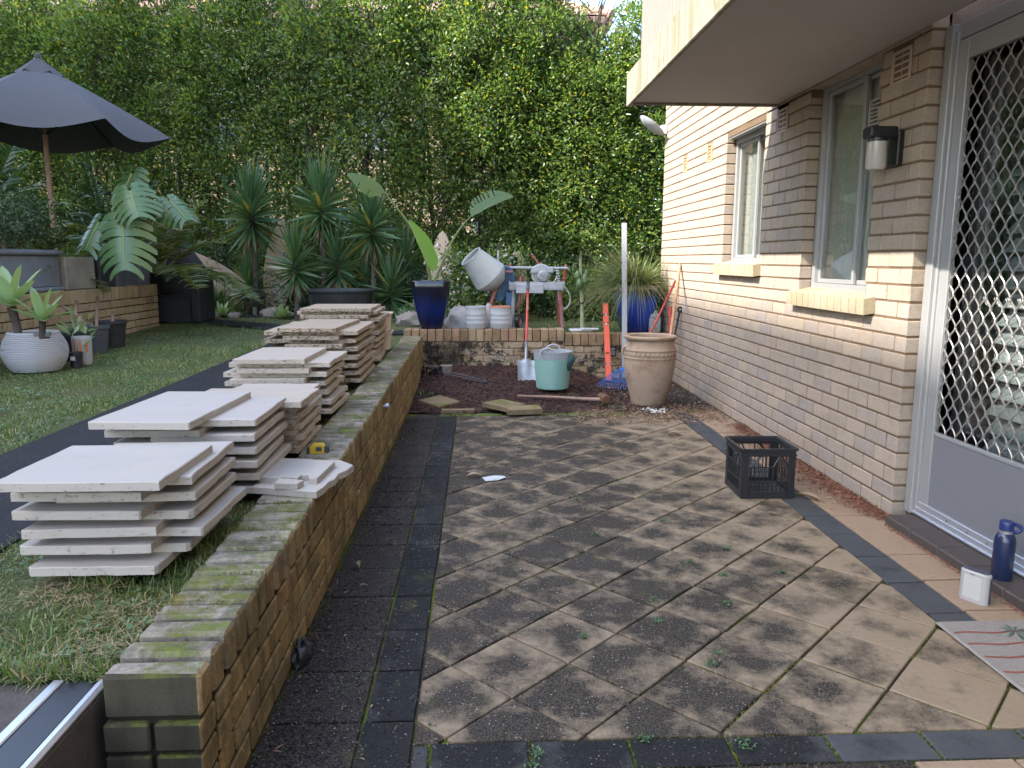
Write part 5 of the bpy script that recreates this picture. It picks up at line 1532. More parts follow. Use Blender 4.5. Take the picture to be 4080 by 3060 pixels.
# ------------------------------------------------------------------ big tub, bins
tb = thing('oval_tub', 'wide black oval plastic tub beyond the farthest slab stack', 'tub', (-2.02, 11.35, .575))
m = MB(); m.loft([(.36,.24,0),(.40,.27,.03),(.475,.32,.40),(.50,.34,.41),(.505,.345,.435),(.485,.325,.44),(.46,.31,.40),(.39,.26,.05)], 48, None, 2.2, True, False); obj('tub_shell', m, M_BLACKPOT, tb, smooth=40)
tb.rotation_euler = (math.radians(1.5), 0, 0)
for k, (z, lab) in enumerate(((.525, 'lower beige plastic bin behind the farthest slab stack'), (.715, 'upper beige plastic bin behind the farthest slab stack'))):
    m = MB(); m.loft([(.15,.15,0),(.165,.165,.17),(.182,.182,.172),(.182,.182,.188),(.165,.165,.188),(.15,.15,.02)], 32, None, 6, True, False)
    tag(obj('plastic_bin', m, M_BEIGEP, None, (-1.08, 8.02, z), smooth=40), lab, 'bin', 'beige bins behind the stacks')
# ------------------------------------------------------------------ pots and plants on the left
wp = thing('ribbed_pot', 'squat white ribbed round pot with a broken rim on the grass', 'pot', (-3.87, 6.78, zl(6.8)-.02))
pr = []
def wr(t): return .175+.080*math.sin(min(t*1.25,1)*PI*.62)+.0*t if t < .8 else .175+.080*math.sin(PI*.62)-.05*((t-.8)/.2)
N_ = 22
for i in range(N_):
    t = i/N_; z = .012+.33*t; r = .17+.092*math.sin(PI*(.08+.80*t))-.02*t
    pr += [(r, z), (r+.006, z+.005), (r+.006, z+.010)]
r_ = pr[-1][0]
pr = [(.12,0),(.165,.006)] + pr + [(r_-.002,.348),(r_-.014,.350),(r_-.022,.33),(r_-.01,.26)]
kx = len(pr)
m = MB(); m.lathe(pr, 72, None, True, False, drop=lambda i, k: (i > 58 and 62 <= k <= 66) or (i > 63 and 60 <= k <= 67)); obj('pot_shell', m, M_WHITEPOT, wp, smooth=30)
m = MB(); m.lathe([(.001,.285),(r_-.012,.283)], 40, None, False, True); obj('potting_soil', m, M_SOIL, wp)
def agave(name, lab, loc, lean, hgt, s, seed, nl=11):
    t = thing(name, lab, 'plant', loc); r = random.Random(seed)
    top = Vector(lean)*hgt
    m = MB(); m.tube([Vector((0,0,0)), top*.5+Vector((.01,0,0)), top], [.030*s,.026*s,.030*s], 10); obj('trunk', m, M_BARK, t, smooth=True)
    for i in range(nl):
        a = i*2.4+r.uniform(-.2,.2); e = 1.25-1.15*i/nl
        d = Vector((math.cos(a)*math.cos(e), math.sin(a)*math.cos(e), math.sin(e))); up = Vector((0,0,1)); sd_ = d.cross(up).normalized(); nn = sd_.cross(d)
        L = .33*s*r.uniform(.8,1.1); V = []; F = []
        for k in range(8):
            f = k/7; w = .043*s*math.sin(PI*(.12+.80*f))**.8 if k < 7 else .001
            c = top + d*(L*f) + Vector((0,0,-.10*L*f*f*(1.3-math.sin(e)))) + nn*.0
            V += [c-sd_*w+nn*w*.35, c, c+sd_*w+nn*w*.35]
        for k in range(7): b = 3*k; F += [(b,b+1,b+4,b+3),(b+1,b+2,b+5,b+4)]
        m = MB(); m.add(V, F); obj('leaf', m, M_AGAVE, t, smooth=True)
    return t
agave('agave', 'taller spineless agave on a brown stem in the white ribbed pot', (-3.96,6.72,.74), (-.12,0,1), .30, 1.25, 3)
agave('agave', 'shorter leaning agave at the broken rim of the white ribbed pot', (-3.76,6.66,.72), (.28,-.10,1), .20, .95, 5)

def nursery(lab, x, y, r, h, mat=M_BLACKPOT):
    t = thing('nursery_pot', lab, 'pot', (x, y, zl(y)-.02))
    m = MB(); m.lathe([(r*.78,0),(r*.98,h*.88),(r*1.0,h*.885),(r*1.08,h*.89),(r*1.08,h),(r*.98,h),(r*.92,h*.85),(.001,h*.84)], 32); obj('pot_shell', m, mat, t, smooth=40); return t
nursery('black nursery pot nearest the white ribbed pot, holding a low herb', -3.86, 7.42, .125, .27)
nursery('charcoal grey nursery pot, middle one of three by the planter wall', -3.93, 7.98, .125, .28, M_GREYPOT)
nursery('black nursery pot with a bare stick, farthest of three by planter wall', -3.98, 8.42, .155, .29)
nursery('tiny black nursery pot with a white tag under broad green leaves', -3.63, 6.98, .055, .14)
nursery('black nursery pot at the left edge before the white ribbed pot', -4.17, 6.40, .10, .20)
m = MB(); m.cbox(-.02,.02,-.058,-.056,.05,.085,.0005); tag(obj('plant_tag', m, M_WHITE, None, (-3.63,6.98,zl(7))), 'white plant tag on the tiny black pot', 'tag')
dp = thing('patterned_pot', 'small white pot with orange drips behind the tiny black pot', 'pot', (-3.66, 7.16, zl(7.2)-.02))
m = MB(); m.lathe([(.07,0),(.078,.02),(.085,.26),(.078,.262),(.07,.2),(.001,.2)], 28); obj('pot_shell', m, M_WHITEPOT, dp, smooth=40)
m = MB(); r__ = random.Random(1)
for k in range(3):
    a = -1.9+.62*k; w = .13; h0 = r__.uniform(.04,.13)
    m.add([(.0865*math.cos(a+s), .0865*math.sin(a+s), z) for s, z in ((-w,h0),(w,h0+.02),(w,.235),(-w,.235))], [(0,1,2,3)])
obj('orange_drip', m, simple('orange_glaze', (.55,.20,.07), .5), dp)
def twig(lab, loc, segs, r0):
    m = MB()
    for pts in segs: m.tube(pts, [r0*(1-.08*i) for i in range(len(pts))], 7)
    return tag(obj('bare_stick', m, M_WOOD_O, None, loc, smooth=True), lab, 'stick')
twig('bent bare frangipani stick over the pots by the planter wall', (-3.95,7.85,.74), [[(0,0,0),(-.06,0,.12),(-.17,.02,.20),(-.23,.02,.235)],[(-.1,0,.15),(-.09,.02,.30)]], .017)
twig('upright bare stick standing in the charcoal nursery pot', (-3.93,8.0,.74), [[(0,0,0),(.02,0,.15),(.04,0,.34)],[(-.04,0,0),(-.05,0,.10)]], .016)
twig('short bare stick in the farthest black nursery pot', (-3.96,8.42,.76), [[(0,0,0),(.01,0,.09),(.005,0,.13)]], .016)
def herb(lab, loc, n, rx, h, mat, seed, L=.05, W=.022, name='plant'):
    rg = np.random.default_rng(seed)
    P = rg.normal(0,1,(n,3))*np.array([rx,rx,h*.35]) + np.array([0,0,h*.5]); P[:,2] = np.abs(P[:,2])
    D = P*np.array([1,1,.5]) + rg.normal(0,.05,(n,3)) + np.array([0,0,.02])
    V, F = leaf_arrays(P, D, rg.normal(0,.6,(n,3))+np.array([0,0,1]), rg.uniform(.6,1.2,n)*L, rg.uniform(.6,1.2,n)*W)
    t = thing(name, lab, 'plant', loc); tag(link('foliage', np_mesh('foliage', V, F, mat), t), kind='stuff')
    m = MB(); m.tube([(0,0,-.02),(0,0,h*.5)], .004, 5); obj('stem', m, M_STEM, t)
    return t
herb('low fine leaved herb in the nearest black nursery pot', (-3.86,7.42,.74), 420, .085, .10, M_LEAF_S, 5, .035, .008)
herb('broad leaved pot plant with bright upright leaves behind white ribbed pot', (-3.66,7.08,.62), 16, .06, .24, M_AGAVE, 6, .16, .055)
herb('wispy dark herb in the black pot at the left edge', (-4.15,6.40,.66), 260, .11, .22, M_LEAF_D, 7, .05, .007)

# trough, block and square pots standing on the planter wall
tr = thing('trough_planter', 'long blue grey trough planter with rounded rim on the planter wall', 'planter', (PX-.20, 7.55, 1.112))
m = MB(); m.cbox(-.16,.16,-.86,.86,.045,.375,.012); obj('body', m, M_TROUGH, tr)
m = MB(); m.tube([(.17,-.88,.40),(.17,.88,.40)], .030, 12); m.tube([(-.17,-.88,.40),(-.17,.88,.40)], .030, 12); m.tube([(-.17,.88,.40),(.17,.88,.40)], .0301, 12); m.cbox(-.165,.165,-.87,.87,.376,.40,.004); obj('rim', m, M_TROUGH, tr, smooth=50)
m = MB(); m.tube([(.165,-.87,.024),(.165,.87,.024)], .024, 10); m.tube([(-.165,.87,.024),(.165,.87,.024)], .0241, 10); m.cbox(-.165,.165,-.87,.87,.002,.044,.004); obj('foot', m, M_TROUGH, tr, smooth=50)
tag(obj('concrete_block', MB().cbox(-.30,.0,-.315,.315,0,.355,.012), M_BLOCK, None, (PX-.01, 8.79, 1.112)), 'square stained concrete planter block beside the blue grey trough', 'planter block')
def sqpot(lab, x, y, w, h, mat):
    t = thing('square_pot', lab, 'pot', (x, y, 1.112)); m = MB(); m.loft([(w*.40,w*.40,0),(w*.48,w*.48,h*.9),(w*.5,w*.5,h*.9),(w*.5,w*.5,h),(w*.46,w*.46,h),(w*.44,w*.44,h*.85)], 32, None, 12, True, True); obj('pot_shell', m, mat, t, smooth=35); return t
sqpot('tall black square pot next to the stained concrete block', PX-.15, 9.36, .30, .36, M_BLACKPOT)
sqpot('charcoal square pot beneath the lowest big split leaf', PX-.15, 9.80, .30, .34, M_GREYPOT)
sqpot('grey square pot at the far end of the planter wall', PX-.15, 10.42, .36, .37, M_TROUGH)
herb('dense dark clipped shrub growing in the blue grey trough', (PX-.22, 7.5, 1.62), 10, .1, .1, M_LEAF_D, 3)
for o in list(bpy.data.objects):
    if o.get('label') == 'dense dark clipped shrub growing in the blue grey trough':
        rg = np.random.default_rng(21); n = 7500
        c = np.stack([rg.uniform(-.24,.24,90), rg.uniform(-.85,.95,90), rg.uniform(-.02,.42,90)], 1)
        P = np.repeat(c, n//90, 0); q = unit(rg.normal(0,1,P.shape)); P = P+q*rg.uniform(.05,.13,(len(P),1)); n = len(P)
        V, F = leaf_arrays(P, q+rg.normal(0,.5,P.shape), q+np.array([0,0,.8])+rg.normal(0,.3,P.shape), rg.uniform(.025,.05,n), rg.uniform(.016,.028,n))
        tag(link('foliage', np_mesh('foliage', V, F, M_LEAF_D), o), kind='stuff')
        m = MB()
        for (y, l) in ((.25,.05),(.55,-.04),(-.1,.03)): m.tube([(0,y,-.10),(.01,y+l,.05),(.03,y+2.5*l,.2)], [.018,.014,.008], 7); m.tube([(0,y,-.02),(.02,y-.09,.12)], [.012,.007], 6)
        obj('trunk', m, M_WOOD_O, o, smooth=True)

# split leaf philodendron
ml = thing('monstera_plant', 'split leaf monstera with large lobed leaves above the planter wall', 'plant', (-4.25, 9.55, 1.40))
def monstera(base, tip, nrm, wid, seed):
    """heart shaped blade cut into fingers, on one rib"""
    base = Vector(base); tip = Vector(tip); d = (tip-base); L = d.length; d.normalize(); nrm = Vector(nrm); s = d.cross(nrm).normalized(); u = s.cross(d)
    r = random.Random(seed); m = MB()
    def pt(f, w): # f along, w across with cupping
        return base + d*(L*f) + s*w - u*(.55*w*w/wid + .10*L*max(f,0)**2)
    def half(f): return wid*(max(.02, 1-((f-.30)/.72)**2))**.5
    for sg in (-1, 1):
        nf = 7; edges = [-.30+1.26*i/nf for i in range(nf+1)]
        for i in range(nf):
            a, b = edges[i], edges[i+1]; mid_ = (a+b)/2
            wI = .40; V = []; F = []
            bow = .16*(1-i/nf) ; sweep = (.10+.16*i/nf)
            for k in range(7):
                t = k/6; wv = half(min(max(mid_+.02,-.34),.97))*t
                gap = 0 if t < wI else (.15*min(1,(t-wI)/.25))
                if t > .9: gap = .36
                aa = max(min(a, 1.0), -.02 if t < .05 else -9) + (b-a)*gap*.5; bb = min(b, 1.0) - (b-a)*gap*.5
                off = sweep*t*t - bow*.9*math.sin(t*PI*.5)*(.0 if i > 2 else .9)
                V += [pt(max(aa, 0 if t < .05 else aa)*1.0+off, sg*wv), pt(bb+off, sg*wv)]
            for k in range(6): F.append((2*k,2*k+1,2*k+3,2*k+2) if sg > 0 else (2*k,2*k+2,2*k+3,2*k+1))
            m.add(V, F)
    o = obj('leaf', m, M_MONST, ml, smooth=True)
    q = MB(); q.tube([pt(-.02,0)+u*.004, pt(.5,0)+u*.004, pt(.96,0)+u*.003], [.009,.007,.003], 6); obj('rib', q, M_MONST_V, o)
    q = MB(); q.tube(bez(base, base-d*.1-Vector((0,0,.1)), Vector((.02,.05,.12)), Vector((.0,.1,-.1)), 10), .010, 6); obj('petiole', q, M_STEM, ml, smooth=True)
def W_(x,y,z): return Vector((x,y,z))-Vector((-4.25,9.55,1.40))
monstera(W_(-3.75,8.62,2.17), W_(-3.62,8.46,1.90), (.15,-1,.55), .26, 1)
monstera(W_(-3.83,8.56,1.80), W_(-3.78,8.38,1.33), (.15,-1,.40), .30, 2)
monstera(W_(-4.16,8.72,1.84), W_(-4.27,8.55,1.55), (-.25,-1,.45), .25, 3)
monstera(W_(-3.52,9.1,2.10), W_(-3.30,9.0,1.90), (.5,-1,.8), .20, 4)
monstera(W_(-4.02,9.3,2.42), W_(-4.12,9.15,2.12), (-.1,-1,.4), .20, 5)

# palms
def fronds(name, lab, loc, n, L, seed, mat=M_PALM, e0=.4, e1=1.3, leaf=.30, trunk=0.0, lw=.016):
    r = random.Random(seed); rg = np.random.default_rng(seed); t = thing(name, lab, 'palm', loc)
    st_ = MB(); parts = []
    for i in range(n):
        a = 2*PI*i/n+r.uniform(-.3,.3); e = r.uniform(e0, e1); d = Vector((math.cos(a)*math.cos(e), math.sin(a)*math.cos(e), math.sin(e))); l = L*r.uniform(.75,1.1)
        pts = [Vector((0,0,trunk)) + d*l*f + Vector((0,0,-.55*l*f*f*math.cos(e))) for f in [k/10 for k in range(11)]]
        st_.tube(pts, [.012*(1-.07*k) for k in range(11)], 5)
        k = 34
        f = np.linspace(.22, 1, k); idx = f*10
        PP = np.array([[pts[min(int(q),9)].lerp(pts[min(int(q)+1,10)], q-int(q))[c] for c in range(3)] for q in idx])
        td = np.array(d); sd_ = unit(np.cross(td, [0,0,1.0])[None])[0]
        for sg in (-1,1):
            D = sd_*sg*.8 + td*.55 + np.array([0,0,.10]) + rg.normal(0,.08,(k,3))
            parts.append(strap_arrays(PP, D, leaf*(np.sin(np.pi*(.15+.75*f)))*rg.uniform(.85,1.1,k), lw, rg.uniform(.2,.5,k), 3, .8))
    obj('frond_stalk', st_, M_STEM, t, smooth=True)
    V, F = cat_arrays(parts); tag(link('leaflets', np_mesh('leaflets', V, F, mat), t), kind='stuff')
    if trunk > 0: m = MB(); m.tube([(0,0,-.9),(0,0,trunk)], .03, 8); obj('trunk', m, M_BARK, t)
    return t
fronds('palm', 'yellowish feather palm arching beside the monstera', (-4.30, 10.6, 1.25), 22, 1.5, 4, M_PALM, .15, 1.35, .42, 0, .034)
fronds('palm', 'green feather palm behind the clipped shrub under the parasol', (-4.95, 8.75, 1.25), 11, .95, 8, M_PALM, .2, 1.2, .34, 0, .026)
fronds('palm', 'shadowed feather palm at the left edge under the parasol', (-5.9, 9.2, 1.3), 13, 1.3, 9, M_LEAF_D, .3, 1.3, .36, 0, .026)
fronds('palm', 'dark palm between the parasol pole and the hedge', (-5.2, 11.2, 1.2), 15, 1.6, 12, M_LEAF_D, .5, 1.45, .40, .3, .030)
fronds('palm', 'tall dark palm behind the parasol at the far left', (-7.2, 11.6, 1.2), 15, 1.9, 14, M_LEAF_D, .5, 1.45, .42, .6, .030)

# parasol
um = thing('parasol', 'large charcoal six sided parasol on the left terrace', 'parasol', (-4.90, 9.19, 1.03))
zt_, R_u, ze = 2.55, 1.31, 1.86
V = []; F = []
def rib(k): a = math.radians(-37+60*k); return Vector((R_u*math.cos(a), R_u*math.sin(a), 0))
nr, ns = 12, 10
for k in range(6):
    a, b = rib(k), rib(k+1); base_i = len(V)
    for i in range(nr+1):
        f = .10+.90*i/nr
        for j in range(ns+1):
            g = j/ns; p = a.lerp(b, g)*f
            sag = math.sin(g*PI)
            z = zt_ + (ze-zt_)*(f**1.12) - .06*math.sin(f*PI)*0 - sag*(.11*f**3 + .02*f)
            p2 = p*(1-.06*sag*f**3)
            V.append((p2.x, p2.y, z))
    for i in range(nr):
        for j in range(ns): q = base_i+i*(ns+1)+j; F.append((q, q+ns+1, q+ns+2, q+1))
m = MB(); m.add(V, F); obj('canopy', m, M_CANVAS, um, smooth=40)
V = []; F = []
for k in range(6):
    a, b = rib(k), rib(k+1); bi = len(V); V.append((0,0,zt_+.10))
    for j in range(7):
        g = j/6; p = a.lerp(b, g)*.185; V.append((p.x, p.y, zt_-.085-.03*math.sin(g*PI)))
    for j in range(6): F.append((bi, bi+1+j, bi+2+j))
m = MB(); m.add(V, F); obj('vent_cap', m, M_CANVAS, um, smooth=40)
m = MB(); m.lathe([(.03,zt_+.08),(.03,zt_+.12),(.012,zt_+.14),(.001,zt_+.14)], 12, None, True); obj('finial', m, M_CANVAS, um)
m = MB(); m.tube([(0,0,-.2),(0,0,zt_+.05)], .026, 12); obj('pole', m, M_WOOD_O, um, smooth=True)
for k in range(6):
    a = rib(k); m = MB(); m.tube([Vector((0,0,zt_-.03)), a*.5+Vector((0,0,zt_+(ze-zt_)*.46-.02)), a+Vector((0,0,ze-.008))], .009, 6); m.tube([Vector((0,0,zt_-.75)), a*.5+Vector((0,0,zt_+(ze-zt_)*.46-.02))], .008, 6); obj('rib', m, M_BLACKM, um)

# black wicker day chair
ch = thing('wicker_chair', 'black wicker garden chair with a tall slanted back at the wall end', 'chair', (-4.36, 11.35, .555), 0)
m = MB(); m.cbox(-.34,.27,-.30,.32,.0,.36,.012); obj('seat_base', m, M_WICKER, ch)
m = MB(); m.cbox(.272,.40,-.31,.34,.0,.70,.02); obj('arm', m, M_WICKER, ch)
m = MB(); V = [(-.42,.28,.36),(.26,.28,.36),(.24,.42,.78),(-.10,.52,1.22),(-.42,.52,1.22)]; m.add(V+[(x,y+.06,z) for x,y,z in V], [(0,1,2,3,4),(9,8,7,6,5)]+[(i,5+i,5+(i+1)%5,(i+1)%5) for i in range(5)]); obj('backrest', m, M_WICKER, ch)
m = MB(); V = [(-.42,-.30,.3605),(-.40,-.30,.95),(-.34,.30,1.22),(-.40,.30,.3605)]; m.add(V+[(x+.06,y,z) for x,y,z in V], [(3,2,1,0),(4,5,6,7)]+[(i,(i+1)%4,4+(i+1)%4,4+i) for i in range(4)]); obj('wing', m, M_WICKER, ch)

# lantern
ln = thing('lantern', 'black metal garden lantern with a white candle by the rocks', 'lantern', (-3.50, 12.12, zl(12.1)-.02))
m = MB(); w = .135
m.cbox(-w,w,-w,w,0,.025,.004); m.cbox(-w,w,-w,w,.275,.295,.004)
for sx in (-1,1):
    for sy in (-1,1): m.cbox(sx*(w-.012)-.008, sx*(w-.012)+.008, sy*(w-.012)-.008, sy*(w-.012)+.008, .0255,.2745,.002)
m.loft([(.155,.155,.2955),(.15,.15,.31),(.06,.06,.385),(.04,.04,.39)], 24, None, 10, True, True); m.tube([(.03*math.cos(t),0,.39+.03*math.sin(t)+.0) for t in np.linspace(0,PI,8)], .005, 6); obj('case', m, M_BLACKM, ln)
m = MB(); m.box(-w+.008,w-.008,-w+.002,-w+.004,.026,.274); m.box(w-.004,w-.002,-w+.008,w-.008,.026,.274); obj('pane', m, M_GLASS, ln)
m = MB(); m.lathe([(.035,.026),(.035,.15),(.001,.15)], 18, None, True); obj('candle', m, M_OPAL, ln, smooth=40)

# yuccas
def yucca(lab, x, y, zc, s, seed, n=95, ztop=True, heads=None):
    n = int(n*1.3); s *= .93
    rg = np.random.default_rng(seed); z0 = zl(y)-.02; t = thing('yucca', lab, 'yucca', (x, y, z0), group=None)
    h = zc-z0
    m = MB(); m.tube([(0,0,0),(.02,0,h*.5),(0,0,h)], [.055*s,.048*s,.042*s], 9); obj('trunk', m, M_BARK, t, smooth=True)
    f = np.linspace(0, 1, n); a = np.arange(n)*2.39996+rg.normal(0,.1,n); e = 1.45-2.35*f**1.15
    D = np.stack([np.cos(a)*np.cos(e), np.sin(a)*np.cos(e), np.sin(e)], 1)
    P = np.zeros((n,3)); P[:,2] = h+.10*s-.38*s*f
    V, F = strap_arrays(P, D, s*rg.uniform(.62,.80,n)*(1-.25*f), s*.062*rg.uniform(.8,1.1,n), rg.uniform(.0,.18,n)*(f>.3), 4, 1.1)
    link('leaf_rosette', np_mesh('leaf_rosette', V, F, M_YUC), t)
    k = 34; a = rg.uniform(0,2*PI,k); D = np.stack([np.cos(a)*.5, np.sin(a)*.5, np.full(k,-1.0)], 1); P = np.zeros((k,3)); P[:,2] = h-.22*s-rg.uniform(0,.15,k)
    V, F = strap_arrays(P, D, s*rg.uniform(.25,.45,k), .028*s, .1, 3, 1.2); link('dead_skirt', np_mesh('dead_skirt', V, F, M_DRY), t)
    return t
yucca('tall yucca on the left with yellowing lower leaves', -3.56, 12.40, 2.22, 1.08, 1, 120)
yucca('tallest yucca in the middle, against the hedge', -2.38, 11.95, 2.30, 1.05, 2, 110)
yucca('tall yucca on the right with a brown skirt, behind the first paddle leaf', -1.62, 11.90, 2.0, .98, 3, 110)
yucca('low yucca under the middle tall one, left of the pair', -2.76, 11.75, 1.42, .92, 4, 80)
yucca('low yucca under the middle tall one, right of the pair', -2.15, 11.85, 1.44, .92, 5, 80)
yucca('short yucca just right of the black oval tub', -1.33, 11.75, 1.02, .88, 6, 80)
yucca('short yucca rising behind the black oval tub', -1.72, 12.10, 1.12, .85, 7, 70)
yucca('short yucca at the foot of the leftmost tall one, behind the lantern', -3.66, 12.42, 1.08, .85, 8, 70)
yucca('dark yucca behind the brown skirted one', -1.15, 12.3, 1.45, .85, 9, 70)

# strappy clump, rosettes, rocks
def clump(lab, x, y, n, L, seed, mat=M_REED, name='strappy_plant', wd=.014):
    rg = np.random.default_rng(seed); a = rg.uniform(0,2*PI,n); e = rg.uniform(.5,1.5,n)
    D = np.stack([np.cos(a)*np.cos(e), np.sin(a)*np.cos(e), np.sin(e)],1); P = np.stack([rg.normal(0,.07,n), rg.normal(0,.07,n), np.zeros(n)],1)
    V, F = strap_arrays(P, D, rg.uniform(.6,1.1,n)*L, wd, rg.uniform(.1,.6,n), 4, 1.2)
    t = thing(name, lab, 'plant', (x, y, zl(y)-.03)); tag(link('foliage', np_mesh('foliage', V, F, mat), t), kind='stuff')
clump('large strappy green clump between the wicker chair and lantern', -4.25, 12.6, 260, .85, 31, M_YUC, wd=.018)
clump('smaller strappy clump left of the lantern', -3.85, 12.3, 90, .5, 32)
def rosette(lab, x, y, s, seed, mat=M_AGAVE):
    t = thing('rosette_plant', lab, 'plant', (x, y, zl(y)-.02)); rg = np.random.default_rng(seed); n = 20
    a = np.arange(n)*2.4; e = np.linspace(1.3,.25,n); D = np.stack([np.cos(a)*np.cos(e), np.sin(a)*np.cos(e), np.sin(e)],1)
    V, F = strap_arrays(np.zeros((n,3)), D, s*rg.uniform(.8,1.1,n), s*.30, .15, 4); link('leaf_rosette', np_mesh('leaf_rosette', V, F, mat), t)
    m = MB(); m.tube([(0,0,-.02),(0,0,.03)], .02, 6); obj('stem', m, M_STEM, t)
rosette('pale green agave rosette left of the lantern', -3.98, 12.0, .30, 1)
rosette('pale green agave rosette right of the lantern rocks', -2.98, 11.75, .30, 2)
rosette('pale green agave rosette by the right side of black tub', -1.08, 11.15, .26, 3)
rosette('dark red bromeliad beside the lantern', -3.18, 12.25, .20, 4, M_DRY)
for i, (x, y, s, lab) in enumerate(((-3.20,11.98,.17,'rounded brown rock right of the lantern'),(-2.93,11.95,.10,'pale rock under the agave rosette'),(-4.05,11.75,.13,'flat pale rock left of the lantern'),(-3.75,11.9,.10,'small rock just left of the lantern'),(-.95,10.75,.20,'dark flat rock right of the black tub'),(-.62,10.85,.18,'dark rock behind the navy pot'))):
    lump('rock', M_ROCK, (x, y, zl(y)-.03), (s, s*.8, s*.65), 40+i, lab, 'rock', .35)

# surfboards leaning against the hedge
def surfboard(lab, x, y, ang, L, W, lean, mat=M_SURF, zoff=0.0, stick=False):
    t = thing('surfboard', lab, 'surfboard', (x, y, zl(y)-.02+zoff)); t.rotation_euler = (lean, 0, 0)
    pl = []
    for i in range(25):
        f = i/24; pl.append((W/2*math.sin(PI*min(.07+.93*f,1))**.55*(1-.12*f), L*f))
    for i in range(24, -1, -1):
        f = i/24; pl.append((-W/2*math.sin(PI*min(.07+.93*f,1))**.55*(1-.12*f), L*f))
    pl = [p for i, p in enumerate(pl) if i == 0 or (Vector(p)-Vector(pl[i-1])).length > 1e-4]
    M4 = Matrix.Rotation(ang, 4, 'Y') @ Matrix.Rotation(PI/2, 4, 'X')
    m = MB(); m.prism(pl, -.03, .03, M4, bev=.014); obj('board', m, mat, t, smooth=40)
    if stick:
        for k in range(3):
            s = MB(); s.cbox(-.035,.035, L*.62-.10*k-.04, L*.62-.10*k+.04, .0305, .032, .0004, M4 @ Matrix.Translation((.10,0,0))); obj('sticker', s, M_STICK, t)
            s = MB(); s.prism([(-.02,L*.62-.10*k-.02),(.02,L*.62-.10*k-.02),(.012,L*.62-.10*k+.022),(-.012,L*.62-.10*k+.022)], .0325, .0335, M4 @ Matrix.Translation((.10,0,0))); obj('sticker_mark', s, M_YELLOW if k == 1 else M_WHITE, t)
        s = MB(); s.prism([(-.04,L*.2),(.06,L*.2),(.06,L*.32),(.01,L*.38),(-.04,L*.32)], .0305, .032, M4); obj('sticker', s, M_OPAL, t)
surfboard('faded beige surfboard with dark stickers standing behind the lantern', -3.36, 12.78, .10, 1.55, .50, -.12, stick=True)
surfboard('faded surfboard lying tilted behind the strappy clump', -3.55, 12.95, -.95, 1.75, .50, -.10)
surfboard('surfboard tip showing beside the wicker chair', -4.75, 13.0, -.45, 1.35, .42, -.1)
surfboard('pinkish surfboard leaning right behind the black oval tub', -1.75, 12.75, 1.02, 1.35, .46, -.1)
surfboard('beige surfboard standing behind the navy glazed pot', -.62, 12.1, .05, 1.35, .42, -.12)
surfboard('beige surfboard behind the blue gear cover of the mixer', .48, 11.6, .12, 1.05, .42, -.1)
surfboard('faded surfboard end low behind the navy glazed pot', -.95, 11.7, .55, .75, .42, -.1)
# ------------------------------------------------------------------ hedge of small trees at the back
def crown(seed, zlo, zhi, R, ncl, nper, low_density):
    rg = np.random.default_rng(seed); C = []; S = []
    while len(C) < ncl:
        z = rg.uniform(zlo, zhi); f = (z-zlo)/(zhi-zlo)
        dens = 1.0
        if z < 1.0: dens = .95*low_density
        elif z < 2.1: dens = .58*low_density
        elif z < 2.8: dens = .8
        if f > .80: dens *= 1-.75*(f-.8)/.2
        if rg.random() > dens: continue
        Rz = R*(1.0 if f < .72 else 1.0-.65*((f-.72)/.28)**1.4)
        a = rg.uniform(0, 2*PI); r = Rz*rg.uniform(.12,1)**.5
        C.append((r*math.cos(a), r*math.sin(a), z)); S.append(rg.uniform(.15,.33)*(1.1 if f < .8 else .8))
    C = np.array(C); S = np.array(S)
    Q = unit(rg.normal(0,1,(ncl*nper,3))); Cr = np.repeat(C, nper, 0); Sr = np.repeat(S, nper)[:,None]
    P = Cr + Q*Sr*rg.uniform(.55,1,(len(Q),1))
    out = Cr.copy(); out[:,2] = 0; out = unit(out)*.5
    D = Q + out + np.array([0,0,.25]) + rg.normal(0,.45,Q.shape)
    N = Q*.8 + np.array([-.45,-.35,1.0]) + out*.5 + rg.normal(0,.4,Q.shape)
    n = len(P)
    return leaf_arrays(P, D, N, rg.uniform(.055,.095,n), rg.uniform(.028,.045,n), .2), C
crowns = []
for i in range(4):
    (V, F), C = crown(100+i, .25, 5.75, .86, 470, 62, 1.0)
    crowns.append((np_mesh('crown', V, F, M_LEAF_H), C))
trunks = []
for i in range(4):
    r = random.Random(60+i); m = MB()
    for k in range(r.choice((3,4,4))):
        x, y = r.uniform(-.25,.25), r.uniform(-.15,.15); pts = [Vector((x,y,-.1))]
        for j in range(7): pts.append(pts[-1]+Vector((r.gauss(0,.09), r.gauss(0,.07), .62)))
        m.tube(pts, [.05,.045,.04,.034,.028,.022,.016,.01], 7)
    for c in crowns[i][1][::6]:
        b = Vector((c[0]*.15, c[1]*.15, c[2]-.45)); m.tube([b, Vector(c)*.6+b*.4, Vector(c)], [.014,.010,.005], 4)
    trunks.append(mesh_of('trunk', m, M_BARK, 60))
def hy(x): return 13.0-.20*(x-1.0)
HT = [(-10.3,1.10,0),(-9.3,1.03,1),(-8.35,1.08,2),(-7.4,.98,3),(-6.45,1.0,1),(-5.5,1.04,0),(-4.55,.985,2),(-3.6,1.03,3),(-2.65,1.0,1),(-1.7,1.05,2),(-.78,1.03,0),(.15,1.06,3),(1.05,.97,1),(1.9,.77,2),(2.72,.87,0),(3.7,.9,3)]
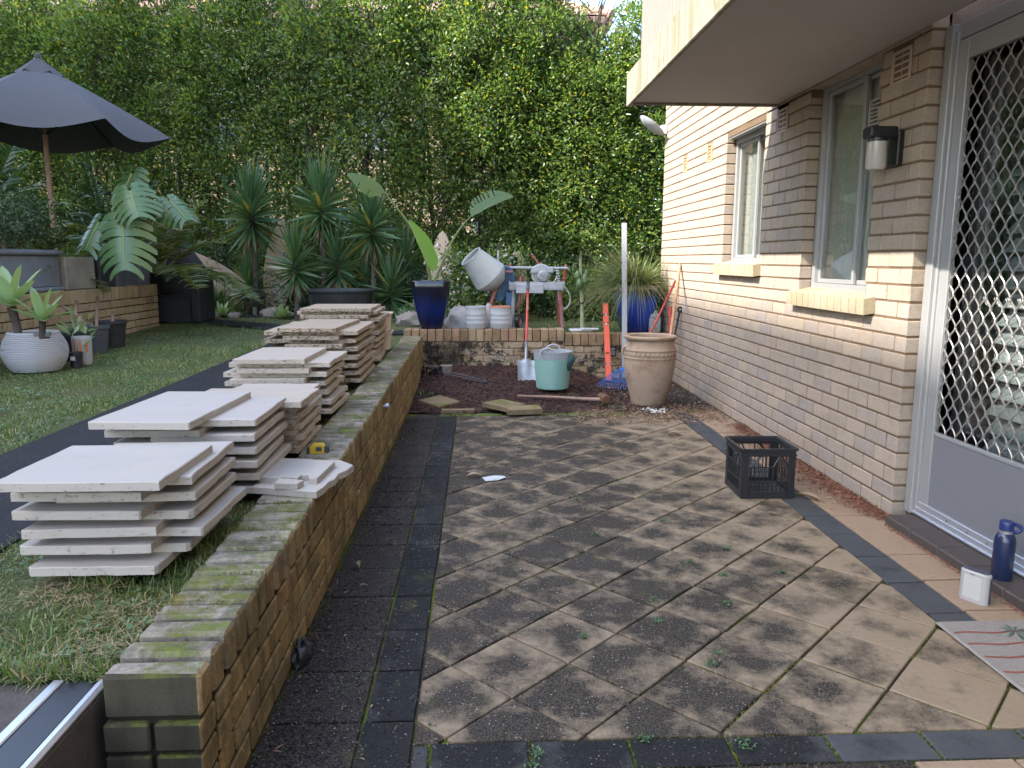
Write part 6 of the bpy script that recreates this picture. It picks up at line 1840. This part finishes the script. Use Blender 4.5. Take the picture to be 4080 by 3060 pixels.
HL = ['first hedge tree at the far left edge, mostly behind the parasol', 'second hedge tree from the left edge, above the parasol peak', 'third hedge tree from the left, right of the parasol peak', 'fourth hedge tree from the left, above the parasol right side', 'fifth hedge tree from the left, above the parasol tip', 'sixth hedge tree from the left, above the palms', 'seventh hedge tree from the left, over the wicker chair', 'hedge tree directly behind the leftmost tall yucca', 'hedge tree between the left and middle tall yuccas', 'hedge tree behind the tallest middle yucca', 'hedge tree behind the first torn paddle leaf', 'hedge tree directly above the cement mixer', 'sunlit hedge tree above the brick saw', 'sunlit hedge tree below the end of the tiled roof', 'sunlit hedge tree beside the cream cladding, rightmost against the sky', 'hedge tree mostly hidden behind the pale brick building']
rh = random.Random(17)
for (x, s, k), lab in zip(HT, HL):
    y = hy(x)+rh.uniform(-.15,.15)
    t = thing('hedge_tree', lab, 'tree', (x, y, zl(y)-.03), rh.uniform(-.6,.6), 'lilly pilly trees forming the tall hedge')
    c = link('crown', crowns[k][0], t); c.scale = (1.0, 1.0, s)
    link('trunk', trunks[k], t)
for (x, s, k, lab) in ((.35,.82,2,'second row lilly pilly hidden behind the hedge above the saw'),(1.25,.80,0,'second row lilly pilly hidden behind the hedge above the papaya stem'),(2.1,.66,3,'second row lilly pilly hidden behind the hedge above the straight edge'),(3.0,.74,1,'second row lilly pilly hidden behind the hedge by the house corner')):
    y = hy(x)+.85
    t = thing('hedge_tree', lab, 'tree', (x, y, zl(y)-.03), x*3, 'lilly pilly trees of the second row')
    c = link('crown', crowns[k][0], t); c.scale = (1.0, 1.0, s)
    link('trunk', trunks[k], t)
# white flowered shrub under the hedge, behind the mixer
rg = np.random.default_rng(44); n = 2600
c = np.stack([rg.uniform(-.55,.75,70), rg.uniform(-.25,.25,70), rg.uniform(.1,1.05,70)], 1); P = np.repeat(c, n//70, 0); q = unit(rg.normal(0,1,P.shape)); P = P+q*rg.uniform(.05,.16,(len(P),1))
V, F = leaf_arrays(P, q+rg.normal(0,.4,P.shape), q+np.array([0,-.3,.8]), rg.uniform(.04,.08,len(P)), rg.uniform(.025,.04,len(P)))
fs = thing('flowering_shrub', 'dark shrub with small white flowers behind the cement mixer', 'shrub', (-.10, 11.35, zl(11.3)-.03))
tag(link('foliage', np_mesh('foliage', V, F, M_LEAF_H), fs), kind='stuff')
n = 150; P = c[rg.integers(0,70,n)]+rg.normal(0,.13,(n,3)); P[:,0] -= .2; P = np.repeat(P,4,0)
V, F = leaf_arrays(P, rg.normal(0,1,P.shape), rg.normal(0,.5,P.shape)+np.array([0,-1,.5]), .03, .022)
tag(link('white_flowers', np_mesh('white_flowers', V, F, M_PETAL), fs), kind='stuff')
m = MB(); 
for k in range(5): m.tube([(-.3+.15*k,0,0),(-.35+.2*k,.05,.4),(-.45+.24*k,0,.8)], [.022,.016,.008], 6)
obj('stem', m, M_BARK_D, fs)
# leaning dark trunk and undergrowth behind the saw
m = MB(); m.tube([(.15,11.3,.5),(.22,11.35,.75),(.40,11.4,1.05),(.55,11.5,1.5)], [.11,.085,.075,.06], 9)
tag(obj('leaning_trunk', m, M_BARK_D, smooth=True), 'thick dark leaning trunk behind the brick saw', 'trunk')
def bush(lab, x, y, rx, ry, h, n, seed, mat=M_LEAF_H):
    rg = np.random.default_rng(seed); k = max(20, n//40)
    c = np.stack([rg.uniform(-rx,rx,k), rg.uniform(-ry,ry,k), rg.uniform(.02,h,k)], 1); P = np.repeat(c, 40, 0); q = unit(rg.normal(0,1,P.shape)); P = P+q*rg.uniform(.04,.17,(len(P),1))
    V, F = leaf_arrays(P, q+rg.normal(0,.4,P.shape), q+np.array([0,-.2,.9]), rg.uniform(.04,.08,len(P)), rg.uniform(.025,.04,len(P)))
    t = thing('bush', lab, 'bush', (x, y, zl(y)-.03)); tag(link('foliage', np_mesh('foliage', V, F, mat), t), kind='stuff')
    m = MB(); m.tube([(0,0,-.03),(0,0,h*.6)], [.02,.01], 6); obj('stem', m, M_BARK_D, t)
bush('leafy bush between the papaya stem and the cobalt pot', 1.75, 11.6, .62, .3, .85, 3600, 51)
bush('dark bush behind the papaya stem', 1.15, 12.05, .35, .3, .9, 2200, 52, M_LEAF_D)
bush('dark bush behind the navy glazed pot', -.85, 12.3, .5, .3, .75, 2600, 53, M_LEAF_D)
bush('dark bush behind the large strappy clump', -4.6, 13.3, .7, .3, 1.0, 3000, 54, M_LEAF_D)
bush('dark bush between the lantern and the low yucca pair', -2.95, 12.9, .5, .3, .7, 2200, 55, M_LEAF_D)
bush('round leaved plant right of the black oval tub', -.88, 11.1, .18, .15, .22, 500, 56, M_LEAF_S)
bush('small leafy plant at the foot of the hedge behind the farthest bins', -1.3, 12.6, .45, .3, .8, 2200, 57, M_LEAF_D)
# chain link fence behind the hedge
fc = thing('chain_link_fence', 'galvanised chain link fence glimpsed through the gap under the saw', 'fence', (0, 13.9, .55))
m = MB()
for j in range(-24, 60):
    x = -.6+.075*j
    for sg in (1,-1):
        a = (x, .0, 0); b = (x+sg*1.2, .004*sg, 1.2)
        if -1.5 < x < 4 and -1.5 < b[0] < 4: m.tube([a, b], .0028, 3, cap=False)
tag(obj('wire_mesh', m, M_WIRE, fc), kind='stuff')
for x in (-1.5, 1.1, 3.9): m = MB(); m.tube([(x,.02,-.2),(x,.02,1.28)], .022, 8); obj('post', m, M_WIRE, fc)
m = MB(); m.tube([(-1.5,.02,1.24),(3.9,.02,1.24)], .018, 8); obj('top_rail', m, M_WIRE, fc)
# pale boundary wall and flats beyond
bw = thing('boundary_wall', 'pale rendered boundary wall glimpsed through the gaps under the hedge', 'wall', (-5, 16.6, 0))
m = MB(); m.cbox(-11, 12, 0, .2, -.3, 1.95, .01); obj('wall', m, M_CREAMW, bw); m = MB(); m.cbox(-11.03, 12.03, -.04, .24, 1.951, 2.05, .01); obj('coping', m, M_CREAMW, bw)
nb_ = thing('apartment_building', 'sunlit cream brick flats with terracotta tiled roof behind the hedge', 'building', (0, 20, 0))
m = MB(); m.box(-22, 2.6, 0, 9, -.3, 7.0); obj('wall', m, M_NBRICK, nb_)
m = MB(); m.cbox(-22.6, 3.15, -.55, .02, 7.001, 7.12, .01); m.cbox(2.602, 3.15, .021, 9.4, 7.001, 7.12, .01); m.cbox(2.5, 3.13, -.53, 9.2, 6.72, 6.998, .01) if False else None
m.box(-22.5, 3.05, -.45, -.01, 6.80, 7.0); obj('eave', m, M_CREAMW, nb_)
m = MB(); m.cbox(-22.7, 3.27, -.68, -.56, 7.06, 7.22, .02); m.cbox(3.16, 3.28, -.555, 9.5, 7.06, 7.22, .02); obj('gutter', m, M_GUTTER, nb_)
rs = MB(); tl = MB()
ridge_z = 9.3
for i in range(110):
    x = -22.5+.235*i
    for j in range(11):
        y0 = -.66+.33*j; zz0 = 7.23+.33*j*.47
        xr = 3.2-.33*j*.9
        if x > xr: continue
        tl.add([(x,y0,zz0+.03),(x+.06,y0,zz0+.075),(x+.17,y0,zz0+.075),(x+.232,y0,zz0+.03),(x,y0+.36,zz0+.03+.17),(x+.06,y0+.36,zz0+.06+.17),(x+.17,y0+.36,zz0+.06+.17),(x+.232,y0+.36,zz0+.03+.17)], [(0,1,5,4),(1,2,6,5),(2,3,7,6),(0,3,2,1)])
roof = obj('roof', MB().add([(-22.6,-.66,7.22),(3.25,-.66,7.22),(-.2,3.0,8.92),(-22.6,3.0,8.92),(3.25,9.5,7.22),(-.2,6,8.92)], [(0,1,2,3),(1,4,5,2)]), M_TILE_R, nb_)
tag(obj('roof_tiles', tl, M_TILE_R, roof), kind='stuff')
m = MB()
for j in range(12):
    f = j/12; a = Vector((3.25,-.66,7.28)).lerp(Vector((-.2,3.0,9.0)), f); b = Vector((3.25,-.66,7.28)).lerp(Vector((-.2,3.0,9.0)), (j+1.12)/12); m.tube([a, b], [.11,.13], 8)
obj('hip_tiles', m, M_TILE_R, roof)
m = MB(); m.tube([(2.95,-.50,7.05),(2.75,-.3,6.75),(2.72,-.07,6.5),(2.72,-.07,0)], .05, 8); obj('downpipe', m, M_CREAMW, nb_)
for (x, z, w, h) in ((-18,4.2,1.6,1.3),(-14.2,4.2,1.6,1.3),(-10.5,4.2,1.8,1.4),(-6.6,4.2,1.4,1.3),(-2.8,4.2,1.4,1.3),(.6,4.2,1.4,1.3),(-14.2,1.3,1.6,1.3),(-10.5,1.3,1.8,1.4),(-6.6,1.3,1.4,1.3),(-2.8,1.3,1.4,1.3),(.6,1.3,1.4,1.3)):
    m = MB(); fr = m; m.cbox(-w/2-.05, w/2+.05, -.04, .05, h, h+.05, .004); m.cbox(-w/2-.05, w/2+.05, -.04, .05, -.05, 0, .004); m.cbox(-w/2-.05,-w/2,-.04,.05,0,h,.004); m.cbox(w/2,w/2+.05,-.04,.05,0,h,.004); m.cbox(-.025,.025,-.035,.05,0,h,.004)
    wo_ = obj('window', m, M_TIMBERW, nb_, (x,0,z)); p = MB(); p.box(-w/2,w/2,-.012,.0,0,h); obj('pane', p, M_NGLASS, wo_)
# taller flats out of frame on the left; they shade the garden
wf = thing('apartment_building', 'taller flats standing beyond the left edge whose shadow covers the garden', 'building', (-18, -2, 0))
m = MB(); m.box(-10, 0, -8, 9.9, -.3, 20.35); obj('wall', m, M_NBRICK, wf)
for z in (2.2, 5.2, 8.2, 11.2, 14.2, 17.2):
    for y in (-6,-2,2,6): m = MB(); m.cbox(-.02,.05,y-.7,y+.7,z,z+1.2,.01); wo_ = obj('window', m, M_TIMBERW, wf); p = MB(); p.box(.05,.056,y-.62,y+.62,z+.08,z+1.12); obj('pane', p, M_NGLASS, wo_)
# unseen Norfolk pine, added for the shadow its cone casts on the hedge
pn = thing('norfolk_pine', 'tall conical pine standing beyond the left edge beside the taller flats', 'tree', (-18.6, 8.3, .2))
rg = np.random.default_rng(71); parts = []
m = MB(); m.tube([(0,0,-.2),(0,0,20.6)], [.4,.03], 8); obj('trunk', m, M_BARK, pn)
n = 30000; z = rg.uniform(3, 20.7, n); Rz = 6.2*(1-(z-3)/17.7)**.95+.08; a = rg.uniform(0,2*PI,n); r = Rz*rg.uniform(0,1,n)**.45
P = np.stack([r*np.cos(a), r*np.sin(a), z+.12*r], 1); D = np.stack([np.cos(a), np.sin(a), np.full(n,.3)],1)+rg.normal(0,.3,(n,3))
V, F = leaf_arrays(P, D, rg.normal(0,.4,(n,3))+np.array([0,0,1]), rg.uniform(.4,.7,n), rg.uniform(.2,.35,n)); link('crown', np_mesh('crown', V, F, M_LEAF_D), pn)

# ------------------------------------------------------------------ grass, litter, weeds
rg = np.random.default_rng(5)
def blades(n, x0, x1, y0, y1, L0, L1, W, mask=None, seg=2, flat=.5, droop=.5):
    x = rg.uniform(x0,x1,n); y = rg.uniform(y0,y1,n)
    if mask is not None: k = mask(x,y); x = x[k]; y = y[k]
    n = len(x); P = np.stack([x,y,zl(y)-.028],1); a = rg.uniform(0,2*PI,n); e = rg.uniform(flat*.5,1.5,n)
    D = np.stack([np.cos(a)*np.cos(e), np.sin(a)*np.cos(e), np.sin(e)],1)
    k = .75+.5*np.sin(x*5.1+y*2.3)*np.sin(y*4.7-x*1.9)
    return strap_arrays(P, D, rg.uniform(L0,L1,n)*k, W*rg.uniform(.6,1.3,n), rg.uniform(.1,droop,n), seg)
pathL = lambda y: -2.56+.025*(y-1.9)/.82
notpath = lambda x, y: (x < pathL(y)-.02+.03*np.sin(y*7)) | (x > pathL(y)+.82+.03*np.sin(y*9))
cross = lambda x, y: ~((y > 12.05-.64*(x+5.4)+np.where(x > -1.25, 5, 0)) & (y < 12.45-.64*(x+5.2)+np.where(x>-1.15,9,0)) & (x < -1.15))
parts = [blades(24000, -2.2, -.92, 1.845, 3.2, .03, .075, .0042, lambda x,y: x > pathL(y)+.80+.02*np.sin(y*9), 3, .3, .8),
         blades(1500, -2.2, -.93, 1.835, 1.875, .03, .075, .0042, None, 3, .3, .8),
         blades(9000, -1.80, -.92, 3.2, 9.4, .03, .07, .006, lambda x,y: x > pathL(y)+.80, 2),
         blades(95000, -4.5, -2.35, 2.8, 8.6, .022, .055, .0065, lambda x,y: x < pathL(y)+.0+.02*np.sin(y*7), 2),
         blades(30000, -4.8, -1.0, 8.6, 12.6, .025, .055, .009, lambda x,y: cross(x,y) & ((x < pathL(y)) | (y > 10.3)), 1),
         blades(22000, -.7, 3.2, 10.2, 14.5, .03, .09, .010, None, 1),
         blades(4000, -.85, 2.3, 9.62, 9.85, .03, .07, .008, None, 1)]
V, F = cat_arrays(parts)
tag(link('grass', np_mesh('grass', V, F, M_GRASS)), kind='stuff')
# broad leaved weeds in the lawn
def weeds(n, x0, x1, y0, y1, L, mask=None):
    x = rg.uniform(x0,x1,n); y = rg.uniform(y0,y1,n); k = (np.sin(x*6.3+1)*np.sin(y*5.1+x*2) > -.1)
    if mask is not None: k &= mask(x,y)
    x, y = x[k], y[k]; x = np.repeat(x,5)+rg.normal(0,L*.5,len(x)*5); y = np.repeat(y,5)+rg.normal(0,L*.5,len(y)*5); n = len(x)
    P = np.stack([x,y,zl(y)-.012+rg.uniform(0,.03,n)],1); a = rg.uniform(0,2*PI,n)
    D = np.stack([np.cos(a),np.sin(a),rg.uniform(.0,.5,n)],1)
    return leaf_arrays(P, D, rg.normal(0,.25,(n,3))+np.array([0,0,1]), rg.uniform(.6,1.3,n)*L, rg.uniform(.6,1.2,n)*L*.62, .12)
inlawn = lambda x,y: ~((x > -1.56) & (y > 2.34) & (y < 9))
V, F = cat_arrays([weeds(420,-2.1,-.93,1.87,3.0,.022,lambda x,y: (x > pathL(y)+.82)), weeds(1500,-4.5,-2.4,2.8,8.6,.024,lambda x,y: x < pathL(y)-.02), weeds(200,-4.5,-2.7,8.6,11,.035)])
tag(link('lawn_weeds', np_mesh('lawn_weeds', V, F, M_WEED)), kind='stuff')
# tufts against the first slab stack and straw coloured thatch
a = np.array([[-1.22,2.37,.405],[-1.18,2.36,.405],[-1.14,2.37,.405],[-1.26,2.36,.405],[-.935,2.62,.41],[-.93,2.74,.41],[-.94,2.5,.41],[-1.50,1.98,.40],[-1.55,2.05,.40]])
c = np.repeat(a, 26, 0)+rg.normal(0,1,(len(a)*26,3))*np.array([.018,.012,0]); D = np.stack([rg.normal(0,.55,len(c)), rg.normal(-.15,.5,len(c)), np.ones(len(c))],1)
V, F = strap_arrays(c, D, rg.uniform(.05,.115,len(c)), .006, rg.uniform(.1,.6,len(c)), 3)
tag(link('grass_tufts', np_mesh('grass_tufts', V, F, M_GRASS)), kind='stuff')
n = 2600; x = rg.uniform(-1.7,-.93,n); y = rg.uniform(1.86,2.6,n); k = np.sin(x*11)*np.sin(y*9+2) > .0; x, y = x[k], y[k]; n = len(x)
P = np.stack([x,y,zl(y)+rg.uniform(-.02,.015,n)],1); ang = rg.uniform(0,2*PI,n); D = np.stack([np.cos(ang),np.sin(ang),rg.normal(0,.12,n)],1)
V, F = strap_arrays(P, D, rg.uniform(.03,.09,n), .003, .05, 1)
M_STRAW = m_leaf('straw', [(.30,.22,.12),(.40,.31,.18),(.22,.15,.08)], .7, .1)
tag(link('dry_thatch', np_mesh('dry_thatch', V, F, M_STRAW)), kind='stuff')
# small crumbs and chips
def chips(x, y, z, L, W, tilt=.35):
    n = len(x); a = rg.uniform(0,2*PI,n); D = np.stack([np.cos(a),np.sin(a),rg.normal(0,tilt*.5,n)],1)
    return leaf_arrays(np.stack([x,y,z],1), D, rg.normal(0,tilt,(n,3))+np.array([0,0,1]), L, W, .35)
# red bark mulch along the foot of the house wall
n = 5200; y = rg.uniform(4.02, 6.55, n); wd = .06+.17*np.clip(np.sin((y-3.9)*1.15),0,1)**.8; x = 2.345-np.abs(rg.normal(0,1,n))*wd*.55; k = x > 2.02; x, y = x[k], y[k]
V, F = chips(x, y, rg.uniform(.002,.018,len(x)), rg.uniform(.012,.034,len(x)), rg.uniform(.004,.010,len(x)))
tag(link('bark_mulch', np_mesh('bark_mulch', V, F, M_MULCH)), kind='stuff')
n = 700; y = rg.uniform(2.6,3.95,n); x = 2.262-np.abs(rg.normal(0,.014,n)); V, F = chips(x, y, rg.uniform(.002,.008,n), rg.uniform(.008,.02,n), rg.uniform(.003,.006,n))
tag(link('bark_crumbs', np_mesh('bark_crumbs', V, F, M_MULCH)), kind='stuff')
# soil bed crumbs and spill over the far pavers
n = 16000; x = rg.uniform(-.66,1.7,n); y = rg.uniform(6.95,9.38,n); k = (y > 7.12+.12*np.sin(x*7)); x, y = x[k], y[k]
z = np.array([max(hsoil(a,b),-.012) for a,b in zip(x,y)])+rg.uniform(.0,.016,len(x))
V, F = chips(x, y, z, rg.uniform(.010,.040,len(x)), rg.uniform(.006,.016,len(x)), .5)
tag(link('soil_crumbs', np_mesh('soil_crumbs', V, F, M_SOILBIT)), kind='stuff')
n = 5000; x = rg.uniform(.9,2.33,n); y = np.where(rg.random(n)<.5, rg.normal(7.05,.22,n), rg.uniform(6.6,9.3,n)); k = (y > 6.45)&(y<9.35); x, y = x[k], y[k]
V, F = chips(x, y, rg.uniform(.001,.012,len(x)), rg.uniform(.012,.045,len(x)), rg.uniform(.005,.014,len(x)), .45)
tag(link('leaf_litter', np_mesh('leaf_litter', V, F, [M_DRY])), kind='stuff')
# black crumbs along the foot of the low wall and left border
n = 9000; t = np.abs(rg.normal(0,.17,n)); x = -.668+t; y = rg.uniform(1.3,6.9,n); k = (x < .25) & (np.sin(y*3.1)+rg.normal(0,.6,n) > -.5); x, y = x[k], y[k]
V, F = chips(x, y, rg.uniform(.0,.006,len(x)), rg.uniform(.005,.018,len(x)), rg.uniform(.004,.010,len(x)), .4)
tag(link('black_crumbs', np_mesh('black_crumbs', V, F, M_DEBRIS)), kind='stuff')
n = 1500; x = rg.uniform(-.66,.5,n)**1; y = rg.uniform(1.5,6.9,n); V, F = chips(x, y, rg.uniform(.0,.004,n), rg.uniform(.003,.010,n), rg.uniform(.002,.005,n), .4)
tag(link('pale_grit', np_mesh('pale_grit', V, F, M_GRIT)), kind='stuff')
n = 130; x = -.66+np.abs(rg.normal(0,.22,n)); y = rg.uniform(1.6,6.8,n); V, F = chips(x, y, rg.uniform(.002,.008,n), rg.uniform(.015,.045,n), rg.uniform(.004,.008,n), .3)
tag(link('fallen_leaf_litter', np_mesh('fallen_leaf_litter', V, F, M_DRY)), kind='stuff')
# lighter droppings of lime by the jar
for i, (x, y, s) in enumerate(((1.66,7.20,.05),(1.70,7.08,.055),(1.79,7.16,.03))):
    n = 40; V, F = chips(x+rg.normal(0,s*.5,n), y+rg.normal(0,s*.35,n), rg.uniform(.004,.02,n), rg.uniform(.02,.04,n), rg.uniform(.015,.03,n), .5)
    if i == 0: VV = [(V,F)]
    else: VV.append((V,F))
V, F = cat_arrays(VV); tag(link('lime_crumbs', np_mesh('lime_crumbs', V, F, M_SHELL)), kind='stuff')
# weeds rooted in the paving joints
for i, (x, y, s) in enumerate(((.92,4.78,.05),(.60,4.50,.035),(1.03,4.05,.05),(1.25,3.62,.04),(1.02,3.46,.03),(.72,2.86,.035),(.89,2.60,.045),(.845,2.52,.04),(.50,2.10,.035),(.15,1.99,.04),(.17,2.05,.04),(.80,2.06,.055),(.83,1.93,.04),(1.13,3.30,.03),(.40,2.74,.03),(.62,3.85,.03),(.75,3.05,.03),(1.05,3.0,.025),(1.42,3.32,.025))):
    n = 34; P = np.stack([x+rg.normal(0,s*.33,n), y+rg.normal(0,s*.28,n), rg.uniform(0,.014,n)],1); a = rg.uniform(0,2*PI,n)
    V, F = leaf_arrays(P, np.stack([np.cos(a),np.sin(a),rg.uniform(.1,1,n)],1), rg.normal(0,.3,(n,3))+np.array([0,0,1]), rg.uniform(.007,.016,n), rg.uniform(.005,.010,n))
    if i == 0: VV = [(V,F)]
    else: VV.append((V,F))
V, F = cat_arrays(VV); tag(link('joint_weeds', np_mesh('joint_weeds', V, F, M_WEED)), kind='stuff')
# moss filling the joints
segs = []
for u in range(-14, 7):
    for v in range(-10, 13):
        a = np.array(node(u,v)); 
        for b in (np.array(node(u+1,v)), np.array(node(u,v+1))):
            mid = (a+b)/2
            if -.2 < mid[0] < 1.85 and 2.1 < mid[1] < 7 and (math.sin(mid[0]*3.3+1)*math.sin(mid[1]*1.9+mid[0]) > .15) and rg.random() < .75: segs.append((a,b))
for k in range(-1, 6): x = .147+.305*k; segs.append((np.array((x,1.975)), np.array((x,2.11)))); segs.append((np.array((x,2.112)), np.array((x+.3,2.112)))); segs.append((np.array((x,1.973)), np.array((x+.3,1.973))))
P = []
for a, b in segs:
    k = 34; t = rg.uniform(0,1,k); P.append(np.concatenate([a+(b-a)*t[:,None]+rg.normal(0,.0022,(k,2)), np.full((k,1), -.006)],1))
P = np.concatenate(P); P = P[(P[:,0]>-.2)&(P[:,0]<1.86)]
V, F = strap_arrays(np.repeat(P,3,0)+rg.normal(0,.002,(len(P)*3,3))*np.array([1,1,0]), rg.normal(0,.5,(len(P)*3,3))+np.array([0,0,1]), rg.uniform(.004,.011,len(P)*3), .0045, .1, 1)
tag(link('joint_moss', np_mesh('joint_moss', V, F, M_MOSS)), kind='stuff')
# a few green weeds at the corner of the soil
a = np.array([[-.60,8.0,.03],[-.56,7.85,.03],[-.50,7.95,.04],[.95,7.72,.05],[1.36,7.30,.0],[1.30,7.42,.0]])
c = np.repeat(a, 16, 0)+rg.normal(0,1,(len(a)*16,3))*np.array([.05,.04,0]); D = np.stack([rg.normal(0,.6,len(c)), rg.normal(-.1,.5,len(c)), np.ones(len(c))],1)
V, F = strap_arrays(c, D, rg.uniform(.04,.13,len(c)), .009, rg.uniform(.2,.8,len(c)), 3)
tag(link('soil_weeds', np_mesh('soil_weeds', V, F, M_WEED)), kind='stuff')
# dark plastic scrap against the foot of the wall
lump('plastic_scrap', M_BLACKP, (-.650, 2.62, 0), (.032,.075,.05), 91, 'crumpled black plastic at the foot of the low wall', 'scrap', .35)
